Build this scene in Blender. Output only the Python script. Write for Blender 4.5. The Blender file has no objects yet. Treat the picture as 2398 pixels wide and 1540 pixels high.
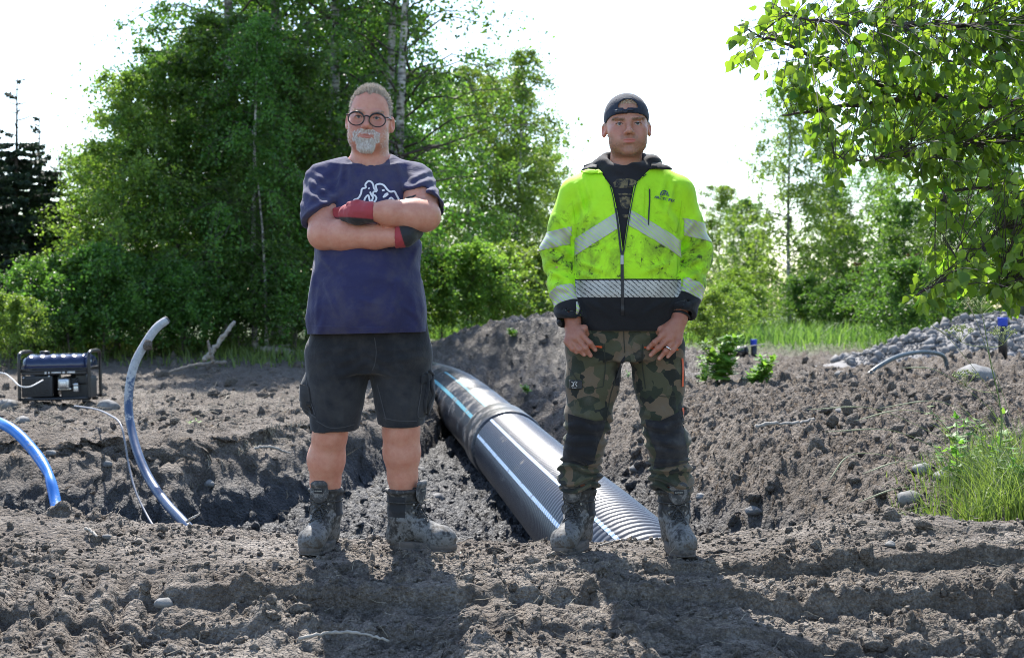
import bpy, bmesh, math, random
import numpy as np
from mathutils import Vector, Matrix
from mathutils.bvhtree import BVHTree

# ------------------------------------------------------------------ camera, sky, sun, exposure
scene = bpy.context.scene
COL = scene.collection
CAMH = 0.95                       # lens height over the ground the two men stand on
F = 50 / 36 * 2398                # focal length in pixels of a 2398 px wide print
CX, HY = 1199.0, 720.0            # optical centre column and horizon row in that print
cam_d = bpy.data.cameras.new('camera')
cam = bpy.data.objects.new('camera', cam_d); COL.objects.link(cam)
cam.location = (0, 0, CAMH); cam.rotation_euler = (math.pi / 2, 0, 0)
cam_d.sensor_width = 36; cam_d.lens = 50; cam_d.shift_y = -50 / 2398
cam_d.clip_end = 3000; cam_d.clip_start = 0.05
cam_d.dof.use_dof = True; cam_d.dof.focus_distance = 5.6; cam_d.dof.aperture_fstop = 5.0
scene.camera = cam
scene.cycles.filter_width = 1.0

SUN_EL = math.radians(51); SUN_AZ = math.radians(-11)      # azimuth from +Y towards +X
sdir = Vector((math.sin(SUN_AZ) * math.cos(SUN_EL), math.cos(SUN_AZ) * math.cos(SUN_EL), math.sin(SUN_EL)))
w = bpy.data.worlds.new('World'); scene.world = w; w.use_nodes = True
nt = w.node_tree; nt.nodes.clear()
sky = nt.nodes.new('ShaderNodeTexSky'); sky.sky_type = 'NISHITA'; sky.sun_disc = False
sky.sun_elevation = SUN_EL; sky.sun_rotation = SUN_AZ; sky.air_density = 1.0; sky.dust_density = 0.5; sky.ozone_density = 1.0
bg = nt.nodes.new('ShaderNodeBackground'); bg.inputs['Strength'].default_value = 0.15
wo = nt.nodes.new('ShaderNodeOutputWorld')
nt.links.new(sky.outputs[0], bg.inputs[0]); nt.links.new(bg.outputs[0], wo.inputs[0])
sun_d = bpy.data.lights.new('sun', 'SUN'); sun_d.energy = 4.4; sun_d.angle = math.radians(0.6); sun_d.color = (1.0, 0.955, 0.89)
sun = bpy.data.objects.new('sun', sun_d); COL.objects.link(sun)
sun.rotation_euler = sdir.to_track_quat('Z', 'Y').to_euler()
scene.view_settings.view_transform = 'Standard'; scene.view_settings.look = 'None'
scene.view_settings.exposure = 1.28; scene.view_settings.gamma = 1.0
scene.view_settings.use_curve_mapping = False

# ------------------------------------------------------------------ helpers
def PX(px, py, Y):
    """a pixel of the print and the distance of the thing it shows -> world point"""
    return np.array([(px - CX) / F * Y, Y, CAMH - (py - HY) / F * Y])
def tag(o, label=None, cat=None, group=None, kind=None):
    if label: o['label'] = label
    if cat: o['category'] = cat
    if group: o['group'] = group
    if kind: o['kind'] = kind
    return o
def empty(name, loc=(0, 0, 0), rz=0.0):
    o = bpy.data.objects.new(name, None); COL.objects.link(o); o.empty_display_size = 0.1
    o.location = loc; o.rotation_euler = (0, 0, rz); return o
def mesh(name, V, Fc, smooth=True, col=None):
    """mesh data from numpy vertices and faces (one array, or a list of tri and quad arrays)"""
    me = bpy.data.meshes.new(name)
    V = np.asarray(V, np.float32)
    fl = [np.asarray(f, np.int32) for f in (Fc if isinstance(Fc, (list, tuple)) and len(Fc) and isinstance(Fc[0], np.ndarray) and Fc[0].ndim == 2 else [np.asarray(Fc, np.int32)])]
    fl = [f for f in fl if len(f)]
    me.vertices.add(len(V)); me.vertices.foreach_set('co', V.ravel())
    loops = np.concatenate([f.ravel() for f in fl]); tot = np.concatenate([np.full(len(f), f.shape[1], np.int32) for f in fl])
    start = np.concatenate([[0], np.cumsum(tot)[:-1]]).astype(np.int32)
    me.loops.add(len(loops)); me.loops.foreach_set('vertex_index', loops)
    me.polygons.add(len(tot)); me.polygons.foreach_set('loop_start', start)
    if smooth: me.polygons.foreach_set('use_smooth', np.ones(len(tot), bool))
    me.update(calc_edges=True)
    if col is not None:
        a = me.color_attributes.new('Col', 'FLOAT_COLOR', 'POINT')
        c = np.ones((len(V), 4), np.float32); c[:, :3] = col; a.data.foreach_set('color', c.ravel())
    return me
def ob(name, me, mat=None, parent=None, loc=None):
    o = bpy.data.objects.new(name, me); COL.objects.link(o)
    if mat is not None and not me.materials: me.materials.append(mat)
    if loc is not None: o.location = loc
    if parent is not None:
        o.parent = parent
        o.matrix_parent_inverse = parent_inv(parent)
    return o
def parent_inv(p):
    """children are written in world coordinates; the parent's transform is taken out once here"""
    m = Matrix.LocRotScale(p.location, p.rotation_euler, p.scale)
    if p.parent is not None:
        q = p.parent; m = Matrix.LocRotScale(q.location, q.rotation_euler, q.scale) @ p.matrix_parent_inverse @ m
    return m.inverted()
def join(parts):
    """[(V, F), ...] -> V, [tris, quads]"""
    Vs, T, Q, n = [], [], [], 0
    for V, Fc in parts:
        V = np.asarray(V, float).reshape(-1, 3)
        for f in (Fc if isinstance(Fc, list) and len(Fc) and isinstance(Fc[0], np.ndarray) else [np.asarray(Fc)]):
            if len(f) == 0: continue
            (T if f.shape[1] == 3 else Q).append(f + n)
        Vs.append(V); n += len(V)
    out = []
    if T: out.append(np.concatenate(T))
    if Q: out.append(np.concatenate(Q))
    return np.concatenate(Vs), out
def smoothstep(a, b, x):
    t = np.clip((x - a) / (b - a), 0, 1); return t * t * (3 - 2 * t)
def interp(x, xs, ys): return np.interp(x, xs, ys)

# value noise, fractal noise, cellular noise
def _hash(ix, iy, iz, seed):
    n = (ix.astype(np.uint32) * np.uint32(374761393) + iy.astype(np.uint32) * np.uint32(668265263) + iz.astype(np.uint32) * np.uint32(1274126177) + np.uint32(seed * 97471 + 12345))
    n = (n ^ (n >> np.uint32(13))) * np.uint32(1274126177)
    n = (n ^ (n >> np.uint32(15))) * np.uint32(2246822519)
    return (n ^ (n >> np.uint32(16))).astype(np.float32) / np.float32(4294967295.0)
def vn(x, y, z, seed=0):
    x = np.asarray(x, np.float32); y = np.asarray(y, np.float32); z = np.asarray(z, np.float32) + np.zeros_like(x)
    fx, fy, fz = np.floor(x), np.floor(y), np.floor(z)
    ix, iy, iz = fx.astype(np.int32), fy.astype(np.int32), fz.astype(np.int32)
    u, v, w_ = x - fx, y - fy, z - fz
    u = u * u * u * (u * (u * 6 - 15) + 10); v = v * v * v * (v * (v * 6 - 15) + 10); w_ = w_ * w_ * w_ * (w_ * (w_ * 6 - 15) + 10)
    r = 0
    for dx in (0, 1):
        for dy in (0, 1):
            for dz in (0, 1):
                r = r + _hash(ix + dx, iy + dy, iz + dz, seed) * (u if dx else 1 - u) * (v if dy else 1 - v) * (w_ if dz else 1 - w_)
    return r * 2 - 1
def vn2(x, y, seed=0):
    x = np.asarray(x, np.float32); y = np.asarray(y, np.float32)
    fx, fy = np.floor(x), np.floor(y); ix, iy = fx.astype(np.int32), fy.astype(np.int32); iz = np.zeros_like(ix)
    u, v = x - fx, y - fy
    u = u * u * u * (u * (u * 6 - 15) + 10); v = v * v * v * (v * (v * 6 - 15) + 10)
    a = _hash(ix, iy, iz, seed); b = _hash(ix + 1, iy, iz, seed); c = _hash(ix, iy + 1, iz, seed); d = _hash(ix + 1, iy + 1, iz, seed)
    return (a * (1 - u) * (1 - v) + b * u * (1 - v) + c * (1 - u) * v + d * u * v) * 2 - 1
def fbm2(x, y, s, octv=4, seed=0, gain=0.5, ridged=False):
    r, a, t = 0, 1.0, 0
    c, sn = math.cos(0.6), math.sin(0.6)
    for k in range(octv):
        n = vn2(x / s, y / s, seed + k * 7)
        r = r + a * (1 - 2 * np.abs(n) if ridged else n); t += a; a *= gain; s *= 0.47
        x, y = x * c - y * sn + 3.7, x * sn + y * c + 1.3
    return r / t
def fbm3(p, s, octv=3, seed=0, gain=0.5):
    r, a, t = 0, 1.0, 0
    for k in range(octv):
        r = r + a * vn(p[:, 0] / s + k * 3.1, p[:, 1] / s + 1.7 * k, p[:, 2] / s, seed + k); t += a; a *= gain; s *= 0.5
    return r / t
def cell2(x, y, s, seed=0):
    """cellular noise: distance to the nearest seed point and its random value"""
    x, y = np.asarray(x / s, np.float32), np.asarray(y / s, np.float32)
    ix, iy = np.floor(x).astype(np.int32), np.floor(y).astype(np.int32); z0 = np.zeros_like(ix)
    best = np.full(x.shape, 9.0, np.float32); val = np.zeros(x.shape, np.float32)
    for dx in (-1, 0, 1):
        for dy in (-1, 0, 1):
            cx, cy = ix + dx, iy + dy
            px = cx + _hash(cx, cy, z0, seed); py = cy + _hash(cx, cy, z0 + 1, seed)
            d = (px - x) ** 2 + (py - y) ** 2
            m = d < best; best = np.where(m, d, best); val = np.where(m, _hash(cx, cy, z0 + 2, seed), val)
    return np.sqrt(best), val

# ------------------------------------------------------------------ materials
def NM(name):
    m = bpy.data.materials.new(name); m.use_nodes = True
    nt = m.node_tree; b = nt.nodes['Principled BSDF']; return m, nt, b
def node(nt, typ, **kw):
    n = nt.nodes.new(typ)
    for k, v in kw.items():
        if k in n.inputs if isinstance(k, str) and not hasattr(n, k) else False: n.inputs[k].default_value = v
        else: setattr(n, k, v)
    return n
def setin(n, **kw):
    for k, v in kw.items(): n.inputs[k.replace('_', ' ')].default_value = v
    return n
def ramp(nt, fac, stops, interp_='LINEAR'):
    r = nt.nodes.new('ShaderNodeValToRGB'); r.color_ramp.interpolation = interp_
    e = r.color_ramp.elements
    while len(e) < len(stops): e.new(0.5)
    for i, (p, c) in enumerate(stops):
        e[i].position = p; e[i].color = (*c, 1) if len(c) == 3 else c
    nt.links.new(fac, r.inputs[0]); return r.outputs[0]
def nz(nt, scale, detail=4, rough=0.55, vec=None, dist=0.0):
    n = nt.nodes.new('ShaderNodeTexNoise'); setin(n, Scale=scale, Detail=detail, Roughness=rough, Distortion=dist)
    if vec is not None: nt.links.new(vec, n.inputs['Vector'])
    return n.outputs['Fac']
def wpos(nt):
    return nt.nodes.new('ShaderNodeNewGeometry').outputs['Position']
def opos(nt):
    return nt.nodes.new('ShaderNodeTexCoord').outputs['Object']
def mixc(nt, fac, a, b, mode='MIX'):
    m = nt.nodes.new('ShaderNodeMix'); m.data_type = 'RGBA'; m.blend_type = mode
    for i, v in ((0, fac), (6, a), (7, b)):
        if hasattr(v, 'is_linked'): nt.links.new(v, m.inputs[i])
        elif isinstance(v, (tuple, list)): m.inputs[i].default_value = (*v, 1) if len(v) == 3 else v
        else: m.inputs[i].default_value = v
    return m.outputs[2]
def math_(nt, op, a, b=0.0, c=None, clamp=False):
    m = nt.nodes.new('ShaderNodeMath'); m.operation = op; m.use_clamp = clamp
    for i, v in enumerate((a, b) if c is None else (a, b, c)):
        if hasattr(v, 'is_linked'): nt.links.new(v, m.inputs[i])
        else: m.inputs[i].default_value = v
    return m.outputs[0]
def bump(nt, b, h, strength=0.3, dist=0.01, prev=None):
    n = nt.nodes.new('ShaderNodeBump'); setin(n, Strength=strength, Distance=dist)
    nt.links.new(h, n.inputs['Height'])
    if prev is not None: nt.links.new(prev, n.inputs['Normal'])
    nt.links.new(n.outputs[0], b.inputs['Normal']); return n.outputs[0]
def simple(name, col, rough=0.6, metal=0.0, var=0.15, scale=30, bmp=0.15, bscale=200, bd=0.002, spec=0.5):
    """plain colour with mottling and fine relief"""
    m, nt, b = NM(name); p = opos(nt)
    lo = tuple(c * (1 - var) for c in col); hi = tuple(min(1, c * (1 + var)) for c in col)
    c = ramp(nt, nz(nt, scale, 5, 0.6, p), [(0.3, lo), (0.7, hi)])
    nt.links.new(c, b.inputs['Base Color']); b.inputs['Roughness'].default_value = rough; b.inputs['Metallic'].default_value = metal
    b.inputs['Specular IOR Level'].default_value = spec
    if bmp: bump(nt, b, nz(nt, bscale, 3, 0.6, p), bmp, bd)
    return m
def muddy(name, col, mud=(0.20, 0.175, 0.15), amount=0.5, rough=0.35, scale=6, metal=0.0, spec=0.5):
    """a manufactured surface with dried mud on it"""
    m, nt, b = NM(name); p = wpos(nt)
    f1 = nz(nt, scale, 6, 0.65, p); f2 = nz(nt, scale * 7, 4, 0.6, p)
    k = math_(nt, 'ADD', math_(nt, 'MULTIPLY', f1, 0.7), math_(nt, 'MULTIPLY', f2, 0.3))
    k = ramp(nt, k, [(0.62 - amount * 0.25, (0, 0, 0)), (0.70 - amount * 0.2, (1, 1, 1))])
    nt.links.new(mixc(nt, k, col, mud), b.inputs['Base Color'])
    nt.links.new(math_(nt, 'MULTIPLY_ADD', k, 0.9 - rough, rough), b.inputs['Roughness']); b.inputs['Metallic'].default_value = metal
    b.inputs['Specular IOR Level'].default_value = spec
    bump(nt, b, math_(nt, 'ADD', k, math_(nt, 'MULTIPLY', f2, 0.4)), 0.25, 0.003)
    return m

# ------------------------------------------------------------------ shape builders (numpy)
def frames(P):
    P = np.asarray(P, float); n = len(P); T = np.gradient(P, axis=0); T /= np.linalg.norm(T, axis=1, keepdims=True) + 1e-12
    up = np.array([0, 0, 1.0]) if abs(T[0][2]) < 0.9 else np.array([0, 1.0, 0])
    N = np.zeros_like(P); v = np.cross(T[0], up); v /= np.linalg.norm(v); N[0] = v
    for i in range(1, n):
        v = N[i - 1] - T[i] * np.dot(N[i - 1], T[i]); N[i] = v / (np.linalg.norm(v) + 1e-12)
    return T, N, np.cross(T, N)
def tube(P, R, seg=8, cap=True, ell=(1.0, 1.0)):
    P = np.asarray(P, float); R = np.broadcast_to(np.asarray(R, float), (len(P),)); T, N, B = frames(P)
    a = np.arange(seg) * 2 * math.pi / seg
    V = (P[:, None] + R[:, None, None] * (np.cos(a)[None, :, None] * N[:, None] * ell[0] + np.sin(a)[None, :, None] * B[:, None] * ell[1])).reshape(-1, 3)
    i = np.arange(len(P) - 1)[:, None] * seg; j = np.arange(seg)[None]; k = (j + 1) % seg
    Q = np.stack([i + j, i + k, i + seg + k, i + seg + j], -1).reshape(-1, 4)
    if not cap: return V, [Q]
    n = len(V); V = np.concatenate([V, P[:1], P[-1:]]); e = (len(P) - 1) * seg; jj = np.arange(seg); kk = (jj + 1) % seg
    T_ = np.concatenate([np.stack([np.full(seg, n), kk, jj], -1), np.stack([np.full(seg, n + 1), e + jj, e + kk], -1)])
    return V, [T_, Q]
def spline(P, n):
    """Catmull-Rom through the points"""
    P = np.asarray(P, float); P = np.concatenate([2 * P[:1] - P[1:2], P, 2 * P[-1:] - P[-2:-1]])
    t = np.linspace(0, len(P) - 3 - 1e-9, n); i = t.astype(int); u = (t - i)[:, None]
    a, b, c, d = P[i], P[i + 1], P[i + 2], P[i + 3]
    return 0.5 * (2 * b + (c - a) * u + (2 * a - 5 * b + 4 * c - d) * u ** 2 + (3 * b - a - 3 * c + d) * u ** 3)
def box(c, s, bev=0.0, R=None):
    """box with chamfered edges"""
    bm = bmesh.new(); bmesh.ops.create_cube(bm, size=1.0)
    for v in bm.verts: v.co = Vector((v.co.x * s[0], v.co.y * s[1], v.co.z * s[2]))
    if bev: bmesh.ops.bevel(bm, geom=list(bm.edges), offset=bev, segments=2, affect='EDGES', profile=0.6)
    bmesh.ops.triangulate(bm, faces=[f for f in bm.faces if len(f.verts) > 4])
    V = np.array([v.co[:] for v in bm.verts])
    T = np.array([[v.index for v in f.verts] for f in bm.faces if len(f.verts) == 3], int).reshape(-1, 3)
    Q = np.array([[v.index for v in f.verts] for f in bm.faces if len(f.verts) == 4], int).reshape(-1, 4); bm.free()
    if R is not None: V = V @ np.asarray(R).T
    return V + np.asarray(c), [x for x in (T, Q) if len(x)]
def rotz(a): c, s = math.cos(a), math.sin(a); return np.array([[c, -s, 0], [s, c, 0], [0, 0, 1.0]])
def rotx(a): c, s = math.cos(a), math.sin(a); return np.array([[1.0, 0, 0], [0, c, -s], [0, s, c]])
def roty(a): c, s = math.cos(a), math.sin(a); return np.array([[c, 0, s], [0, 1.0, 0], [-s, 0, c]])
def rand_rot(rng, n):
    q = rng.normal(size=(n, 4)); q /= np.linalg.norm(q, axis=1, keepdims=True); w_, x, y, z = q.T
    return np.stack([np.stack([1 - 2 * (y * y + z * z), 2 * (x * y - z * w_), 2 * (x * z + y * w_)], -1),
                     np.stack([2 * (x * y + z * w_), 1 - 2 * (x * x + z * z), 2 * (y * z - x * w_)], -1),
                     np.stack([2 * (x * z - y * w_), 2 * (y * z + x * w_), 1 - 2 * (x * x + y * y)], -1)], 1)
def lump(seed, sub=1, rough=0.35, squash=(1, 1, 1), fine=0.0):
    """an irregular clod or stone, radius about 1"""
    bm = bmesh.new(); bmesh.ops.create_icosphere(bm, subdivisions=sub, radius=1.0)
    V = np.array([v.co[:] for v in bm.verts]); Fc = np.array([[v.index for v in f.verts] for f in bm.faces]); bm.free()
    n = fbm3(V + seed * 7.13, 0.9, 2, seed)
    V = V * (1 + rough * n + (fine * fbm3(V * 1.0 + seed, 0.3, 2, seed + 9) if fine else 0))[:, None]
    return V * np.asarray(squash), Fc
def scatter(protos, pos, size, rot, squash=None):
    """copies of small prototypes merged into one vertex/face set"""
    parts_V, parts_F, n = [], [], 0
    k = np.arange(len(pos)) % len(protos)
    for i, (V, Fc) in enumerate(protos):
        m = np.where(k == i)[0]
        if not len(m): continue
        W = np.einsum('nij,vj->nvi', rot[m], V) * (size[m, None, None] if size.ndim == 1 else size[m][:, None, :])
        W = W + pos[m][:, None]
        parts_V.append(W.reshape(-1, 3)); parts_F.append((Fc[None] + (np.arange(len(m)) * len(V))[:, None, None] + n).reshape(-1, Fc.shape[1])); n += len(m) * len(V)
    return np.concatenate(parts_V), np.concatenate(parts_F)
# ------------------------------------------------------------------ terrain
PIPE_PX = [(1625, 1480, 6.5), (1485, 1345, 7.3), (1387, 1245, 8.3), (1277, 1136, 10.2), (1178, 1035, 12.4), (1100, 958, 14.6), (1052, 922, 16.2), (985, 902, 17.4), (900, 905, 18.0)]
PIPE = spline([PX(*q) for q in PIPE_PX], 240)
PIPE_R = 0.305
def pipe_x(y): return np.interp(y, PIPE[:, 1], PIPE[:, 0])
def pipe_z(y): return np.interp(y, PIPE[:, 1], PIPE[:, 2])

def terrain(x, y, fine=True):
    """height of the ground; also how steep-walled the spot is, for the sideways crumble"""
    x = np.asarray(x, float); y = np.asarray(y, float)
    big = fbm2(x, y, 1.6, 3, 11); mid = fbm2(x, y, 0.45, 4, 23)
    # plateaus
    zl = 0.035 + 0.27 * smoothstep(14.5, 23, y)
    zr = -0.02 + 0.20 * smoothstep(6.8, 12, y) + 0.08 * smoothstep(7, 10, y) * smoothstep(1.6, 3.6, x) * smoothstep(17, 13, y) - 0.12 * smoothstep(13.0, 16.5, y) + 0.2 * smoothstep(23, 30, y)
    zr = zr + 0.30 * np.exp(-((x - 5.6) / 1.0) ** 2 - ((y - 17.0) / 1.6) ** 2)
    # spoil behind the pipe and beside the far end of the trench
    heap = 0.62 * np.exp(-((x - 0.45) / 0.75) ** 2 - ((y - 19.2) / 1.0) ** 2) + 0.35 * np.exp(-((x - 1.7) / 1.3) ** 2 - ((y - 18.5) / 1.3) ** 2) + 0.34 * np.exp(-((x + 0.55) / 0.8) ** 2 - ((y - 20.0) / 1.2) ** 2)
    heap = heap + 0.20 * np.exp(-((x + 2.6) / 0.9) ** 2 - ((y - 15.5) / 1.0) ** 2)
    # trench floor
    zf = interp(y, [5, 8, 10, 12.4, 16, 18.6], [-0.72, -0.68, -0.62, -0.54, -0.36, 0.0]) + 0.05 * mid + 0.03 * big
    # left bank: a wall across the picture that turns and follows the pipe
    xs = [-60, -6, -4, -3, -2.3, -1.5, -1.0, -0.7, -0.3, 0.2, 60]
    yw = interp(x, xs, [10.4, 10.0, 9.65, 9.3, 9.6, 11.2, 13.2, 15.0, 17.6, 19.5, 19.5]) + 0.34 * fbm2(x, y * 0.3, 0.8, 4, 5)
    wl = interp(x, xs, [1.2, 1.2, 1.2, 1.05, 1.1, 1.35, 1.5, 1.5, 1.5, 1.6, 1.6])
    tl = np.clip((y - (yw - 0.2 * wl)) / wl, 0, 1)
    pl = np.interp(tl + 0.05 * mid, [0, 0.12, 0.3, 0.42, 0.7, 1.0], [0, 0.34, 0.52, 0.74, 0.90, 1.0])
    zl = zl + (zr - zl) * smoothstep(0.0, 1.6, x)
    left = zf + (zl - zf) * pl
    # right bank: a slope of spoil from the pipe up to the right
    xr = pipe_x(y) + 0.30 + 0.25 * smoothstep(9.5, 7.0, y)
    wr = interp(y, [6, 9, 12, 16, 19], [0.9, 1.0, 1.15, 1.3, 1.3])
    tr = np.clip((x - xr) / wr + 0.10 * mid, 0, 1)
    right = zf + (zr - zf) * (tr * 0.6 + 0.4 * smoothstep(0, 1, tr))
    z = np.maximum(left, right) + heap * smoothstep(15.5, 18, y)
    # the strip the men stand on: crest, steps down towards the lens, tread prints
    crest = interp(x, [-30, -2.2, -1.8, -1.4, -0.9, -0.36, 0.15, 0.8, 1.1, 1.26, 1.7, 2.2, 30], [0.12, 0.10, 0.072, 0.028, -0.012, -0.03, -0.035, -0.025, -0.005, 0.02, 0.045, 0.03, 0.05])
    near = crest * smoothstep(4.7, 5.95, y)
    wob = 0.10 * fbm2(x, y * 0.0, 0.55, 3, 41); wob2 = 0.10 * fbm2(x + 9, y * 0.0, 0.5, 3, 43); wob3 = 0.12 * fbm2(x + 19, y * 0.0, 0.6, 3, 47)
    rr = smoothstep(-0.4, 0.5, x); amp = 0.75 + 0.5 * fbm2(x, y * 0, 0.4, 2, 51)
    near = near - (0.018 + 0.045 * rr) * amp * smoothstep(0.018, -0.018, y - (5.24 + 0.04 * rr + 0.7 * wob))
    near = near - (0.065 * smoothstep(-1.6, -0.6, x) + 0.025) * amp * smoothstep(0.018, -0.018, y - (4.97 + 0.05 * rr + 0.7 * wob2))
    near = near - 0.055 * amp * smoothstep(0.018, -0.018, y - (4.70 - 0.05 * rr + 0.7 * wob3))
    near = near - 0.055 * np.exp(-((x + 1.22) / 0.24) ** 2 - ((y - 4.78) / 0.07) ** 2)
    sk = np.where(x > 0.1, x + 0.75 * (y - 5) , x + 0.16 * (y - 5)) + 0.02 * mid
    cle = np.clip(np.abs((sk / 0.115) % 1 - 0.5) * 4 - 0.7, 0, 1)
    cm = smoothstep(5.15, 5.05, y) * smoothstep(0.1, 0.45, fbm2(x, y, 0.8, 2, 61) + 0.35)
    near = near - 0.036 * cle * cm
    slab = smoothstep(1.25, 1.4, x) * smoothstep(2.15, 2.0, x) * smoothstep(5.62, 5.66, y + 0.05 * fbm2(x, y, 0.2, 2, 301)); near = near + 0.03 * slab
    near = near + 0.018 * mid + 0.02 * big
    tn = np.clip((y - (6.02 + 0.06 * fbm2(x, y * 0, 0.35, 3, 71))) / 0.75, 0, 1)
    tn = np.where(x > 1.35, tn * interp(x, [1.35, 1.8], [1, 0.0]), tn)
    nearz = near * (1 - tn) + np.minimum(zf - 0.1, near) * tn
    blend = smoothstep(5.7, 6.6, y) * smoothstep(1.4, 2.1, x)
    nearz = nearz * (1 - blend) + right * blend
    z = np.where(y < 6.9, np.maximum(nearz, np.where(y > 6.02, z, -9)), z)
    far = smoothstep(34, 46, y); z = z * (1 - far) + (0.35 + 0.1 * big) * far
    inpit = (tl < 1) & (tr < 1) & (y > 6)
    steep = np.clip(4 * tl * (1 - tl), 0, 1) * (y > 7) * (x < 0.6) * smoothstep(0.5, 0.0, x - pipe_x(y))
    if fine:
        k = smoothstep(40, 26, y)                                    # churned soil, quieter near the field
        rough = interp(y, [3, 5.9, 7, 12, 22, 30], [1.0, 1.0, 1.4, 1.35, 1.5, 0.8]) * (1 - 0.35 * smoothstep(0.0, -1.5, x) * smoothstep(9, 11, y)) * (1 + 0.5 * smoothstep(0.4, 1.5, x) * smoothstep(7, 9, y)) * np.where(y < 2.5, 0.4, 1)
        smooth_mud = smoothstep(0.15, 0.5, fbm2(x, y, 2.2, 2, 88)) * smoothstep(13.5, 16, y) * smoothstep(1.5, 3, x)
        rough = rough * (1 - 0.8 * smooth_mud)
        wx = x + 0.018 * fbm2(x, y, 0.07, 3, 131); wy = y + 0.018 * fbm2(x, y, 0.07, 3, 137)                       # ragged outlines for the lumps
        d0, v0 = cell2(wx, wy, 0.034, 2); d1, v1 = cell2(wx, wy, 0.075, 3); d2, v2 = cell2(wx, wy, 0.17, 4)
        flat = lambda d, e: smoothstep(0, 1, (0.62 - d) * e)
        lump_ = flat(d0, 2.4) * 0.013 * (v0 > 0.4) * v0 + flat(d1, 2.1) * 0.028 * (v1 > 0.42) * v1 + flat(d2, 1.8) * 0.045 * (v2 > 0.62) * v2 * np.where((x > 0.3) & (y > 6.6) & (y < 13), 0.35, 1)
        calm = 0.35 + 0.65 * smoothstep(-0.25, 0.25, fbm2(x, y, 0.55, 2, 141)); calm = np.where(y > 6.3, 1, calm); calm = calm * (1 - 0.85 * smoothstep(1.3, 1.45, x) * smoothstep(2.1, 1.95, x) * smoothstep(5.6, 5.68, y) * smoothstep(6.2, 6.0, y)); calm = calm * (1 - 0.7 * smoothstep(0.1, 0.35, fbm2(x + 7, y * 2.2, 0.8, 2, 151)) * (y < 6.1))
        z = z + k * rough * (calm * lump_ + 0.020 * fbm2(x, y, 0.16, 4, 91, 0.65) + 0.012 * fbm2(x, y, 0.045, 3, 95, 0.65, True) * calm)
        hl = smoothstep(12, 10, y) * smoothstep(8.6, 9.6, y) * smoothstep(0.3, -1, x)
        z = z + 0.07 * hl * fbm2(x, y, 0.5, 3, 101)
    return z, steep, tl
def ground_z(x, y):
    z = terrain(np.atleast_1d(float(x)), np.atleast_1d(float(y)))[0]; return float(z[0])

def ground_sheet():
    rows = [np.linspace(-60, 2.6, 24)]
    def seg(a, b, d): rows.append(np.arange(a, b, d))
    seg(2.7, 4.1, 0.05); seg(4.1, 6.15, 0.0078); seg(6.15, 6.7, 0.05); seg(6.7, 8.6, 0.026); seg(8.6, 13.6, 0.024); seg(13.6, 21, 0.065); seg(21, 30, 0.12)
    rows.append(30 * np.exp(np.linspace(0, math.log(1600 / 30), 46)))
    y = np.concatenate(rows)
    core = np.linspace(-1, 1, 470); wing = np.exp(np.linspace(math.log(1.02), math.log(60), 26))
    u = np.concatenate([-wing[::-1], core, wing])
    hw = np.where(y < 2.6, 2.1, 0.392 * np.maximum(y, 2.6) + 0.5); hw = np.minimum(hw, 30)
    X = u[None] * hw[:, None]; Y = np.repeat(y[:, None], len(u), 1)
    z, steep, tl = terrain(X.ravel(), Y.ravel())
    V = np.stack([X.ravel(), Y.ravel(), z], -1)
    # walls crumble sideways: lip hangs over, the middle is scooped out
    n1 = fbm3(V, 0.42, 4, 7, 0.6); n2 = fbm3(V + 30, 0.42, 4, 8, 0.6)
    lip = np.exp(-((tl - 0.86) / 0.12) ** 2) * 0.16 - np.exp(-((tl - 0.5) / 0.2) ** 2) * 0.10
    V[:, 1] -= steep ** 0.5 * (lip + 0.16 * n1); V[:, 0] += steep ** 0.5 * 0.16 * n2
    k = smoothstep(26, 12, V[:, 1]) * np.interp(V[:, 1], [3, 6, 9], [0.008, 0.010, 0.022]) * (V[:, 1] > 3); V[:, 0] += k * fbm3(V, 0.03, 2, 17); V[:, 1] += k * fbm3(V + 9, 0.03, 2, 18)
    nx, ny = len(u), len(y)
    i = np.arange(ny - 1)[:, None] * nx + np.arange(nx - 1)[None]
    return V, np.stack([i, i + 1, i + nx + 1, i + nx], -1).reshape(-1, 4)

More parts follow.
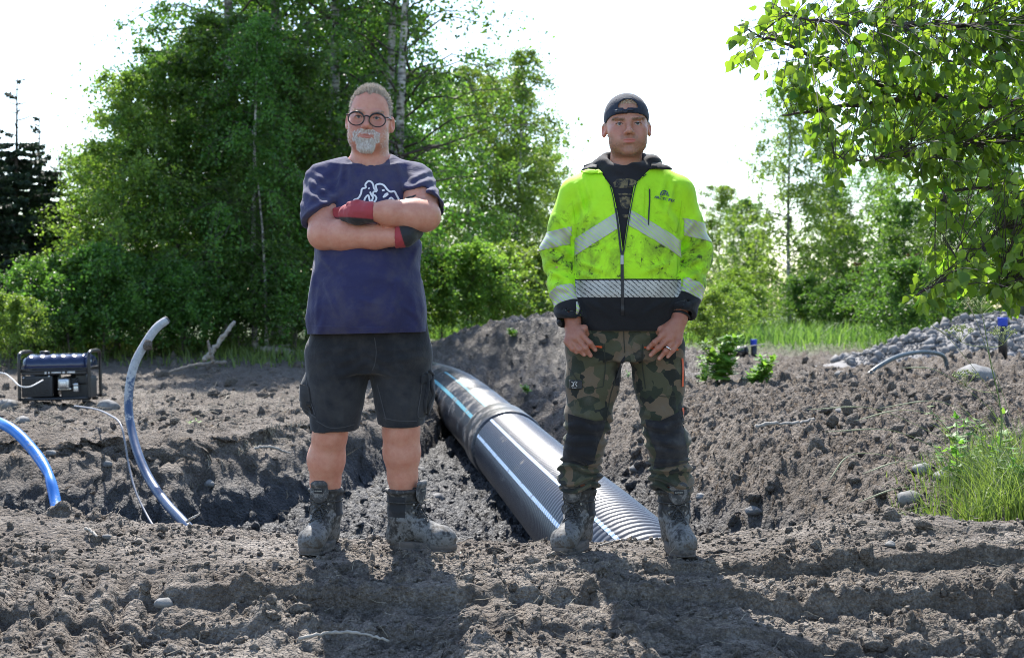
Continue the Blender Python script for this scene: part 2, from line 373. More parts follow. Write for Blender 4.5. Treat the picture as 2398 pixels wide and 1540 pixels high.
# soil: brown-grey loam, grey-blue clay low in the cut, paler dried crust
def soil_mat(name, lo, mi, hi, clay=True, field=True):
    m, nt, b = NM(name); p = wpos(nt)
    n1 = nz(nt, 0.9, 6, 0.6, p, 0.4); n2 = nz(nt, 9, 6, 0.65, p); n3 = nz(nt, 75, 5, 0.75, p)
    k = math_(nt, 'ADD', math_(nt, 'MULTIPLY', n1, 0.25), math_(nt, 'ADD', math_(nt, 'MULTIPLY', n2, 0.33), math_(nt, 'MULTIPLY', n3, 0.42)))
    c = ramp(nt, k, [(0.40, lo), (0.5, mi), (0.59, hi)])
    def crumbs(sc):
        v = nt.nodes.new('ShaderNodeTexVoronoi'); v.inputs['Scale'].default_value = sc; va = nt.nodes.new('ShaderNodeVectorMath'); nz_ = nt.nodes.new('ShaderNodeTexNoise'); setin(nz_, Scale=sc * 0.8, Detail=2.0); nt.links.new(p, nz_.inputs['Vector'])
        sc_ = nt.nodes.new('ShaderNodeVectorMath'); sc_.operation = 'SCALE'; sc_.inputs['Scale'].default_value = 0.7 / sc; nt.links.new(nz_.outputs['Color'], sc_.inputs[0]); nt.links.new(p, va.inputs[0]); nt.links.new(sc_.outputs[0], va.inputs[1]); nt.links.new(va.outputs[0], v.inputs['Vector']); return v.outputs['Distance']
    cr1, cr2 = crumbs(48), crumbs(125)
    sx = nt.nodes.new('ShaderNodeSeparateXYZ'); nt.links.new(p, sx.inputs[0])
    wet = ramp(nt, n1, [(0.42, (0, 0, 0)), (0.60, (1, 1, 1))])
    if clay:
        zz = math_(nt, 'ADD', sx.outputs['Z'], math_(nt, 'MULTIPLY', n2, 0.25))
        f = nt.nodes.new('ShaderNodeMapRange'); f.clamp = True; nt.links.new(zz, f.inputs[0])
        for q, v in ((1, -0.02), (2, -0.30), (3, 0.0), (4, 1.0)): f.inputs[q].default_value = v
        cl = ramp(nt, k, [(0.36, (0.035, 0.037, 0.042)), (0.5, (0.060, 0.061, 0.065)), (0.64, (0.115, 0.113, 0.114))])
        c = mixc(nt, f.outputs[0], c, cl)
        wet = math_(nt, 'MAXIMUM', math_(nt, 'MULTIPLY', wet, 0.35), math_(nt, 'MULTIPLY', f.outputs[0], 0.75))
    if clay:
        fd = nt.nodes.new('ShaderNodeMapRange'); fd.clamp = True; nt.links.new(sx.outputs['Y'], fd.inputs[0])      # soil dug today is still damp, the trodden strip has dried in patches
        for q, v in ((1, 6.0), (2, 7.0), (3, 0.30), (4, 0.72)): fd.inputs[q].default_value = v
        dmp = math_(nt, 'MULTIPLY', ramp(nt, math_(nt, 'ADD', math_(nt, 'MULTIPLY', n1, 0.6), math_(nt, 'MULTIPLY', n2, 0.4)), [(0.40, (0, 0, 0)), (0.58, (1, 1, 1))]), fd.outputs[0]); c = mixc(nt, dmp, c, mixc(nt, 1.0, c, (0.50, 0.45, 0.41), 'MULTIPLY'))
        vd = nt.nodes.new('ShaderNodeVectorMath'); vd.operation = 'DISTANCE'; nt.links.new(p, vd.inputs[0]); vd.inputs[1].default_value = (0.7, 17.5, 0.3)
        dm = ramp(nt, math_(nt, 'MULTIPLY', math_(nt, 'ADD', vd.outputs['Value'], math_(nt, 'MULTIPLY', n1, 3.0)), 0.2), [(0.62, (1, 1, 1)), (0.95, (0, 0, 0))]); c = mixc(nt, math_(nt, 'MULTIPLY', dm, 0.75), c, mixc(nt, 1.0, c, (0.42, 0.40, 0.39), 'MULTIPLY')); wet = math_(nt, 'MAXIMUM', wet, math_(nt, 'MULTIPLY', dm, 0.7))
    if field:   # beyond the works the turf begins
        fy = nt.nodes.new('ShaderNodeMapRange'); fy.clamp = True
        nt.links.new(math_(nt, 'ADD', sx.outputs['Y'], math_(nt, 'MULTIPLY', n1, 5.0)), fy.inputs[0])
        for q, v in ((1, 27.0), (2, 29.5), (3, 0.0), (4, 1.0)): fy.inputs[q].default_value = v
        c = mixc(nt, fy.outputs[0], c, ramp(nt, n2, [(0.35, (0.05, 0.09, 0.02)), (0.65, (0.13, 0.18, 0.045))]))
    nt.links.new(c, b.inputs['Base Color'])
    nt.links.new(math_(nt, 'MULTIPLY_ADD', wet, -0.42, 0.88), b.inputs['Roughness']); b.inputs['Specular IOR Level'].default_value = 0.4
    h = math_(nt, 'ADD', math_(nt, 'MULTIPLY', cr1, -0.9), math_(nt, 'ADD', math_(nt, 'MULTIPLY', cr2, -0.40), math_(nt, 'MULTIPLY', nz(nt, 30, 6, 0.75, p), 0.9)))
    bump(nt, b, h, 1.0, 0.030)
    return m
M_SOIL = soil_mat('churned_soil', (0.072, 0.055, 0.041), (0.172, 0.142, 0.114), (0.34, 0.298, 0.252))
M_CLOD = soil_mat('crumbled_soil', (0.082, 0.064, 0.049), (0.186, 0.156, 0.127), (0.36, 0.318, 0.270), field=False)
M_STONE = simple('grey_stone', (0.165, 0.160, 0.152), 0.8, var=0.45, scale=14, bmp=0.4, bscale=60, bd=0.006)
M_GRAVEL = simple('heap_gravel', (0.165, 0.160, 0.160), 0.8, var=0.4, scale=8, bmp=0.4, bscale=40, bd=0.006)

gV, gF = ground_sheet()
ground = tag(ob('ground', mesh('ground', gV, gF), M_SOIL), kind='structure')
BV = None
def surf(x, y):
    """height of the finished sheet under a point, sideways crumble included"""
    global BV
    if BV is None:
        m = (gV[:, 1] > 3.5) & (gV[:, 1] < 40) & (np.abs(gV[:, 0]) < 16); idx = -np.ones(len(gV), int); idx[m] = np.arange(m.sum())
        f = idx[gF]; f = f[(f >= 0).all(1)]
        BV = BVHTree.FromPolygons(gV[m].tolist(), f.tolist())
    h = BV.ray_cast(Vector((x, y, 4)), Vector((0, 0, -1)))
    return h[0].z if h[0] is not None else ground_z(x, y)

# crumbs and clods: uncountable, one mass
rng = np.random.default_rng(5)
def clod_field():
    out_p, out_s = [], []
    def band(n, y0, y1, s0, s1, xm=1.0, pw=2.2, clump=0.0):
        y = np.exp(rng.uniform(math.log(y0), math.log(y1), n * 3)); x = rng.uniform(-1, 1, n * 3) * (0.39 * y + 0.3) * xm
        d = fbm2(x, y, 0.35 * max(1, y0 / 6), 3, 77); keep = rng.uniform(-1, 1, n * 3) < d * 1.6 + 0.1; x, y = x[keep][:n], y[keep][:n]
        s = s0 + (s1 - s0) * rng.power(0.28, len(x)) ** pw
        out_p.append(np.stack([x, y], -1)); out_s.append(s)
    band(13500, 4.15, 6.15, 0.0030, 0.014); band(800, 4.15, 6.1, 0.010, 0.034); band(3400, 8.6, 14.5, 0.010, 0.055); band(1700, 14, 24, 0.02, 0.09)
    n = 3200; y = rng.uniform(6.5, 13.5, n); x = pipe_x(y) + 0.45 + rng.uniform(0, 1, n) ** 0.9 * (0.40 * y - pipe_x(y)); out_p.append(np.stack([x, y], -1)); out_s.append(0.008 + 0.050 * rng.power(0.22, n) ** 2.8)   # spoil tipped on the right bank
    P2 = np.concatenate(out_p); S = np.concatenate(out_s)
    z, st, tl = terrain(P2[:, 0], P2[:, 1]); keep = st < 0.25
    P2, S, z = P2[keep], S[keep], z[keep]
    pos = np.concatenate([P2, (z + S * np.where(P2[:, 1] > 6.3, 0.05, 0.2))[:, None]], 1)
    return pos, S
cp, cs = clod_field()
pr = [lump(i, 2, 0.75, (1, 1, 0.7), 0.45) for i in range(12)]
sm = cs < 0.0034 * cp[:, 1]          # crumbs too small in view to need more than twenty faces
pr0 = [lump(i + 30, 1, 0.7) for i in range(8)]
def low(i):   # 20-face crumb
    bm = bmesh.new(); bmesh.ops.create_icosphere(bm, subdivisions=1, radius=1.0); bmesh.ops.dissolve_limit(bm, angle_limit=0.5, verts=bm.verts, edges=bm.edges)
    bm.free(); t = (1 + 5 ** 0.5) / 2
    V = np.array([(-1, t, 0), (1, t, 0), (-1, -t, 0), (1, -t, 0), (0, -1, t), (0, 1, t), (0, -1, -t), (0, 1, -t), (t, 0, -1), (t, 0, 1), (-t, 0, -1), (-t, 0, 1)]) / 1.9
    Fc = np.array([(0, 11, 5), (0, 5, 1), (0, 1, 7), (0, 7, 10), (0, 10, 11), (1, 5, 9), (5, 11, 4), (11, 10, 2), (10, 7, 6), (7, 1, 8), (3, 9, 4), (3, 4, 2), (3, 2, 6), (3, 6, 8), (3, 8, 9), (4, 9, 5), (2, 4, 11), (6, 2, 10), (8, 6, 7), (9, 8, 1)])
    r = np.random.default_rng(i); return V * r.uniform(0.5, 1.45, (12, 1)), Fc
parts = []
for msk, prot in ((sm, [low(i) for i in range(12)]), (~sm, pr)):
    n = int(msk.sum()); parts.append(scatter(prot, cp[msk], np.stack([cs[msk]] * 3, -1) * rng.uniform(0.7, 1.3, (n, 3)), rand_rot(rng, n)))
V, Fc = join([(a, b) for a, b in parts])
tag(ob('soil_clods', mesh('soil_clods', V, Fc, smooth=False), M_CLOD), 'loose crumbs and clods of brown soil strewn over the dig', 'soil', kind='stuff')

# single stones one can point at
STONES = [  # px, py, Y, width px, label
    (383, 1402, 4.72, 46, 'pale flat stone in the foreground mud, lower left'),
    (1023, 1166, 11.2, 44, 'pale oblong stone on the trench floor beside the big pipe'),
    (985, 1098, 12.6, 26, 'small rounded stone against the bank right of the bare shin'),
    (52, 985, 11.1, 40, 'whitish angular stone on the bank under the generator'),
    (18, 948, 12.0, 60, 'flat brown-grey stone at the left edge beside the generator'),
    (255, 952, 11.6, 56, 'grey stone in front of the generator, right of its front corner'),
    (490, 1115, 9.95, 30, 'stone stuck in the bank face between wire and grey conduit'),
    (252, 1088, 9.75, 24, 'small stone in the bank face behind the thin wire'),
    (2285, 880, 12.6, 105, 'large grey boulder half buried on the right bank by the weeds'),
    (1975, 965, 10.6, 40, 'pale grey cobble on the middle of the right spoil slope'),
    (1970, 878, 12.8, 34, 'rounded cobble on the brow of the right spoil slope'),
    (1640, 1160, 8.2, 30, 'pale stone on the slope right of the dark boot'),
    (1765, 1195, 7.9, 40, 'upright whitish stone low on the right spoil slope'),
    (2160, 1100, 8.6, 52, 'rounded stone beside the grass on the right slope'),
    (2130, 1165, 8.2, 56, 'dark grey stone just left of the grass tuft'),
    (2210, 1120, 8.5, 50, 'grey stone half hidden in the grass tuft on the right'),
    (1500, 1095, 10.4, 60, 'big angular grey rock in the trench wall between the dark boots'),
    (250, 1258, 5.55, 22, 'small round pebble on the crest at left'),
    (2085, 1292, 5.7, 26, 'small pale stone under the clay slab at right'),
    (118, 1060, 9.9, 26, 'small stone in the bank face near the blue pipe'),
]
for i, (px, py, Y, wpx, lab) in enumerate(STONES):
    p = PX(px, py, Y); r = wpx / F * Y / 2
    V, Fc = lump(200 + i, 3, 0.30, (1, 0.8, 0.62), 0.05); V = V @ rotz(i * 1.3).T * r
    # keep it on the sheet along its line of sight
    best = min(np.arange(Y - 1.2 if Y > 7 else Y - .25, Y + 1.6 if Y > 7 else Y + .25, 0.03), key=lambda q: abs(surf(PX(px, py, q)[0], q) + r * 0.25 - PX(px, py, q)[2]) + 0.02 * abs(q - Y))
    p = PX(px, py, best); p[2] = surf(p[0], best) + r * 0.2
    tag(ob('stone', mesh('stone', V + p, Fc), M_STONE), lab, 'stone', 'stones lying about the dig')
# ------------------------------------------------------------------ pipes, conduit, hoses
def black_plastic(name, col=(0.016, 0.018, 0.022), rough=0.3, amount=0.25, mud=(0.17, 0.155, 0.14)):
    return muddy(name, col, mud, amount, rough, 5)
M_PIPE = black_plastic('black_pipe_plastic', (0.028, 0.032, 0.042), 0.36, 0.12); M_PIPE.node_tree.nodes['Principled BSDF'].inputs['Specular IOR Level'].default_value = 0.85
M_PIPE2 = black_plastic('muddy_pipe_plastic', (0.020, 0.022, 0.028), 0.36, 0.42)
M_STRIPE = muddy('pale_blue_stripe', (0.60, 0.70, 0.84), (0.2, 0.19, 0.17), 0.25, 0.35)
M_STRIPE2 = muddy('turquoise_stripe', (0.14, 0.36, 0.42), (0.2, 0.19, 0.17), 0.35, 0.35)

def arc(P):
    d = np.linalg.norm(np.diff(P, axis=0), axis=1); return np.concatenate([[0], np.cumsum(d)])
PIPE_S = arc(PIPE); PIPE_L = PIPE_S[-1]
def pipe_at(s):
    return np.stack([np.interp(s, PIPE_S, PIPE[:, i]) for i in range(3)], -1)
def pipe_frame(s):
    P = pipe_at(s); T = pipe_at(s + 0.05) - pipe_at(s - 0.05); T /= np.linalg.norm(T, axis=1, keepdims=True)
    N = np.cross(T, [0, 0, 1.0]); N /= np.linalg.norm(N, axis=1, keepdims=True); return P, T, N, np.cross(N, T)
def ring_surface(s, r, a):
    P, T, N, B = pipe_frame(s)
    return P[:, None] + r[:, None, None] * (np.cos(a)[None, :, None] * B[:, None] + np.sin(a)[None, :, None] * N[:, None])
def pipe_section(s0, s1, pitch, depth, R, per=5, seg=36):
    s = np.linspace(s0, s1, max(8, int((s1 - s0) / pitch * per))); ph = (s / pitch) % 1
    rib = np.sin(math.pi * ph) ** 0.7                                       # rounded ribs, narrow grooves
    r = R - depth * (1 - rib)
    a = np.linspace(0, 2 * math.pi, seg, endpoint=False)
    V = ring_surface(s, r, a).reshape(-1, 3); n = len(s)
    i = np.arange(n - 1)[:, None] * seg; j = np.arange(seg)[None]; k = (j + 1) % seg
    return V, [np.stack([i + j, i + k, i + seg + k, i + seg + j], -1).reshape(-1, 4)], s, r
def pipe_stripe(s0, s1, pitch, depth, R, ang, width, per=5):
    s = np.linspace(s0, s1, max(8, int((s1 - s0) / pitch * per))); ph = (s / pitch) % 1
    r = R - depth * (1 - np.sin(math.pi * ph) ** 0.7) + 0.0022
    a = np.linspace(ang - width / R / 2, ang + width / R / 2, 4)
    V = ring_surface(s, r, a).reshape(-1, 3); n = len(s)
    i = np.arange(n - 1)[:, None] * 4; j = np.arange(3)[None]
    return V, [np.stack([i + j, i + j + 1, i + 5 + j, i + 4 + j], -1).reshape(-1, 4)]
sJ = float(np.interp(12.3, PIPE[:, 1], PIPE_S)); sEnd = PIPE_L - 0.02
root = empty('corrugated_pipe', tuple(pipe_at(np.array([sJ]))[0] - np.array([0, 0, PIPE_R])))
tag(root, 'thick black corrugated drain pipe with pale stripes lying in the trench', 'pipe')
V, Fc, _, _ = pipe_section(0.0, sJ - 0.12, 0.062, 0.019, PIPE_R, 8)
sec = ob('pipe_section', mesh('pipe_section', V, Fc), M_PIPE, root); sec['label'] = 'near ribbed length of the black pipe'
for ang, wd in ((math.radians(-66), 0.026), (math.radians(-33), 0.022)):
    V, Fc = pipe_stripe(0.0, sJ - 0.22, 0.062, 0.019, PIPE_R, ang, wd, 8); ob('stripe', mesh('stripe', V, Fc), M_STRIPE, sec)
V, Fc, _, _ = pipe_section(sJ + 0.14, sEnd, 0.040, 0.006, PIPE_R * 0.985)
sec2 = ob('pipe_section', mesh('pipe_section', V, Fc), M_PIPE2, root); sec2['label'] = 'far muddy length of the black pipe with turquoise stripes'
for ang, wd in ((math.radians(-52), 0.034), (math.radians(-22), 0.022)):
    V, Fc = pipe_stripe(sJ + 0.35, sJ + 3.6, 0.040, 0.006, PIPE_R * 0.985, ang, wd); ob('stripe', mesh('stripe', V, Fc), M_STRIPE2, sec2)
s = np.array([sJ - 0.30, sJ - 0.29, sJ - 0.27, sJ - 0.02, sJ, sJ + 0.02, sJ + 0.28, sJ + 0.30, sJ + 0.31])
r = PIPE_R + np.array([-0.01, 0.012, 0.018, 0.018, 0.012, 0.018, 0.018, 0.012, -0.01]); a = np.linspace(0, 2 * math.pi, 56, endpoint=False)
V = ring_surface(s, r, a).reshape(-1, 3); i = np.arange(len(s) - 1)[:, None] * 56; j = np.arange(56)[None]; k = (j + 1) % 56
ob('coupling_sleeve', mesh('coupling_sleeve', V, np.stack([i + j, i + k, i + 56 + k, i + 56 + j], -1).reshape(-1, 4)), M_PIPE2, root)

def px_path(pts, n): return spline([PX(*q) for q in pts], n)
# pale curved conduit that rises out of the pit
def conduit_mat():
    m, nt, b = NM('muddy_blue_conduit'); p = wpos(nt); n1 = nz(nt, 9, 6, 0.65, p); n2 = nz(nt, 45, 5, 0.65, p); sx = nt.nodes.new('ShaderNodeSeparateXYZ'); nt.links.new(p, sx.inputs[0])
    k = math_(nt, 'ADD', math_(nt, 'ADD', math_(nt, 'MULTIPLY', n1, 0.6), math_(nt, 'MULTIPLY', n2, 0.4)), math_(nt, 'MULTIPLY', math_(nt, 'SUBTRACT', sx.outputs['Z'], 0.30), 0.42))   # the mud dried on from the top end down
    f = ramp(nt, k, [(0.50, (0, 0, 0)), (0.57, (1, 1, 1))]); c = mixc(nt, f, (0.035, 0.065, 0.135), ramp(nt, n2, [(0.3, (0.30, 0.305, 0.315)), (0.7, (0.46, 0.46, 0.46))]))
    nt.links.new(c, b.inputs['Base Color']); nt.links.new(math_(nt, 'MULTIPLY_ADD', f, 0.45, 0.4), b.inputs['Roughness']); bump(nt, b, k, 0.3, 0.004); return m
M_COND = conduit_mat()
P = px_path([(392, 748, 9.35), (366, 768, 9.3), (340, 805, 9.25), (316, 850, 9.2), (304, 900, 9.15), (301, 955, 9.1), (309, 1010, 9.0), (326, 1070, 8.85), (352, 1125, 8.7), (388, 1176, 8.45), (432, 1224, 8.2), (520, 1320, 7.8), (600, 1400, 7.6)], 110)
root = empty('conduit', tuple(P[-1])); tag(root, 'tall curved grey-blue plastic conduit smeared with dry mud, rising from the pit', 'conduit')
rad = np.interp(np.arange(110), [0, 3, 109], [0.026, 0.028, 0.028]) * (1 + 0.012 * np.sin(np.arange(110) * 2.2))
V, Fc = tube(P, rad, 16, False)
ob('tube_wall', mesh('tube_wall', V, Fc), M_COND, root)
T, N, B = frames(P); V2, F2 = tube(P[:6] + T[:6] * 0.001, 0.022, 16, False)
ob('bore_shade_cap', mesh('bore_shade_cap', *tube(P[:2], [0.0265, 0.027], 16)), simple('painted_bore_shade', (0.06, 0.065, 0.07), 0.7), root)  # closed cap; its dark colour stands for the shade inside the bore
bx = PX(347, 808, 9.22); V, Fc = lump(301, 3, 0.5, (0.9, 0.8, 1), 0.2); ob('mud_lump', mesh('mud_lump', V * 0.032 + bx, Fc), M_CLOD, root)

# blue flexible pipe at the left edge
M_BLUE = muddy('blue_pipe_plastic', (0.035, 0.19, 0.56), (0.30, 0.27, 0.24), 0.30, 0.33, 7)
P = px_path([(-190, 935, 11.0), (-80, 958, 10.3), (0, 990, 9.75), (40, 1014, 9.6), (84, 1062, 9.45), (110, 1102, 9.3), (120, 1130, 9.2), (130, 1175, 9.1), (142, 1240, 8.9), (155, 1330, 8.7)], 80)
root = empty('blue_pipe', tuple(P[-1])); tag(root, 'bright blue plastic pipe bending down into the pit at left', 'pipe')
fl = 1 - 0.18 * np.exp(-((np.arange(80) - 47) / 5) ** 2); V, Fc = tube(P, 0.036 * fl, 18, True)
ob('tube_wall', mesh('tube_wall', V, Fc), M_BLUE, root)

M_WIRE = simple('grey_cable', (0.22, 0.22, 0.24), 0.55)
def cable(name, pts, r, m, lab, cat, n=60):
    P = px_path(pts, n); V, Fc = tube(P, r, 8); o = tag(ob(name, mesh(name, V, Fc), m), lab, cat); return o
cable('cable', [(175, 950, 10.9), (225, 958, 10.4), (258, 972, 9.9), (281, 990, 9.65), (292, 1030, 9.55), (301, 1085, 9.5), (318, 1150, 9.35), (343, 1203, 9.2), (365, 1240, 9.0), (400, 1300, 8.6)], 0.0065, M_WIRE, 'thin grey cable hanging over the bank edge beside the conduit', 'cable')
cable('cable', [(-20, 872, 13.2), (10, 874, 12.9), (30, 888, 12.5), (46, 903, 12.2), (70, 905, 12.2), (100, 890, 12.6)], 0.006, simple('white_cable', (0.5, 0.5, 0.5), 0.6), 'pale cable looping on the soil left of the generator', 'cable')
# black hose arching over the mud on the right
M_HOSE = muddy('grey_green_hose', (0.06, 0.085, 0.095), (0.3, 0.28, 0.26), 0.2, 0.4)
def hose_pts():
    q = [(2005, 900, 15.4), (2022, 886, 15.4), (2058, 858, 15.5), (2105, 834, 15.7), (2158, 824, 16.0), (2200, 829, 16.2), (2214, 842, 16.3), (2218, 872, 16.3)]
    return q
cable('hose', hose_pts(), 0.024, M_HOSE, 'grey-black hose arching out of the mud left of the boulder', 'hose')

# capped riser pipes
M_BLK = simple('black_polyethylene', (0.014, 0.014, 0.016), 0.35, bmp=0.05); M_CAP = simple('blue_cap_plastic', (0.03, 0.075, 0.50), 0.4, bmp=0.05)
def riser(px, ytop, ybot, Y, r, lab):
    t = PX(px, ytop, Y); b = PX(px, ybot, Y); gz = min(surf(b[0], Y), b[2]) - 0.1
    root = empty('riser_pipe', (b[0], Y, gz)); tag(root, lab, 'pipe', 'capped riser pipes')
    V, Fc = tube([(b[0], Y, gz), (b[0] + 0.004, Y, t[2] - 0.05)], r, 24); ob('pipe_wall', mesh('pipe_wall', V, Fc), M_BLK, root)
    z = t[2]; V, Fc = tube([(b[0], Y, z - 0.10), (b[0], Y, z - 0.095), (b[0], Y, z - 0.02), (b[0], Y, z - 0.012), (b[0], Y, z)], [r * 1.02, r * 1.09, r * 1.09, r * 1.16, r * 1.10], 24)
    ob('cap', mesh('cap', V, Fc), M_CAP, root)
riser(2348, 743, 832, 16.6, 0.052, 'tall black riser pipe with blue cap beside the gravel heap')
riser(1765, 794, 845, 24.4, 0.052, 'short black riser pipe with blue cap out on the mud flat')
b = PX(1735, 822, 23.9); gz = surf(b[0], 23.9)
root = empty('pipe_fitting', (b[0], 23.9, gz)); tag(root, 'black plastic pipe fitting lying left of the short riser pipe', 'fitting')
V, Fc = tube([(b[0] - 0.10, 23.9, gz + 0.09), (b[0] + 0.08, 23.95, gz + 0.09)], 0.085, 20); ob('barrel', mesh('barrel', V, Fc), M_BLK, root)
V, Fc = tube([(b[0] + 0.06, 23.945, gz + 0.09), (b[0] + 0.10, 23.955, gz + 0.09)], 0.10, 20); ob('collar', mesh('collar', V, Fc), M_BLK, root)

# ------------------------------------------------------------------ petrol generator on the bank
def generator():
    Y = 13.0; c = PX(143, 938, Y); W, Hh, D = 0.645, 0.445, 0.46
    root = empty('generator', (c[0], Y, c[2]), 0.0); tag(root, 'dark blue portable petrol generator standing on the left bank', 'generator')
    tilt = roty(math.radians(-1.2)) @ rotz(math.radians(4))
    navy = simple('navy_paint', (0.012, 0.022, 0.065), 0.16, var=0.06, bmp=0.02); blk = simple('frame_black', (0.012, 0.012, 0.014), 0.35, bmp=0.05)
    blk2 = simple('panel_black', (0.016, 0.017, 0.02), 0.5, bmp=0.05); alu = simple('cast_aluminium', (0.55, 0.56, 0.57), 0.35, 0.8, bmp=0.1); wht = simple('sticker_white', (0.62, 0.62, 0.62), 0.5, bmp=0)
    def put(name, parts, m, parent=root, smooth=False):
        V, Fc = join(parts); V = V @ tilt.T + np.array([c[0], Y, c[2]])
        o = ob(name, mesh(name, V, Fc, smooth), m, parent); return o
    # two side hoops and rails
    for sx in (-1, 1):
        x = sx * (W / 2 - 0.015)
        P = spline([(x, -D / 2, 0.02), (x, -D / 2, 0.2), (x, -D / 2 + 0.005, Hh - 0.06), (x, -D / 2 + 0.05, Hh), (x, 0, Hh + 0.008), (x, D / 2 - 0.05, Hh), (x, D / 2, Hh - 0.06), (x, D / 2, 0.2), (x, D / 2, 0.02)], 60)
        put('frame_hoop', [tube(P, 0.0155, 12)], blk, smooth=True)
    for sy in (-1, 1):
        put('frame_rail', [tube([(-W / 2 + 0.02, sy * D / 2, 0.03), (W / 2 - 0.02, sy * D / 2, 0.03)], 0.014, 10)], blk, smooth=True)
        put('frame_rail', [tube([(-W / 2 + 0.02, sy * D / 2, 0.285), (W / 2 - 0.02, sy * D / 2, 0.285)], 0.011, 10)], blk, smooth=True)
    for sx in (-1, 1):
        for sy in (-1, 1): put('foot', [box((sx * (W / 2 - 0.06), sy * (D / 2 - 0.03), 0.008), (0.05, 0.05, 0.03), 0.006)], blk)
    # tank with raised pads, seam flange and filler cap
    def tank():
        xs = np.linspace(-1, 1, 41); prof = [(-0.21, 0.305), (-0.215, 0.335), (-0.205, 0.375), (-0.17, 0.405), (-0.08, 0.425), (0.08, 0.425), (0.17, 0.405), (0.205, 0.375), (0.215, 0.335), (0.21, 0.305)]
        V = []
        for u in xs:
            e = 1 - 0.12 * max(0, abs(u) - 0.86) / 0.14; rib = 0.007 if (abs(((u + 1) * 3.0) % 1 - 0.5) < 0.22 and abs(u) < 0.93) else 0
            for (yy, zz) in prof:
                k = smoothstep(0.33, 0.40, np.array(zz)); V.append((u * 0.285, yy * e, 0.305 + (zz - 0.305) * (1 - 0.15 * max(0, abs(u) - 0.86) / 0.14) + rib * float(k)))
        V = np.array(V); n = len(prof); i = np.arange(40)[:, None] * n; j = np.arange(n - 1)[None]
        Q = np.stack([i + j, i + n + j, i + n + 1 + j, i + 1 + j], -1).reshape(-1, 4)
        ends = [np.array([[j, j + 1, n - 2 - j + 0, n - 1 - j] for j in range(n // 2)])[:, :], np.array([[40 * n + n - 1 - j, 40 * n + n - 2 - j, 40 * n + j + 1, 40 * n + j] for j in range(n // 2)])]
        return V, [np.concatenate([Q] + ends)]
    tk = put('fuel_tank', [tank()], navy, smooth=True)
    put('seam_flange', [box((0, 0, 0.303), (0.60, 0.45, 0.012), 0.004)], blk, tk)
    put('filler_cap', [tube([(-0.135, 0.0, 0.42), (-0.135, 0, 0.452), (-0.135, 0, 0.458)], [0.042, 0.045, 0.038], 20)], blk, tk, True)
    put('fuel_gauge', [tube([(0.08, 0.0, 0.425), (0.08, 0, 0.434)], [0.024, 0.022], 16)], blk2, tk, True)
    # front: control strip with stickers, louvred alternator panel, engine
    st = put('control_strip', [box((0.0, -D / 2 + 0.012, 0.268), (0.58, 0.03, 0.04), 0.004)], blk2)
    for x, wd, hh in ((-0.075, 0.018, 0.026), (-0.045, 0.012, 0.022), (0.02, 0.085, 0.012), (0.085, 0.022, 0.024), (0.15, 0.07, 0.018)):
        put('sticker', [box((x, -D / 2 - 0.0045, 0.268), (wd, 0.002, hh), 0)], wht, st)
    pn = put('louvre_panel', [box((-0.155, -D / 2 + 0.03, 0.145), (0.27, 0.05, 0.19), 0.008)], blk2)
    for k in range(9):
        for sx in (-0.215, -0.095): put('louvre', [box((sx, -D / 2 + 0.002, 0.085 + k * 0.016), (0.10, 0.008, 0.006), 0.0015, None)], blk, pn)
    put('bolt', [tube([(-0.27, -D / 2 + 0.0, 0.225), (-0.27, -D / 2 - 0.006, 0.225)], 0.008, 8)], alu, pn)
    put('bolt', [tube([(-0.045, -D / 2 + 0.0, 0.235), (-0.045, -D / 2 - 0.006, 0.235)], 0.008, 8)], alu, pn)
    put('alternator', [tube([(-0.02, 0.02, 0.15), (-0.26, 0.02, 0.15)], [0.11, 0.11], 24)], blk, smooth=True)
    en = put('engine_block', [box((0.16, 0.02, 0.12), (0.26, 0.30, 0.20), 0.015), tube([(0.10, 0.02, 0.2), (0.22, 0.02, 0.2)], 0.07, 16)], blk2)
    put('valve_cover', [box((0.075, -0.17, 0.165), (0.10, 0.10, 0.095), 0.018), box((0.075, -0.225, 0.165), (0.06, 0.02, 0.055), 0.006), box((0.075, -0.15, 0.115), (0.12, 0.06, 0.02), 0.005)], alu, en)
    put('spark_plug_lead', [tube(spline([(0.14, -0.19, 0.14), (0.17, -0.22, 0.16), (0.19, -0.18, 0.21)], 16), 0.007, 8)], blk, en, True)
    put('air_filter', [box((0.22, -0.10, 0.20), (0.10, 0.12, 0.09), 0.012)], blk2, en)
    put('carburettor', [box((0.185, -0.20, 0.12), (0.04, 0.05, 0.06), 0.006), tube([(0.165, -0.22, 0.155), (0.205, -0.22, 0.155)], 0.016, 10)], alu, en)
    put('base_plate', [box((0, 0, 0.035), (0.56, 0.40, 0.012), 0.003)], blk2)
generator()

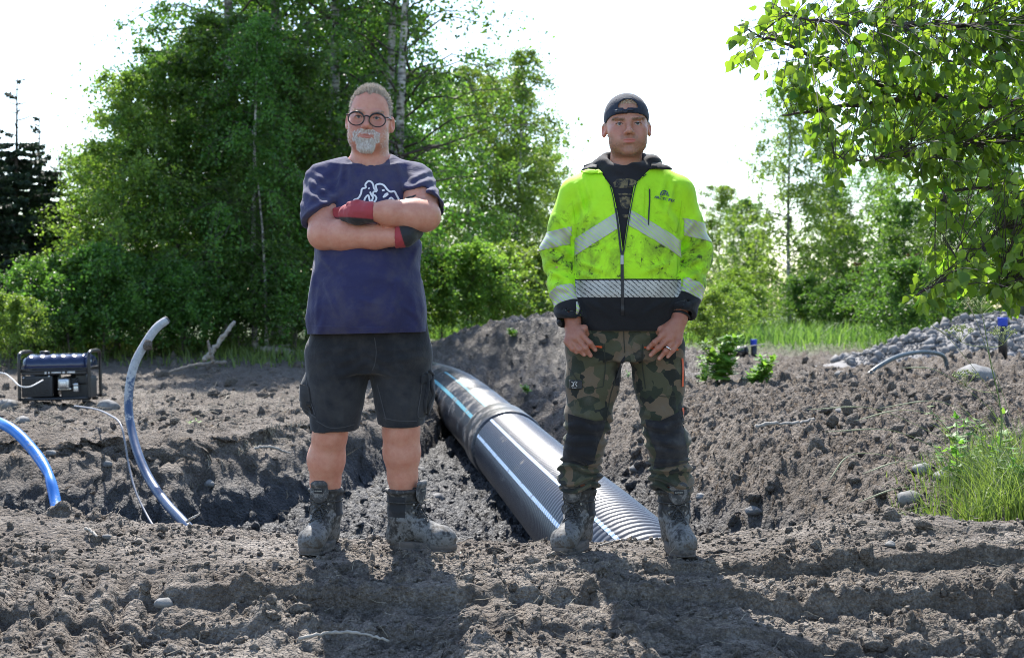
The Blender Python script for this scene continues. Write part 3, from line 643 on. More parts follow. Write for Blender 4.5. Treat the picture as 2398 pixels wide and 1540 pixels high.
# ------------------------------------------------------------------ gravel heap, dark machine at the right edge
def gravel_heap():
    r = np.random.default_rng(12); n = 5000; cx, cy = 6.85, 20.2
    a = r.uniform(0, 2 * math.pi, n); q = np.sqrt(r.uniform(0, 1, n)); x = cx + 2.3 * q * np.cos(a); y = cy + 1.5 * q * np.sin(a)
    def hz(x, y):
        d = np.sqrt(((x - cx) / 2.2) ** 2 + ((y - cy) / 1.45) ** 2); return 0.16 + 0.95 * np.clip(1 - d, -0.1, 1) ** 1 * (1 - 0.18 * np.clip(1 - d, 0, 1)) + 0.12 * fbm2(x, y, 0.9, 2, 3)
    s = 0.014 + 0.085 * r.power(0.25, n) ** 3.0
    gx, gy = np.meshgrid(np.linspace(cx - 2.5, cx + 2.5, 60), np.linspace(cy - 1.7, cy + 1.7, 40)); gz = hz(gx.ravel(), gy.ravel()) - 0.03
    i = np.arange(39)[:, None] * 60 + np.arange(59)[None]; Q = np.stack([i, i + 1, i + 61, i + 60], -1).reshape(-1, 4)
    V, T = scatter([lump(60 + k, 1, 0.75) for k in range(8)], np.stack([x, y, hz(x, y)], -1), np.stack([s] * 3, -1) * r.uniform(0.7, 1.2, (n, 3)), rand_rot(r, n))
    V, Fc = join([(np.stack([gx.ravel(), gy.ravel(), gz], -1), Q), (V, T)])
    tag(ob('gravel_heap', mesh('gravel_heap', V, Fc, False), M_GRAVEL), 'heap of grey gravel and cobbles behind the tall riser pipe', 'gravel', kind='stuff')
gravel_heap()
def machine():
    Y = 25.0; p = PX(2400, 700, Y); gz = 0.25; root = empty('excavator', (p[0] + 1.2, Y, gz)); tag(root, 'dark digging machine with red lamp at the right edge beyond the gravel heap', 'excavator')
    dk = simple('machine_dark', (0.018, 0.02, 0.026), 0.4); rd = simple('lamp_red', (0.5, 0.02, 0.015), 0.3); gl = simple('cab_glass', (0.02, 0.03, 0.035), 0.08)
    x = p[0]
    def put(n, parts, m, sm=False): V, Fc = join(parts); ob(n, mesh(n, V, Fc, sm), m, root)
    put('counterweight', [box((x + 0.42, Y, 0.98), (1.1, 1.3, 0.62), 0.09)], dk)
    put('cab', [box((x + 1.5, Y, 1.45), (1.1, 1.3, 1.5), 0.07)], dk); put('window', [box((x + 1.5, Y - 0.66, 1.65), (0.85, 0.02, 0.9), 0.01)], gl)
    for s in (-0.55, 0.55): put('track', [box((x + 1.0, Y + s, 0.42), (2.1, 0.34, 0.5), 0.16)], dk)
    put('boom', [tube(spline([(x + 1.9, Y, 1.4), (x + 3.0, Y, 3.0), (x + 4.6, Y, 2.4), (x + 5.0, Y, 0.9)], 20), 0.13, 8)], dk)
    put('tail_lamp', [box((x - 0.08, Y - 0.5, 1.42), (0.08, 0.1, 0.13), 0.015)], rd)
    put('lamp_bracket', [box((x - 0.05, Y - 0.48, 1.31), (0.05, 0.05, 0.1), 0.005)], dk)
machine()

# ------------------------------------------------------------------ sticks and roots
M_DEAD = simple('dead_wood', (0.17, 0.145, 0.12), 0.85, var=0.35, scale=25, bmp=0.3, bscale=70, bd=0.004)
M_DEADP = simple('peeled_wood', (0.30, 0.27, 0.23), 0.8, var=0.3, scale=25, bmp=0.3, bscale=70, bd=0.004)
def stick(pts, r0, r1, lab, m=None, name='stick', n=26):
    P = px_path(pts, n); sg = np.random.default_rng(int(pts[0][0])); P[1:-1] += sg.normal(size=(n - 2, 3)) * r0 * 0.25
    V, Fc = tube(P, np.linspace(r0, r1, n) * (1 + 0.12 * sg.normal(size=n)), 8); tag(ob(name, mesh(name, V, Fc), m or M_DEAD), lab, 'stick', 'dead sticks and roots on the dig')
stick([(480, 842, 17.0), (505, 812, 17.0), (549, 753, 17.0)], 0.035, 0.022, 'straight dead stick slanting up before the birches', M_DEADP)
stick([(487, 797, 16.0), (492, 820, 16.0), (500, 848, 16.0)], 0.012, 0.026, 'short broken brown stump stick left of the slanting stick')
stick([(395, 872, 16.4), (440, 858, 16.6), (490, 850, 16.9), (530, 848, 17.0)], 0.016, 0.022, 'crooked dead branch lying on the bank below the slanting stick')
stick([(610, 818, 20.5), (660, 822, 20.5), (715, 828, 20.5)], 0.045, 0.05, 'fallen pale trunk lying left of the shorts', M_DEADP)
stick([(560, 806, 21), (620, 812, 21), (690, 806, 21.3)], 0.02, 0.02, 'thin dead pole on the ground under the birch trunks')
stick([(1760, 1006, 9.6), (1800, 992, 9.6), (1860, 990, 9.7), (1905, 980, 9.8)], 0.016, 0.009, 'pale crooked branch lying on the right spoil slope', M_DEADP)
stick([(1645, 838, 17), (1700, 825, 17.5), (1745, 812, 18), (1790, 806, 18.3)], 0.010, 0.006, 'thin bare twig arching right of the wristwatch', M_DEADP)
stick([(436, 1222, 6.05), (452, 1212, 6.05), (468, 1202, 6.08)], 0.006, 0.004, 'pale twig sticking up from the crest at the foot of the conduit', M_DEADP)
stick([(845, 1262, 6.0), (868, 1256, 6.0), (878, 1240, 6.02), (872, 1232, 6.02)], 0.0045, 0.003, 'forked pale rootlet on the crest between the bare legs', M_DEADP)
stick([(1395, 1280, 5.9), (1440, 1266, 5.95), (1462, 1262, 6.0)], 0.0045, 0.003, 'pale rootlet on the crest between the dark boots', M_DEADP)
stick([(700, 1495, 4.45), (770, 1480, 4.5), (850, 1483, 4.48), (910, 1500, 4.43)], 0.006, 0.004, 'wavy pale root lying in the bottom foreground', M_DEADP)
stick([(560, 1062, 10.6), (620, 1045, 10.7), (680, 1060, 10.8)], 0.014, 0.008, 'bent root poking from the bank face', M_DEADP)
stick([(200, 1236, 5.6), (215, 1244, 5.55), (228, 1256, 5.5)], 0.006, 0.004, 'short stick on the crest at far left', M_DEADP)
# hair roots hanging from the lip of the bank, and straw: uncountable
def fringe():
    r = np.random.default_rng(3); parts = []
    for i in range(230):
        px = r.choice([r.uniform(560, 715), r.uniform(150, 900)], p=[0.72, 0.28]); Y = np.interp(px, [0, 250, 450, 700, 900], [9.7, 9.45, 9.9, 11.4, 13.2])
        top = np.interp(px, [0, 250, 450, 700, 900], [1000, 1010, 1005, 995, 960]) + r.uniform(-15, 60); L = r.uniform(0.05, 0.30); p = PX(px, top, Y); p[2] = surf(p[0], p[1]) + 0.005; p[1] -= 0.02
        k = np.linspace(0, 1, 5)[:, None]; P = p + k * np.array([r.normal() * 0.06, r.normal() * 0.05, -L]) + r.normal(size=(5, 3)) * 0.012
        parts.append(tube(P, np.linspace(0.0035, 0.001, 5), 3, False))
    for i in range(700):   # straw and twigs on the left bank and the strip
        if r.uniform() < 0.5: y = r.uniform(10.3, 15); x = r.uniform(-0.40 * y, -0.06 * y); L = r.uniform(0.05, 0.22); w_ = 0.003
        else: y = r.uniform(4.3, 6.0); x = r.uniform(-0.38 * y, 0.38 * y); L = r.uniform(0.02, 0.075); w_ = 0.0011
        z = terrain(np.array([x]), np.array([y]))[0][0]; d = np.array([r.normal(), r.normal() * 0.6, r.uniform(0, 0.5)]); d /= np.linalg.norm(d)
        P = np.array([x, y, z + 0.012]) + np.linspace(0, 1, 4)[:, None] * d * L + r.normal(size=(4, 3)) * L * 0.05
        parts.append(tube(P, [w_, w_, w_, w_ * 0.5], 3, False))
    V, Fc = join(parts); tag(ob('root_litter', mesh('root_litter', V, Fc), simple('straw', (0.27, 0.235, 0.18), 0.85, var=0.4, scale=3)), 'hanging root hairs, straw and twiglets over the soil', 'roots', kind='stuff')
fringe()
# ------------------------------------------------------------------ vegetation
def leaf_mat(name, lo, hi, trans, tw=0.45, rough=0.45):
    m = bpy.data.materials.new(name); m.use_nodes = True; nt = m.node_tree; b = nt.nodes['Principled BSDF']; out = nt.nodes['Material Output']
    at = nt.nodes.new('ShaderNodeVertexColor'); at.layer_name = 'Col'
    oi = nt.nodes.new('ShaderNodeObjectInfo')
    c = mixc(nt, at.outputs[0], lo, hi); hs = nt.nodes.new('ShaderNodeHueSaturation'); nt.links.new(c, hs.inputs['Color'])
    nt.links.new(math_(nt, 'MULTIPLY_ADD', oi.outputs['Random'], 0.03, 0.485), hs.inputs['Hue']); nt.links.new(math_(nt, 'MULTIPLY_ADD', oi.outputs['Random'], 0.3, 0.85), hs.inputs['Value'])
    nt.links.new(hs.outputs[0], b.inputs['Base Color']); b.inputs['Roughness'].default_value = rough; b.inputs['Specular IOR Level'].default_value = 0.45
    tr = nt.nodes.new('ShaderNodeBsdfTranslucent'); tc = mixc(nt, 1.0, hs.outputs[0], trans, 'MULTIPLY'); nt.links.new(tc, tr.inputs[0])
    mx = nt.nodes.new('ShaderNodeMixShader'); mx.inputs[0].default_value = tw
    nt.links.new(b.outputs[0], mx.inputs[1]); nt.links.new(tr.outputs[0], mx.inputs[2]); nt.links.new(mx.outputs[0], out.inputs[0])
    return m
M_LEAF = leaf_mat('birch_leaf', (0.042, 0.098, 0.020), (0.098, 0.185, 0.034), (2.2, 2.3, 1.2))
M_LEAF2 = leaf_mat('light_leaf', (0.085, 0.155, 0.028), (0.18, 0.265, 0.05), (2.2, 2.2, 1.2))
M_NEAR = leaf_mat('near_birch_leaf', (0.050, 0.115, 0.02), (0.12, 0.20, 0.03), (3.0, 2.9, 1.1), 0.55, 0.34)
M_NEEDLE = leaf_mat('spruce_needle', (0.012, 0.028, 0.014), (0.03, 0.055, 0.022), (1.2, 1.3, 1.0), 0.15, 0.6)
M_DRYN = leaf_mat('dry_needle', (0.10, 0.04, 0.015), (0.20, 0.085, 0.03), (1.3, 1.1, 1.0), 0.25, 0.7)
M_GRASS = leaf_mat('grass_blade', (0.07, 0.13, 0.025), (0.17, 0.24, 0.06), (1.8, 1.9, 1.2), 0.4, 0.5)
M_WEED = leaf_mat('weed_leaf', (0.09, 0.19, 0.03), (0.20, 0.33, 0.06), (1.8, 1.9, 1.0), 0.4, 0.5)
def bark_mat():
    m, nt, b = NM('birch_bark'); p = opos(nt)
    mp = nt.nodes.new('ShaderNodeMapping'); mp.inputs['Scale'].default_value = (3, 3, 14); nt.links.new(p, mp.inputs[0])
    n1 = nz(nt, 1.6, 5, 0.65, mp.outputs[0]); n2 = nz(nt, 2.2, 4, 0.6, p)
    k = math_(nt, 'ADD', math_(nt, 'MULTIPLY', n1, 0.55), math_(nt, 'MULTIPLY', n2, 0.45))
    nt.links.new(ramp(nt, k, [(0.40, (0.025, 0.022, 0.02)), (0.47, (0.22, 0.20, 0.18)), (0.56, (0.52, 0.49, 0.45))]), b.inputs['Base Color']); b.inputs['Roughness'].default_value = 0.75
    bump(nt, b, k, 0.4, 0.01); return m
M_BARK = bark_mat(); M_LIMB = simple('dark_twig_bark', (0.055, 0.042, 0.036), 0.8, var=0.3, scale=8, bmp=0.3, bscale=60, bd=0.004)
M_BARKD = simple('grey_brown_bark', (0.10, 0.085, 0.07), 0.85, var=0.35, scale=8, bmp=0.4, bscale=40, bd=0.006)

def leaves(pos, size, r, up=0.35, wide=0.72, hang=None):
    """folded rhombic leaves, two faces each"""
    n = len(pos); d = r.normal(size=(n, 3)); d[:, 2] = d[:, 2] * 0.7 - up
    if hang is not None: d = d + hang
    d /= np.linalg.norm(d, axis=1, keepdims=True)
    s = np.cross(d, r.normal(size=(n, 3))); s /= np.linalg.norm(s, axis=1, keepdims=True) + 1e-9; nn = np.cross(d, s)
    L = size[:, None]; b = pos; m = b + d * L * 0.42
    V = np.stack([b, m + s * L * wide * 0.5 + nn * L * 0.10, b + d * L, m - s * L * wide * 0.5 + nn * L * 0.10], 1).reshape(-1, 3)
    i = np.arange(n)[:, None] * 4; T = np.concatenate([i + np.array([[0, 1, 2]]), i + np.array([[0, 2, 3]])])
    col = np.repeat(np.clip(r.normal(0.5, 0.28, n), 0, 1), 4)
    return V, T, np.stack([col] * 3, -1)
def deciduous(seed, h, tr, base, cr, nb=46, twigs=9, per=16, leaf=0.055, droop=0.8, lean=(0, 0), rise=0.55, low=0.35, shape=None, wander=0.25, open_=0.0):
    """trunk + limbs + leaf positions of one tree; the crown is carried by hanging twigs"""
    r = np.random.default_rng(seed); k = np.linspace(0, 1, 18)
    T = np.stack([lean[0] * k ** 1.3 + wander * 0.25 * np.sin(k * 5 + seed), lean[1] * k + wander * 0.2 * np.cos(k * 4 + seed), h * k], -1); T[:, :2] -= T[0, :2]
    trunk = tube(T, tr * (1 - 0.93 * k) ** 0.85 + tr * 0.35 * np.exp(-k * 26), 10); limbs, lp = [], []
    for i in range(nb):
        t = base + (0.97 - base) * ((i + r.uniform()) / nb); p0 = np.array([np.interp(t, k, T[:, j]) for j in range(3)])
        s = (t - base) / (1 - base); prof = (np.interp(s, *shape) if shape else (low + (1 - low) * math.sin(min(1, s * 1.9 + 0.12) * math.pi / 2)) * (1 - s) ** 0.62 + 0.08)
        L = cr * prof * r.uniform(0.65, 1.15); az = i * 2.399 + r.normal() * 0.4; d = np.array([math.cos(az), math.sin(az), 0])
        u = np.linspace(0, 1, 8)[:, None]; P = p0 + d * L * u + np.array([0, 0, 1]) * L * (rise * 1.5 * u - droop * 0.75 * u ** 2) + np.cumsum(r.normal(size=(8, 3)), 0) * 0.03 * L
        limbs.append(tube(P, np.linspace(max(0.008, tr * 0.33 * (1 - 0.8 * t)), 0.004, 8), 5, False))
        if r.uniform() < open_: continue
        for q in range(twigs):
            v = r.uniform(0.18, 1.0); b = np.array([np.interp(v, u[:, 0], P[:, j]) for j in range(3)]); l = L * r.uniform(0.12, 0.38) + 0.12
            dd = d * r.uniform(-0.2, 0.9) + r.normal(size=3) * 0.7; dd[2] = dd[2] * 0.5 + 0.15; w_ = np.linspace(0, 1, 5)[:, None]
            TP = b + dd * l * w_ - np.array([0, 0, 1]) * droop * l * 1.1 * w_ ** 2
            if q % 3 == 0: limbs.append(tube(TP, [0.005, 0.0045, 0.004, 0.0035, 0.003], 3, False))
            m = r.poisson(per); a = r.uniform(0.05, 1.05, m); lp.append(np.stack([np.interp(a, w_[:, 0], TP[:, j]) for j in range(3)], -1) + r.normal(size=(m, 3)) * 0.055)
    lp = np.concatenate(lp); V, Fc, col = leaves(lp, leaf * r.uniform(0.7, 1.35, len(lp)), r)
    Vl, Fl = join(limbs)
    return dict(trunk=mesh('trunk', *trunk), limbs=mesh('limbs', Vl, Fl), crown=mesh('crown', V, Fc, False, col))
def spruce(seed, h, tr, cr, dead_top=0.2, dens=1.0):
    r = np.random.default_rng(seed); trunk = tube([(0, 0, 0), (0, 0, h * 0.5), (0.02, 0, h)], [tr, tr * 0.6, 0.012], 8); limbs, V, Fc, C, n = [], [], [], [], 0
    z = 0.3
    while z < h * 0.99:
        t = z / h; m = 9 if t < 1 - dead_top else 3
        for i in range(m):
            az = r.uniform(0, 6.28); L = (cr * (1 - t) ** 0.8 + 0.12) * r.uniform(0.7, 1.1); d = np.array([math.cos(az), math.sin(az), 0]); u = np.linspace(0, 1, 6)[:, None]
            P = np.array([0, 0, z]) + d * L * u + np.array([0, 0, 1]) * L * (-0.35 * u + 0.30 * u ** 2 + (0.5 * u if t > 1 - dead_top else 0)); limbs.append(tube(P, np.linspace(0.016, 0.004, 6), 4, False))
            if t > 1 - dead_top and r.uniform() < 0.75: continue
            k = int(34 * L * dens) + 6; a = r.uniform(0.1, 1, k); b = np.stack([np.interp(a, u[:, 0], P[:, j]) for j in range(3)], -1)
            side = np.cross(d, [0, 0, 1.0]); dr = side * r.choice([-1, 1], k)[:, None] * 0.75 + d * 0.5 + np.array([0, 0, -1]) * r.uniform(-0.3, 0.9, k)[:, None]; dr /= np.linalg.norm(dr, axis=1, keepdims=True)
            l = r.uniform(0.07, 0.18, k)[:, None]; w_ = np.array([0, 0, 1.0]) * 0.022 + r.normal(size=(k, 3)) * 0.02
            Q = np.stack([b, b + dr * l * 0.5 + w_, b + dr * l, b + dr * l * 0.5 - w_], 1).reshape(-1, 3); ii = np.arange(k)[:, None] * 4 + n
            V.append(Q); Fc.append(ii + np.array([[0, 1, 2, 3]])); n += 4 * k; C.append(np.repeat(np.clip(r.normal(0.5, 0.3, k), 0, 1), 4))
        z += 0.16 + 0.05 * r.uniform()
    Vl, Fl = join(limbs)
    return dict(trunk=mesh('trunk', *trunk), limbs=mesh('limbs', Vl, Fl), crown=mesh('crown', np.concatenate(V), np.concatenate(Fc), False, np.stack([np.concatenate(C)] * 3, -1)))
def plant_tree(name, pr, px, py, Y, lab, cat='tree', group=None, sc=1.0, rz=0.0, mats=None, dz=0.0, scz=None):
    p = PX(px, py, Y); z = (surf(p[0], Y) if Y < 38 and abs(p[0]) < 15 else ground_z(p[0], Y)) - 0.05 + dz
    root = empty(name, (p[0], Y, z), rz); root.scale = (sc, sc, scz or sc); tag(root, lab, cat, group)
    for k, m in zip(('trunk', 'limbs', 'crown'), mats):
        o = bpy.data.objects.new(k, pr[k]); COL.objects.link(o); o.parent = root
        if not pr[k].materials: pr[k].materials.append(m)
        elif pr[k].materials[0] is not m:
            o.material_slots[0].link = 'OBJECT'; o.material_slots[0].material = m
        if k == 'limbs': o['kind'] = 'stuff'
    return root
BM = (M_BARK, M_LIMB, M_LEAF); BM2 = (M_BARK, M_LIMB, M_LEAF2); DM = (M_BARKD, M_LIMB, M_LEAF); DM2 = (M_BARKD, M_LIMB, M_LEAF2); SM = (M_BARKD, M_LIMB, M_NEEDLE)
B1 = deciduous(1, 11.5, 0.13, 0.10, 2.5, 70, 15, 26, 0.072, 0.9, (0.5, 0.2), low=0.6)            # full birch
B2 = deciduous(2, 11.0, 0.095, 0.20, 2.2, 54, 12, 20, 0.066, 0.8, (0.7, 0.0), low=0.75)   # airier leaning birch
B3 = deciduous(3, 6.5, 0.06, 0.04, 2.3, 64, 15, 26, 0.072, 0.6, (0.2, 0.3), low=0.9)      # young full tree to the ground
B4 = deciduous(4, 7.2, 0.06, 0.08, 1.9, 64, 14, 22, 0.068, 1.2, (0.1, 0.0), low=0.8)     # slender weeping birch
U1 = deciduous(5, 2.6, 0.025, 0.03, 1.5, 44, 11, 22, 0.08, 0.5, low=0.95, rise=0.8)       # thicket bush
S1 = spruce(6, 6.6, 0.10, 1.9, 0.24, 3.2)
FOREST = 'trees of the wood on the left'
plant_tree('birch_tree', B1, 770, 805, 24.0, 'tall full birch behind the head of the man in the blue shirt', 'tree', FOREST, 1.0, 0.4, BM)
plant_tree('birch_tree', B2, 925, 800, 22.5, 'tall twin-stemmed birch stem with white bark leaning right, beside the glasses', 'tree', FOREST, 1.0, 0.1, BM)
plant_tree('birch_tree', B2, 905, 800, 23.3, 'straight birch stem just left of the leaning one', 'tree', FOREST, 1.02, 5.6, BM)
plant_tree('birch_tree', B1, 655, 800, 25.0, 'tall birch at the middle of the wood above the slanting stick', 'tree', FOREST, 1.0, 2.2, BM)
plant_tree('birch_tree', B1, 540, 800, 24.5, 'leftmost of the tall birches, against the white sky', 'tree', FOREST, 0.97, 4.4, BM)
plant_tree('birch_tree', B2, 625, 812, 20.6, 'slim white birch stem with its foot beside the fallen pale trunk', 'tree', FOREST, 0.30, 3.3, BM)
plant_tree('birch_tree', B4, 598, 808, 20.9, 'thin brown-stemmed young birch left of the slim white stem', 'tree', FOREST, 0.72, 1.3, BM)
plant_tree('young_tree', B3, 275, 800, 21.0, 'bright green bushy tree spreading left of the conduit', 'tree', FOREST, 0.66, 0.0, DM2)
plant_tree('young_tree', B3, 430, 800, 21.8, 'bushy tree right behind the tip of the conduit', 'tree', FOREST, 0.72, 2.0, DM)
plant_tree('young_tree', B3, 505, 800, 22.3, 'dense leafy tree behind the slanting stick', 'tree', FOREST, 0.80, 3.9, DM)
plant_tree('young_tree', B3, 690, 800, 21.6, 'leafy young tree behind the right elbow in the blue sleeve', 'tree', FOREST, 0.72, 1.1, DM)
plant_tree('young_tree', B3, 190, 795, 23.0, 'leafy tree between the spruces and the bright bushy tree', 'tree', FOREST, 0.50, 5.2, DM2)
plant_tree('young_tree', B3, 820, 800, 25.5, 'young tree right behind the blue shirt in the wood', 'tree', FOREST, 0.95, 5.0, DM)
plant_tree('spruce_tree', S1, 38, 795, 22.0, 'dark spruce with bare top twigs at the left edge', 'tree', FOREST, 0.64, 0.0, SM)
plant_tree('spruce_tree', S1, 92, 795, 23.0, 'second dark spruce with a thin bare top', 'tree', FOREST, 0.57, 2.0, SM)
plant_tree('spruce_tree', S1, 140, 795, 24.5, 'low dark spruce right of the two with bare tops', 'tree', FOREST, 0.50, 1.0, SM)
plant_tree('spruce_tree', S1, -70, 795, 21.0, 'dark spruce cut off by the left edge', 'tree', FOREST, 0.66, 4.0, SM)
for i, (px, Y, sc, rz) in enumerate([(210, 27, 0.55, 1.0), (360, 27.5, 0.72, 2.0), (480, 28, 0.9, 3.0), (620, 28, 1.1, 4.0), (780, 28, 1.0, 5.0), (60, 27, 0.45, 0.3)]):
    plant_tree('background_tree', B3, px, 800, Y, ['shaded tree deep in the wood behind the bright bushy tree', 'shaded tree deep in the wood above the conduit', 'shaded tree deep in the wood left of the slanting stick', 'shaded tree deep in the wood behind the white birch stem', 'shaded tree deep in the wood behind the blue shirt', 'shaded tree deep in the wood behind the spruces'][i], 'tree', FOREST, sc, rz, DM)
MID = 'trees in the middle distance'
plant_tree('birch_tree', B4, 1205, 757, 38.0, 'slender weeping birch between the two men', 'tree', MID, 1.08, 0.0, BM2)
plant_tree('birch_tree', B4, 1105, 757, 37.0, 'weeping birch right of the blue shirt', 'tree', MID, 1.0, 2.0, BM2)
plant_tree('young_tree', B3, 1150, 757, 40.0, 'rounded tree behind the weeping birches between the men', 'tree', MID, 1.1, 4.0, DM2)
plant_tree('young_tree', B3, 1035, 760, 35.0, 'leafy tree just right of the folded elbow', 'tree', MID, 1.0, 1.0, DM2)
plant_tree('young_tree', B3, 1290, 752, 43.0, 'lower tree left of the yellow sleeve', 'tree', MID, 0.85, 3.0, DM2)
plant_tree('birch_tree', B4, 1850, 745, 37.0, 'tall grey-green weeping birch right of the yellow jacket', 'tree', MID, 1.02, 1.0, BM2)
plant_tree('birch_tree', B4, 1960, 745, 39.0, 'slimmer birch right of the tall weeping one', 'tree', MID, 0.78, 3.0, BM)
plant_tree('birch_tree', B4, 2145, 745, 36.0, 'birch with a white stem behind the hanging branch', 'tree', MID, 0.98, 5.0, BM2)
plant_tree('birch_tree', B4, 2060, 745, 40.0, 'birch between the two dry brown spruces', 'tree', MID, 0.95, 0.5, BM)
plant_tree('birch_tree', B1, 2290, 745, 38.0, 'broad birch behind the gravel heap', 'tree', MID, 0.56, 0.5, BM)
plant_tree('young_tree', B3, 2400, 745, 36.0, 'leafy tree cut by the right edge behind the dark machine', 'tree', MID, 1.0, 0.5, DM)
plant_tree('young_tree', B3, 1690, 735, 46.0, 'low tree right beside the yellow sleeve', 'tree', MID, 0.72, 0.5, DM2)
plant_tree('young_tree', B3, 1765, 735, 44.0, 'low rounded tree at the foot of the tall weeping birch', 'tree', MID, 0.62, 2.5, DM)
plant_tree('young_tree', B3, 1930, 740, 41.0, 'bushy tree under the slimmer birch', 'tree', MID, 0.62, 4.5, DM)
plant_tree('young_tree', B3, 2120, 745, 35.0, 'bushy tree beside the right dry brown spruce', 'tree', MID, 0.52, 0.2, DM)
plant_tree('young_tree', B3, 2215, 745, 33.0, 'bush tree left of the gravel heap', 'tree', MID, 0.60, 3.7, DM)
DR = spruce(16, 3.0, 0.05, 0.75, 0.05, 1.2); DRM = (M_BARKD, M_LIMB, M_DRYN)
plant_tree('dry_spruce', DR, 2006, 735, 34.5, 'small dry rust-brown spruce, left of the two', 'tree', MID, 0.60, 0.0, DRM)
plant_tree('dry_spruce', DR, 2135, 738, 33.5, 'small dry rust-brown spruce, right of the two', 'tree', MID, 0.66, 2.0, DRM)
# shrubs: each a bush of its own
SHRUBS = [
    (20, 812, 18.5, 0.36, 'bright low bush at the left edge behind the generator'), (75, 806, 20.0, 0.50, 'leafy bush straight behind the generator tank'), (165, 806, 19.6, 0.55, 'leafy bush between generator and conduit'),
    (240, 806, 19.8, 0.60, 'dark green bush left of the conduit'), (345, 806, 20.0, 0.52, 'bush behind the conduit bend'), (430, 806, 20.2, 0.50, 'bush left of the broken stump stick'),
    (560, 806, 20.8, 0.55, 'bush right of the slanting stick'), (690, 812, 20.4, 0.45, 'bush beside the blue shirt hem'),
    (1035, 785, 26.0, 0.66, 'yellow-green bush right beside the blue shirt hem'), (1100, 780, 25.5, 0.66, 'yellow-green bush above the drain pipe end'), (1165, 775, 26.0, 0.66, 'yellow-green bush under the weeping birch'), (1230, 772, 27.0, 0.66, 'yellow-green bush left of the soil heap'),
    (1290, 768, 28.0, 0.66, 'yellow-green bush left of the dark cuff'), (1655, 790, 25.0, 0.42, 'bright bush right of the dark cuff'), (1700, 772, 29.0, 0.45, 'light bush on the field right of the yellow sleeve'), (1760, 762, 32.0, 0.45, 'bush in front of the tall weeping birch'),
    (1720, 740, 36.0, 0.62, 'grey-green willow bush beyond the field'), (1880, 752, 34.0, 0.55, 'bush at the foot of the slimmer birch'), (1960, 757, 33.0, 0.50, 'bush left of the left dry spruce'), (2065, 760, 31.5, 0.62, 'dark bush between the dry spruces'),
    (2120, 775, 27.0, 0.62, 'dark rounded bush at the left foot of the gravel heap'), (2200, 760, 29.0, 0.6, 'bush behind the gravel heap')]
for i, (px, py, Y, sc, lab) in enumerate(SHRUBS):
    plant_tree('shrub', U1, px, py, Y, lab, 'shrub', 'shrubs around the dig', sc, i * 1.7, DM2 if (px > 1000 and px < 1800) or px < 60 else DM)

# a far wood that closes the horizon all round the clearing: one mass
def far_wood():
    q = np.random.default_rng(40); pos = []
    for i in range(150):
        a = math.radians(-62 + 124 * (i + q.uniform()) / 150); d = q.uniform(72, 100); h = q.uniform(4.5, 8.5) * (1.0 if abs(a) > 0.25 else 0.75); w_ = h * q.uniform(0.28, 0.42); n = 180
        t = q.uniform(0.0, 1, n); rr = w_ * np.sqrt(q.uniform(0, 1, n)) * np.sin(np.clip(0.12 + t * 0.88, 0, 1) * math.pi) ** 0.6; az = q.uniform(0, 6.283, n)
        pos.append(np.stack([d * math.sin(a) + rr * np.cos(az), d * math.cos(a) + rr * np.sin(az), 0.3 + h * t], -1))
    pos = np.concatenate(pos); V, Fc, c = leaves(pos, q.uniform(0.20, 0.45, len(pos)), q); tag(ob('far_wood', mesh('far_wood', V, Fc, False, c), M_LEAF2), 'distant low wood along the horizon behind the field', 'wood', kind='stuff')
far_wood()
# overhead cable far off
P = [PX(1150, 300, 60), PX(1540, 352, 60), PX(1700, 378, 60), PX(2500, 430, 60)]
tag(ob('overhead_cable', mesh('overhead_cable', *tube(spline(P, 40), 0.008, 5)), simple('line_grey', (0.3, 0.3, 0.3), 0.6, bmp=0)), 'thin overhead wire crossing the white sky between the men', 'cable')

# grass: the field, the tufts, the turf under the wood (uncountable)
def blades(x, y, z, h, wd, r, bend=0.5, seg=3, lean=None):
    n = len(x); wd = np.broadcast_to(np.asarray(wd, float), (n,)); az = r.uniform(0, 6.283, n); d = np.stack([np.cos(az), np.sin(az), np.zeros(n)], -1)
    if lean is not None: d = d * 0.7 + np.asarray(lean)
    s = np.stack([-np.sin(az + r.normal(size=n) * .6), np.cos(az), np.zeros(n)], -1); k = np.linspace(0, 1, seg + 1); b = bend * r.uniform(0.3, 1.3, n)
    base = np.stack([x, y, z], -1); V = []
    for t in k:
        c = base + np.array([0, 0, 1]) * (h * t * (1 - 0.35 * b * t))[:, None] + d * (h * b * t ** 2)[:, None]; w_ = (wd * (1 - t) ** 0.7 + wd * 0.05)[:, None]; V += [c - s * w_, c + s * w_]
    V = np.stack(V, 1); m = 2 * (seg + 1); i = np.arange(n)[:, None] * m
    Q = np.concatenate([i + np.array([[2 * a, 2 * a + 1, 2 * a + 3, 2 * a + 2]]) for a in range(seg)]); col = np.repeat(np.clip(r.normal(0.5, 0.3, n), 0, 1), m)
    return V.reshape(-1, 3), Q, np.stack([col] * 3, -1)
r = np.random.default_rng(21)
n = 20000; y = r.uniform(25.5, 40, n) ** 1.0; x = r.uniform(-0.10, 0.42, n) * y; keep = fbm2(x, y, 3.0, 2, 5) + (y - 27.5) * 0.4 > r.normal(size=n) * 0.35; x, y = x[keep], y[keep]
V, Q, c = blades(x, y, terrain(x, y)[0], r.uniform(0.14, 0.55, len(x)), 0.011 + 0.006 * r.uniform(size=len(x)), r, 0.6, 2)
tag(ob('field_grass', mesh('field_grass', V, Q, False, c), M_GRASS), 'sunlit tall grass of the field behind the dig', 'grass', kind='stuff')
n = 9000; y = r.uniform(18.3, 24, n); x = r.uniform(-0.42, -0.06, n) * y; keep = fbm2(x, y, 1.5, 2, 9) + (y - 20.0) * 0.5 > r.normal(size=n) * 0.4; x, y = x[keep], y[keep]
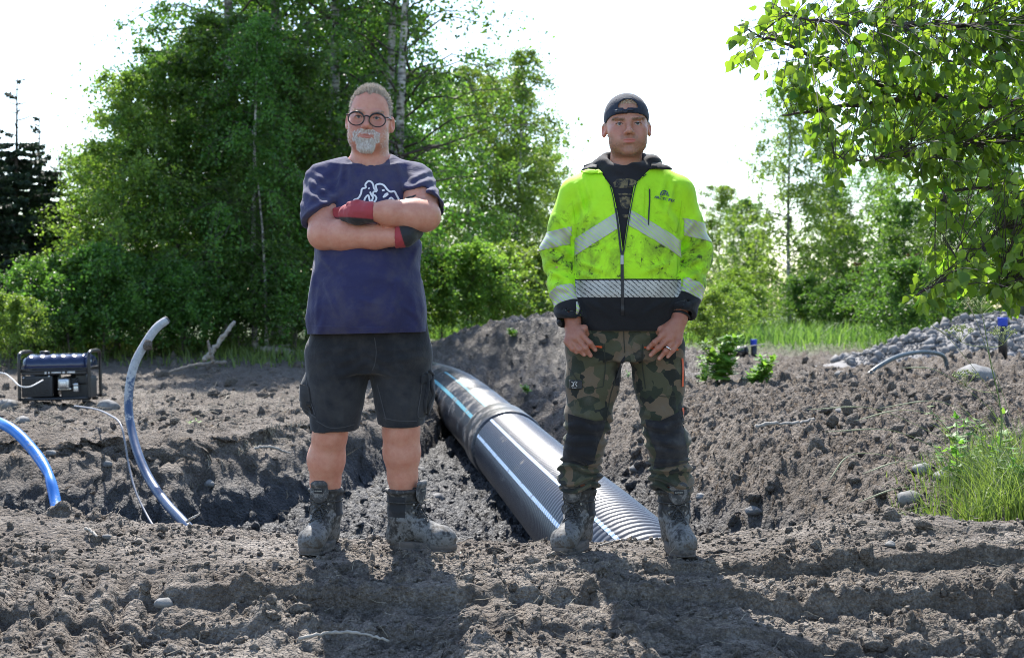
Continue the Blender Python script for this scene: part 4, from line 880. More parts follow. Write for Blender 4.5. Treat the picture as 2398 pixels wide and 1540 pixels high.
V, Q, c = blades(x, y, terrain(x, y)[0], r.uniform(0.08, 0.32, len(x)), 0.009, r, 0.7, 2)
tag(ob('wood_edge_grass', mesh('wood_edge_grass', V, Q, False, c), M_GRASS), 'low grass along the edge of the wood', 'grass', kind='stuff')

# ------------------------------------------------------------------ the near birch whose boughs hang in from the right
LEAF = np.array([(0, 0, 0), (0.16, 0.30, 0.05), (0.40, 0.42, 0.07), (0.70, 0.24, 0.03), (1.0, 0, -0.06), (0.70, -0.24, 0.03), (0.40, -0.42, 0.07), (0.16, -0.30, 0.05), (0.45, 0, -0.02)])
LEAF_F = np.array([(8, 0, 1), (8, 1, 2), (8, 2, 3), (8, 3, 4), (8, 4, 5), (8, 5, 6), (8, 6, 7), (8, 7, 0)])
def near_birch():
    r = np.random.default_rng(77); base = np.array([3.15, 5.9, surf(3.15, 5.9) - 0.1])
    root = empty('near_birch', tuple(base)); tag(root, 'near birch whose leafy boughs hang in from the upper right', 'tree')
    k = np.linspace(0, 1, 16)[:, None]; T = base + np.array([0.25, 0.2, 5.2]) * k + np.array([0.12, 0, 0]) * np.sin(k * 6)
    ob('trunk', mesh('trunk', *tube(T, 0.095 * (1 - 0.8 * k[:, 0]), 14)), M_BARK, root)
    def at(z): q = (z - base[2]) / 5.2; return base + np.array([0.25, 0.2, 5.2]) * q + np.array([0.12, 0, 0]) * math.sin(q * 6)
    boughs = [([(2420, 235, 5.5), (2200, 215, 5.3), (2010, 160, 5.2), (1860, 105, 5.15), (1765, 72, 5.1)], 1.75, .020), ([(2400, 240, 5.6), (2260, 232, 5.5), (2120, 225, 5.3), (1960, 250, 5.2), (1850, 270, 5.2)], 1.45, .022),
              ([(2440, 60, 5.3), (2250, 55, 5.1), (2080, 50, 4.95), (1930, 40, 4.9), (1850, 20, 4.9)], 2.1, .018), ([(2430, 330, 5.3), (2280, 345, 5.15), (2120, 370, 5.0), (1990, 385, 5.0)], 1.35, .016),
              ([(2450, -80, 5.4), (2280, -60, 5.2), (2100, -40, 5.1), (1950, -35, 5.0)], 2.4, .018), ([(2440, 520, 5.2), (2330, 560, 5.0), (2240, 620, 4.9), (2150, 680, 4.85)], 0.95, .012),
              ([(2450, 440, 5.6), (2340, 450, 5.45), (2230, 470, 5.3), (2190, 500, 5.2)], 1.1, .013), ([(2440, 620, 5.0), (2390, 650, 4.9), (2360, 690, 4.85)], 0.9, .010), ([(2450, 150, 5.9), (2300, 140, 5.9), (2150, 120, 5.8), (2000, 110, 5.7)], 2.0, .018)]
    BP, BR = [], []
    for pts, z0, rad in boughs:
        P = spline([at(z0 + 0.15)] + [PX(*q) for q in pts], 36); P[2:] += np.cumsum(r.normal(size=(34, 3)), 0) * 0.004
        ob('bough', mesh('bough', *tube(P, np.linspace(rad, 0.003, 36), 8)), M_LIMB, root); BP.append(P[6:])
    BPA = np.concatenate(BP)
    poly = np.array([(1835, -40), (1700, 75), (1690, 110), (1705, 145), (1790, 175), (1800, 225), (1775, 245), (1800, 262), (1880, 262), (1900, 300), (1880, 350), (1910, 365), (1945, 420), (1965, 425), (1990, 375), (2045, 365), (2095, 400), (2120, 445), (2180, 470), (2175, 530), (2235, 490), (2300, 520), (2215, 610), (2130, 690), (2130, 715), (2200, 700), (2260, 660), (2330, 670), (2345, 725), (2398, 690), (2560, 640), (2560, -120), (1850, -120)], float)
    def inside(x, y):
        c = np.zeros(len(x), bool); j = len(poly) - 1
        for i in range(len(poly)):
            c ^= ((poly[i, 1] > y) != (poly[j, 1] > y)) & (x < (poly[j, 0] - poly[i, 0]) * (y - poly[i, 1]) / (poly[j, 1] - poly[i, 1] + 1e-9) + poly[i, 0]); j = i
        return c
    tx, ty = r.uniform(1680, 2560, 11000), r.uniform(-120, 730, 11000)
    ok = inside(tx, ty); tx, ty = tx[ok], ty[ok]
    dens = 0.42 + 0.75 * smoothstep(1800, 2150, tx) - 0.55 * smoothstep(380, 470, ty) * smoothstep(2150, 2050, tx) ; gap = vn2(tx / 62, ty / 62, 31)
    ok = r.uniform(size=len(tx)) < dens * (0.78 + 1.0 * gap); tx, ty = tx[ok][:1600], ty[ok][:1600]
    pos, col, tw, dirs = [], [], [], []
    for x, y in zip(tx, ty):
        bz = np.interp(y, [0, 400, 720], [5.25, 5.15, 4.95]); e = PX(x, y, bz + r.normal() * 0.28)
        d2 = ((BPA - e) ** 2).sum(1); s = BPA[np.argmin(d2 + r.uniform(0, 0.05, len(d2)))]; v = e - s; L = np.linalg.norm(v)
        if L > 0.42: s = e - v / L * 0.42 + r.normal(size=3) * 0.02
        m_ = (s + e) / 2 + np.array([0, 0, 0.05 * L]); u = np.linspace(0, 1, 4)[:, None]; P = (1 - u) ** 2 * s + 2 * u * (1 - u) * m_ + u ** 2 * e
        tw.append(tube(P, [0.0022, 0.0018, 0.0014, 0.0009], 3, False))
        for a in np.concatenate([[1.0], r.uniform(0.45, 0.98, r.integers(2, 5))]):
            q = np.array([np.interp(a, u[:, 0], P[:, j]) for j in range(3)]); dd = v / (L + 1e-6) * 0.4 + r.normal(size=3) * 0.55 + np.array([0, 0, -0.75]); dd /= np.linalg.norm(dd)
            st = q + dd * 0.018; tw.append((np.array([q + [0, 0, .0007], q - [0, 0, .0007], st]), [np.array([[0, 1, 2]])])); pos.append(st); dirs.append(dd)
    pos = np.array(pos); dirs = np.array(dirs); n = len(pos)
    side = np.cross(dirs, r.normal(size=(n, 3)) + np.array([0, 0.9, 0])); side /= np.linalg.norm(side, axis=1, keepdims=True); nn = np.cross(dirs, side)
    R = np.stack([dirs, side, nn], -1); sz = r.uniform(0.028, 0.052, n); cu = r.normal(1, 0.8, n)
    V = np.einsum('nij,vj->nvi', R, LEAF * np.array([1, 0.92, 1])) ; V = V * sz[:, None, None] + pos[:, None]
    Fc = (LEAF_F[None] + (np.arange(n) * 9)[:, None, None]).reshape(-1, 3); c = np.repeat(np.clip(r.normal(0.5, 0.3, n), 0, 1), 9)
    Vt, Ft = join(tw); o = ob('twigs', mesh('twigs', Vt, Ft), M_LIMB, root); o['kind'] = 'stuff'
    big = np.argsort(-sz)[:300]; rest = np.setdiff1d(np.arange(n), big)
    for q in big:
        ob('leaf', mesh('leaf', V[q], LEAF_F, True, np.full((9, 3), c[q * 9])), M_NEAR, root)
    Vr = V[rest].reshape(-1, 3); Fr = (LEAF_F[None] + (np.arange(len(rest)) * 9)[:, None, None]).reshape(-1, 3); cc = np.repeat(c[rest * 9], 9)
    o = ob('foliage', mesh('foliage', Vr, Fr, True, np.stack([cc] * 3, -1)), M_NEAR, root); o['kind'] = 'stuff'
near_birch()

# ------------------------------------------------------------------ weeds and grass on the right
def weeds():
    r = np.random.default_rng(8)
    # grass tuft
    n = 1700; a = r.normal(size=n); px = 2325 + 105 * r.normal(size=n); Y = 7.0 + 0.55 * r.normal(size=n); Y = np.clip(Y, 6.25, 8.6); x = (px - CX) / F * Y
    z = terrain(x, Y)[0]; h = r.uniform(0.12, 0.42, n) * np.exp(-((px - 2360) / 170) ** 2) + 0.06
    V, Q, c = blades(x, Y, z, h, 0.0022 + 0.0018 * r.uniform(size=n), r, 0.95, 4, (-0.25, -0.15, 0))
    tag(ob('grass_tuft', mesh('grass_tuft', V, Q, True, c), M_GRASS), 'thick tuft of bright green grass at the right edge', 'grass', kind='stuff')
    # long seeding stalks that arch to the left
    M_ST = simple('grass_stalk', (0.20, 0.24, 0.09), 0.6); M_SE = simple('seed_head', (0.34, 0.34, 0.22), 0.8)
    stalks = [((2250, 1090), (2100, 1010), (1932, 1010)), ((2260, 1060), (2060, 960), (1890, 958)), ((2270, 1120), (2020, 1060), (1938, 1125)), ((2290, 1010), (2130, 960), (2000, 985)), ((2270, 1150), (2120, 1140), (2010, 1175)), ((2300, 1000), (2200, 940), (2060, 955)), ((2280, 1130), (2130, 1080), (2020, 1108)), ((2330, 930), (2230, 800), (2180, 760)), ((2340, 900), (2290, 760), (2260, 700)), ((2300, 1180), (2150, 1190), (2010, 1240)), ((2320, 960), (2200, 870), (2110, 860))]
    for i, sk_ in enumerate(stalks):
        s = sk_
        Y0 = 6.9; P = spline([PX(s[0][0] + 25, s[0][1] + 70, Y0), PX(*s[0], Y0), PX(*s[1], Y0 - 0.15), PX(*s[2], Y0 - 0.25)], 30)
        root = empty('grass_stalk', tuple(P[0])); tag(root, ['long seeding grass stalk, topmost of those arching left over the slope', 'long seeding grass stalk arching farthest left', 'seeding grass stalk drooping lowest at its tip on the left', 'seeding grass stalk arching over the pale branch', 'seeding grass stalk just above the stones by the tuft', 'fine seeding stalk below the boulder', 'seeding stalk drooping among the slope stones', 'upright seeding stalk left of the umbel', 'tall upright seeding stalk beside the umbel', 'lowest seeding stalk leaning over the clay slab', 'seeding stalk rising toward the boulder'][i], 'grass stalk', 'arching grass stalks')
        V, Fc = tube(P, np.linspace(0.0018, 0.0009, 30), 5, False); ob('stalk', mesh('stalk', V, Fc), M_ST, root)
        V, Fc = tube(P[-9:], np.interp(np.arange(9), [0, 2, 5, 8], [0.0012, 0.0038, 0.0034, 0.001]), 6); ob('seed_head', mesh('seed_head', V, Fc), M_SE, root)
    # leafy herbs
    def herb(px, py, Y, h, nl, ls, lab, seed, lean=(0, 0)):
        q = np.random.default_rng(seed); b = PX(px, py, Y); b[2] = surf(b[0], Y) - 0.02; root = empty('herb', tuple(b)); tag(root, lab, 'plant', 'leafy herbs on the dig')
        for s in range(4):
            u = np.linspace(0, 1, 10)[:, None]; P = b + np.array([lean[0] + q.normal() * 0.30 * h, q.normal() * 0.25 * h, h * q.uniform(0.55, 1.0)]) * u + np.array([q.normal(), q.normal(), 0]) * 0.12 * h * u ** 2
            ob('stem', mesh('stem', *tube(P, np.linspace(0.0045, 0.0015, 10) * (h / 0.5) ** 0.5, 5)), M_STEM, root)
            a = q.uniform(0.15, 1.02, nl); ps = np.stack([np.interp(a, u[:, 0], P[:, j]) for j in range(3)], -1); d = q.normal(size=(nl, 3)); d[:, 2] = d[:, 2] * 0.3 + 0.1; d /= np.linalg.norm(d, axis=1, keepdims=True)
            sd = np.cross(d, [0, 0, 1.0]); sd /= np.linalg.norm(sd, axis=1, keepdims=True); R = np.stack([d, sd, np.cross(d, sd)], -1); sz = ls * q.uniform(0.6, 1.2, nl) * (1.15 - 0.6 * a)
            V = np.einsum('nij,vj->nvi', R, LEAF * np.array([1, 0.75, 1.0])) * sz[:, None, None] + ps[:, None]; c = np.repeat(np.clip(q.normal(0.5, 0.3, nl), 0, 1), 9)
            o = ob('leaves', mesh('leaves', V.reshape(-1, 3), (LEAF_F[None] + (np.arange(nl) * 9)[:, None, None]).reshape(-1, 3), True, np.stack([c] * 3, -1)), M_WEED, root); o['kind'] = 'stuff'
    herb(1690, 908, 13.5, 0.62, 70, 0.15, 'bright leafy herb on the brow right of the yellow jacket', 1, (-0.1, 0)); herb(1765, 914, 13.2, 0.30, 55, 0.13, 'smaller leafy herb just right of the bright one', 2, (0.15, 0)); herb(1655, 885, 14.0, 0.34, 30, 0.10, 'sparse leafy herb touching the trouser leg', 3)
    herb(2250, 1150, 7.3, 0.42, 26, 0.075, 'nettle-like herb standing in the grass tuft', 4); herb(2320, 1120, 7.4, 0.50, 26, 0.085, 'tall leafy herb at the right edge above the grass tuft', 5); herb(2300, 1230, 6.6, 0.20, 30, 0.08, 'low broad-leaved herb under the grass tuft', 6); herb(2385, 1200, 6.8, 0.34, 30, 0.08, 'leafy herb cut off by the right edge', 7)
    herb(1240, 905, 16.5, 0.16, 16, 0.08, 'tiny green herb on the soil beside the drain pipe', 8); herb(1200, 800, 18.7, 0.16, 14, 0.09, 'small green herb on the soil heap', 9); herb(1480, 905, 15.5, 0.18, 16, 0.08, 'small herb seen between the camouflage legs', 10); herb(460, 985, 10.7, 0.10, 12, 0.06, 'tiny seedling on the bank edge right of the conduit', 11)
    # umbel
    b = PX(2330, 1000, 7.2); b[2] = surf(b[0], 7.2); root = empty('umbel_plant', tuple(b)); tag(root, 'tall pale-green umbel plant reaching up before the boulder', 'plant')
    P = spline([b, PX(2345, 980, 7.2), PX(2320, 850, 7.15), PX(2302, 742, 7.1)], 24); ob('stem', mesh('stem', *tube(P, np.linspace(0.005, 0.002, 24), 6)), M_STEM, root)
    M_UM = simple('umbel_green', (0.26, 0.30, 0.11), 0.8)
    for (ux, uy, R_) in ((2300, 735, 0.11), (2250, 800, 0.08), (2350, 805, 0.07), (2262, 905, 0.07)):
        c = PX(ux, uy, 7.1); s0 = P[np.argmin(((P - c) ** 2).sum(1) + 0.3 * (P[:, 2] > c[2]))]; parts = [tube(spline([s0, (s0 + c) / 2 + np.array([0, 0, -0.01]), c], 8), 0.0016, 5)]
        for q in range(13):
            az = q * 2.4; rr = R_ * math.sqrt((q + 0.5) / 13); e = c + np.array([rr * math.cos(az), rr * math.sin(az), 0.09 - 0.04 * rr / R_]); parts.append(tube([c, e], 0.0009, 4))
            for t in range(8): parts.append((lambda L: (L[0] * 0.004 + e + r.normal(size=3) * np.array([0.010, 0.010, 0.004]), L[1]))(low(t)))
        V, Fc = join(parts); ob('umbel', mesh('umbel', V, Fc), M_UM, root)
M_STEM = simple('green_stem', (0.14, 0.20, 0.06), 0.6, bmp=0.05)
weeds()
# ------------------------------------------------------------------ people: continuous surfaces from distance fields
MAN_Y = 5.6
def LP(px, py, dy=0.0): return PX(px, py, MAN_Y + dy)
def ell(p, c, r, R=None):
    q = p - np.asarray(c)
    if R is not None: q = q @ np.asarray(R)
    r = np.asarray(r); k0 = np.sqrt(((q / r) ** 2).sum(1)) + 1e-9; k1 = np.sqrt(((q / (r * r)) ** 2).sum(1)) + 1e-9
    return k0 * (k0 - 1) / k1
def cone(p, a, b, ra, rb, sy=1.0):
    a, b = np.asarray(a, float), np.asarray(b, float); ba = b - a; q = p - a
    t = np.clip(q @ ba / (ba @ ba), 0, 1); d = q - t[:, None] * ba
    if sy != 1.0: d = d / np.array([1, sy, 1])
    return np.sqrt((d ** 2).sum(1)) - (ra + (rb - ra) * t)
def smin(a, b, k):
    h = np.clip(0.5 + 0.5 * (b - a) / k, 0, 1); return b + (a - b) * h - k * h * (1 - h)
def smax(a, b, k): return -smin(-a, -b, k)
def limb(p, pts, rad, k=0.03, sy=1.0):
    d = None
    for i in range(len(pts) - 1):
        c = cone(p, pts[i], pts[i + 1], rad[i], rad[i + 1], sy); d = c if d is None else smin(d, c, k)
    return d
def loft(p, zs, w_, dp, cx, cy, n=2.4):
    """trunk of a body or garment: superelliptic sections up the height"""
    z = p[:, 2]; a = np.interp(z, zs, w_); b = np.interp(z, zs, dp); x = p[:, 0] - np.interp(z, zs, cx); y = p[:, 1] - np.interp(z, zs, cy)
    f = (np.abs(x / a) ** n + np.abs(y / b) ** n) ** (1 / n); d = (f - 1) * np.minimum(a, b)
    return np.maximum(d, np.maximum(zs[0] - z, z - zs[-1]))
def axis(lo, hi, h, fine=None):
    """grid line positions; fine = (lo, hi, h) narrows the spacing"""
    if fine is None: n = int(math.ceil((hi - lo) / h / 4)) * 4; return lo + np.arange(n) * h
    a = np.arange(lo, fine[0], h); b = np.arange(fine[0], fine[1], fine[2]); c = np.arange(fine[1], hi + h, h); v = np.concatenate([a, b, c])
    while len(v) % 4: v = np.append(v, v[-1] + h)
    return v
def sdf_mesh(f, xs, ys, zs):
    """surface nets on a rectilinear grid, evaluated only near the surface"""
    nx, ny, nz_ = len(xs), len(ys), len(zs); bx_, by_, bz_ = (v.reshape(-1, 4) for v in (xs, ys, zs)); cxs, cys, czs = (v.mean(1) for v in (bx_, by_, bz_))
    C = np.stack(np.meshgrid(cxs, cys, czs, indexing='ij'), -1).reshape(-1, 3); dC = f(C).reshape(len(cxs), len(cys), len(czs))
    ex = np.gradient(cxs)[:, None, None]; ey = np.gradient(cys)[None, :, None]; ez = np.gradient(czs)[None, None]
    act = np.abs(dC) < np.sqrt(ex ** 2 + ey ** 2 + ez ** 2) * 1.15
    D = np.repeat(np.repeat(np.repeat(dC, 4, 0), 4, 1), 4, 2).astype(np.float32)
    I = np.argwhere(act); o = np.stack(np.meshgrid(range(4), range(4), range(4), indexing='ij'), -1).reshape(-1, 3)
    for s in range(0, len(I), 6000):
        J = (I[s:s + 6000, None] * 4 + o[None]).reshape(-1, 3); P = np.stack([xs[J[:, 0]], ys[J[:, 1]], zs[J[:, 2]]], -1); D[J[:, 0], J[:, 1], J[:, 2]] = f(P)
    S = D < 0
    cnt = np.zeros((nx - 1, ny - 1, nz_ - 1), np.int8)
    for a in (0, 1):
        for b in (0, 1):
            for c in (0, 1): cnt += S[a:nx - 1 + a, b:ny - 1 + b, c:nz_ - 1 + c]
    cell = (cnt > 0) & (cnt < 8); A = np.argwhere(cell); idx = np.full(cell.shape, -1, np.int32); idx[cell] = np.arange(len(A))
    val = {}
    for a in (0, 1):
        for b in (0, 1):
            for c in (0, 1): val[a, b, c] = D[A[:, 0] + a, A[:, 1] + b, A[:, 2] + c]
    acc = np.zeros((len(A), 3)); num = np.zeros(len(A))
    for (a, b, c), v0 in val.items():
        for ax in range(3):
            e = [a, b, c]
            if e[ax]: continue
            e[ax] = 1; v1 = val[tuple(e)]; m = (v0 < 0) != (v1 < 0); t = np.where(m, v0 / np.where(m, v0 - v1, 1), 0)
            q = np.tile(np.array([a, b, c], float), (len(A), 1)); q[:, ax] = t; acc += q * m[:, None]; num += m
    Q = A + acc / np.maximum(num, 1)[:, None]
    V = np.stack([np.interp(Q[:, 0], np.arange(nx), xs), np.interp(Q[:, 1], np.arange(ny), ys), np.interp(Q[:, 2], np.arange(nz_), zs)], -1)
    Fs = []
    for ax in range(3):
        u, v = (ax + 1) % 3, (ax + 2) % 3; n = [nx, ny, nz_]
        sl0 = [slice(1, n[i] - 1) for i in range(3)]; sl1 = list(sl0); sl0[ax] = slice(0, n[ax] - 1); sl1[ax] = slice(1, n[ax])
        s0, s1 = S[tuple(sl0)], S[tuple(sl1)]; E = np.argwhere(s0 != s1); off = np.ones(3, int); off[ax] = 0; G = E + off; neg = s0[tuple(E.T)]
        def cid(du, dv): H = G.copy(); H[:, u] -= du; H[:, v] -= dv; return idx[H[:, 0], H[:, 1], H[:, 2]]
        q = np.stack([cid(1, 1), cid(0, 1), cid(0, 0), cid(1, 0)], -1); q[~neg] = q[~neg][:, ::-1]; Fs.append(q)
    Fq = np.concatenate(Fs); Fq = Fq[(Fq >= 0).all(1)]
    return V, Fq
def normals(V, Fq):
    a, b, c = V[Fq[:, 0]], V[Fq[:, 1]], V[Fq[:, 2]]; n = np.cross(b - a, c - a)
    N = np.zeros_like(V)
    for j in range(Fq.shape[1]): np.add.at(N, Fq[:, j], n)
    return N / (np.linalg.norm(N, axis=1, keepdims=True) + 1e-12)
def relax(V, Fq, it=2, w_=0.5):
    """smooths the grid stepping away"""
    E = np.concatenate([Fq[:, [0, 1]], Fq[:, [1, 2]], Fq[:, [2, 3]], Fq[:, [3, 0]]])
    for _ in range(it):
        S = np.zeros_like(V); c = np.zeros(len(V))
        for a, b in ((0, 1), (1, 0)): np.add.at(S, E[:, a], V[E[:, b]]); np.add.at(c, E[:, a], 1)
        V = V * (1 - w_) + w_ * S / np.maximum(c, 1)[:, None]
    return V
def bm_from(V, Fq):
    me = mesh('tmp', V, Fq); bm = bmesh.new(); bm.from_mesh(me); bpy.data.meshes.remove(me); return bm
def bm_out(bm, offset=0.0):
    bm.normal_update(); bm.verts.index_update(); N = np.array([v.normal[:] for v in bm.verts]); V = np.array([v.co[:] for v in bm.verts]) + N * offset
    T = np.array([[v.index for v in f.verts] for f in bm.faces if len(f.verts) == 3], int).reshape(-1, 3); Q = np.array([[v.index for v in f.verts] for f in bm.faces if len(f.verts) == 4], int).reshape(-1, 4)
    X = [f for f in bm.faces if len(f.verts) > 4]; ex = []
    for f in X:
        iv = [v.index for v in f.verts]; ex += [[iv[0], iv[k], iv[k + 1]] for k in range(1, len(iv) - 1)]
    if ex: T = np.concatenate([T, np.array(ex)])
    bm.free(); return V, [x for x in (T, Q) if len(x)]
def cut(bm, co, no, clear=True):
    """removes what lies on the side the normal points to"""
    bmesh.ops.bisect_plane(bm, geom=bm.verts[:] + bm.edges[:] + bm.faces[:], plane_co=Vector(co), plane_no=Vector(no), clear_outer=clear, dist=1e-6)
def thick(o, t, off=-1.0):
    m = o.modifiers.new('thickness', 'SOLIDIFY'); m.thickness = t; m.offset = off; return o
def bvh_of(V, Fc):
    return BVHTree.FromPolygons(V.tolist(), [list(map(int, f)) for A in (Fc if isinstance(Fc, list) else [Fc]) for f in A])
CAMO_ = Vector((0, 0, CAMH))
def onto(bv, px, py, off=0.002, last=None):
    """the spot of a garment that a pixel shows, lifted by off"""
    d = (Vector(PX(px, py, 5.0)) - CAMO_).normalized(); h = bv.ray_cast(CAMO_, d)
    if h[0] is None: return last
    n = h[1] if h[1].dot(d) < 0 else -h[1]; return np.array(h[0] + n * off - d * 0.0005)
def ribbon(bv, pts, width, off=0.002, n=None, taper=False):
    pts = np.asarray(pts, float); n = n or max(4, int(np.linalg.norm(np.diff(pts, axis=0), axis=1).sum() / 3)); c = spline(np.c_[pts, np.zeros(len(pts))], n)[:, :2]
    t = np.gradient(c, axis=0); t /= np.linalg.norm(t, axis=1, keepdims=True); m = np.stack([-t[:, 1], t[:, 0]], -1); V, last = [], None
    for k in range(3):
        col = []
        for i in range(n):
            q = onto(bv, *(c[i] + m[i] * (k - 1) * width / 2), off, last)
            if q is None: q = LP(*(c[i] + m[i] * (k - 1) * width / 2), -0.15)
            last = q; col.append(q)
        V.append(col)
    V = np.array(V).reshape(-1, 3); i = np.arange(n - 1)[None]; k = np.arange(2)[:, None] * n
    return V, [np.stack([k + i, k + i + 1, k + n + i + 1, k + n + i], -1).reshape(-1, 4)]
def decal_poly(bv, poly, off=0.002, step=3.0):
    """a flat patch laid on a garment: polygon in print pixels, filled with small quads"""
    poly = np.asarray(poly, float); bm = bmesh.new(); vs = [bm.verts.new((x, y, 0)) for x, y in poly]; bm.faces.new(vs)
    lo, hi = poly.min(0), poly.max(0)
    for x in np.arange(lo[0] + step, hi[0], step): bmesh.ops.bisect_plane(bm, geom=bm.verts[:] + bm.edges[:] + bm.faces[:], plane_co=(x, 0, 0), plane_no=(1, 0, 0))
    for y in np.arange(lo[1] + step, hi[1], step): bmesh.ops.bisect_plane(bm, geom=bm.verts[:] + bm.edges[:] + bm.faces[:], plane_co=(0, y, 0), plane_no=(0, 1, 0))
    V, Fc = bm_out(bm); W, last = [], None
    for v in V:
        q = onto(bv, v[0], v[1], off, last); q = LP(v[0], v[1], -0.15) if q is None else q; last = q; W.append(q)
    return np.array(W), [f[:, ::-1] for f in Fc]
def text_decal(bv, body, cx, cy, width, off=0.0025, bold=0.0, rot=0.0, shear=0.0):
    cu = bpy.data.curves.new('lettering', 'FONT'); cu.body = body; cu.size = 1.0; cu.align_x = 'CENTER'; cu.align_y = 'CENTER'; cu.offset = bold; cu.resolution_u = 3; cu.shear = shear
    o = bpy.data.objects.new('lettering', cu); COL.objects.link(o); dg = bpy.context.evaluated_depsgraph_get(); me = o.evaluated_get(dg).to_mesh()
    V = np.array([v.co[:] for v in me.vertices]); Fc = [list(p.vertices) for p in me.polygons]; bpy.data.objects.remove(o)
    k = width / (V[:, 0].max() - V[:, 0].min()); V[:, 0] -= (V[:, 0].max() + V[:, 0].min()) / 2; V[:, 1] -= (V[:, 1].max() + V[:, 1].min()) / 2; c, s = math.cos(rot), math.sin(rot)
    W, last = [], None
    for v in V:
        x, y = v[0] * k, -v[1] * k; q = onto(bv, cx + x * c - y * s, cy + x * s + y * c, off, last); last = q; W.append(q)
    T = []
    for f in Fc: T += [[f[0], f[i], f[i + 1]] for i in range(1, len(f) - 1)]
    return np.array(W), [np.array(T)]

def folds(p, segs, amp=0.008, wd=0.011, dy=-0.12):
    """drapes: soft ridges along lines given in print pixels, on the front of a garment"""
    out = np.zeros(len(p)); fr = smoothstep(MAN_Y + 0.10, MAN_Y - 0.02, p[:, 1])
    for (x0, y0, x1, y1, *k) in segs:
        a, b = LP(x0, y0, dy)[[0, 2]], LP(x1, y1, dy)[[0, 2]]; ba = b - a; q = p[:, [0, 2]] - a; t = q @ ba / (ba @ ba); tc = np.clip(t, 0, 1); d2 = ((q - tc[:, None] * ba) ** 2).sum(1); s = k[0] if k else 1.0
        out += s * amp * (np.exp(-d2 / wd ** 2) - 0.5 * np.exp(-d2 / (2.2 * wd) ** 2)) * (0.35 + 0.65 * np.sin(math.pi * tc))
    return out * fr
# ---- the head
def head_field(q, fat=0.0, jw=1.0, brow=1.0):
    m = q.copy(); m[:, 0] = np.abs(m[:, 0])
    d = ell(q, (0, 0.014, 0.037), (0.0775, 0.098, 0.096))
    d = smin(d, ell(q, (0, -0.020, -0.03), (0.0725 + 0.3 * fat, 0.066, 0.090)), 0.03)
    d = smin(d, ell(m, (0.027 * jw, -0.026, -0.084), (0.038 * jw + fat * 0.6, 0.052, 0.037)), 0.03)
    d = smin(d, ell(q, (0, -0.073, -0.113), (0.026, 0.020, 0.018)), 0.026)
    d = smin(d, ell(m, (0.045, -0.056, -0.030), (0.025, 0.024, 0.022)), 0.024)
    d = smin(d, ell(m, (0.036, -0.058, -0.066), (0.022 + fat, 0.022, 0.026)), 0.03)
    d = smin(d, ell(m, (0.030, -0.0815, 0.0205), (0.027, 0.0105, 0.0075)), 0.014)
    d = smax(d, -ell(m, (0.0340, -0.1005, 0.000), (0.0215, 0.020, 0.0120)), 0.012)
    d = smin(d, ell(m, (0.0335, -0.0725, -0.001), (0.0185, 0.0135, 0.0108)), 0.006)                      # lids
    d = smax(d, -ell(m, (0.0335, -0.0900, -0.0018), (0.0155, 0.0100, 0.0042)), 0.0025)
    d = smin(d, cone(q, (0, -0.084, 0.006), (0, -0.1115, -0.033), 0.0082, 0.0105), 0.013)                 # nose
    d = smin(d, ell(q, (0, -0.112, -0.036), (0.0125, 0.0115, 0.0105)), 0.008)
    d = smin(d, ell(m, (0.0128, -0.0985, -0.0405), (0.0088, 0.0115, 0.0085)), 0.006)
    d = smax(d, -ell(m, (0.0068, -0.106, -0.0475), (0.0038, 0.0055, 0.0035)), 0.003)
    d = smin(d, ell(q, (0, -0.0855, -0.070), (0.030, 0.014, 0.020)), 0.02)                               # mouth mound
    d = smin(d, ell(q, (0, -0.0975, -0.0675), (0.0235, 0.0065, 0.0050)), 0.006)
    d = smin(d, ell(q, (0, -0.0965, -0.0785), (0.0205, 0.0070, 0.0058)), 0.006)
    d = smax(d, -ell(q, (0, -0.1075, -0.0728), (0.0255, 0.0100, 0.0021)), 0.003)
    d = smax(d, -ell(q, (0, -0.1015, -0.0905), (0.018, 0.010, 0.0045)), 0.008)
    R = rotz(math.radians(-24)) @ rotx(math.radians(8))                                                  # ears
    e = ell(m, (0.0845, 0.014, -0.012), (0.0085, 0.0205, 0.0325), R); e = smax(e, -ell(m, (0.0915, 0.010, -0.010), (0.0075, 0.0125, 0.0185), R), 0.004)
    d = smin(d, e, 0.008)
    return d
def head_local(P, c, roll, pitch, sc):
    R = roty(roll) @ rotx(pitch); return (P - np.asarray(c)) @ R / np.asarray(sc), R
def skin_mat(name):
    m, nt, b = NM(name); at = nt.nodes.new('ShaderNodeVertexColor'); at.layer_name = 'Col'; p = opos(nt)
    c = mixc(nt, ramp(nt, nz(nt, 30, 6, 0.7, p), [(0.35, (0, 0, 0)), (0.7, (0.75, 0.75, 0.75))]), at.outputs[0], mixc(nt, 1.0, at.outputs[0], (0.82, 0.60, 0.55), 'MULTIPLY')); c = mixc(nt, ramp(nt, nz(nt, 130, 4, 0.7, p), [(0.62, (0, 0, 0)), (0.72, (0.5, 0.5, 0.5))]), c, mixc(nt, 1.0, c, (0.72, 0.52, 0.48), 'MULTIPLY'))
    nt.links.new(c, b.inputs['Base Color']); b.inputs['Roughness'].default_value = 0.48; b.inputs['Specular IOR Level'].default_value = 0.4
    b.inputs['Subsurface Weight'].default_value = 0.22; b.inputs['Subsurface Radius'].default_value = (1.0, 0.35, 0.2); b.inputs['Subsurface Scale'].default_value = 0.010
    bump(nt, b, nz(nt, 420, 3, 0.6, p), 0.12, 0.001); return m
M_SKIN = skin_mat('skin')
def hair_mat(name, lo, hi):
    m, nt, b = NM(name); at = nt.nodes.new('ShaderNodeVertexColor'); at.layer_name = 'Col'
    nt.links.new(mixc(nt, at.outputs[0], lo, hi), b.inputs['Base Color']); b.inputs['Roughness'].default_value = 0.55; return m
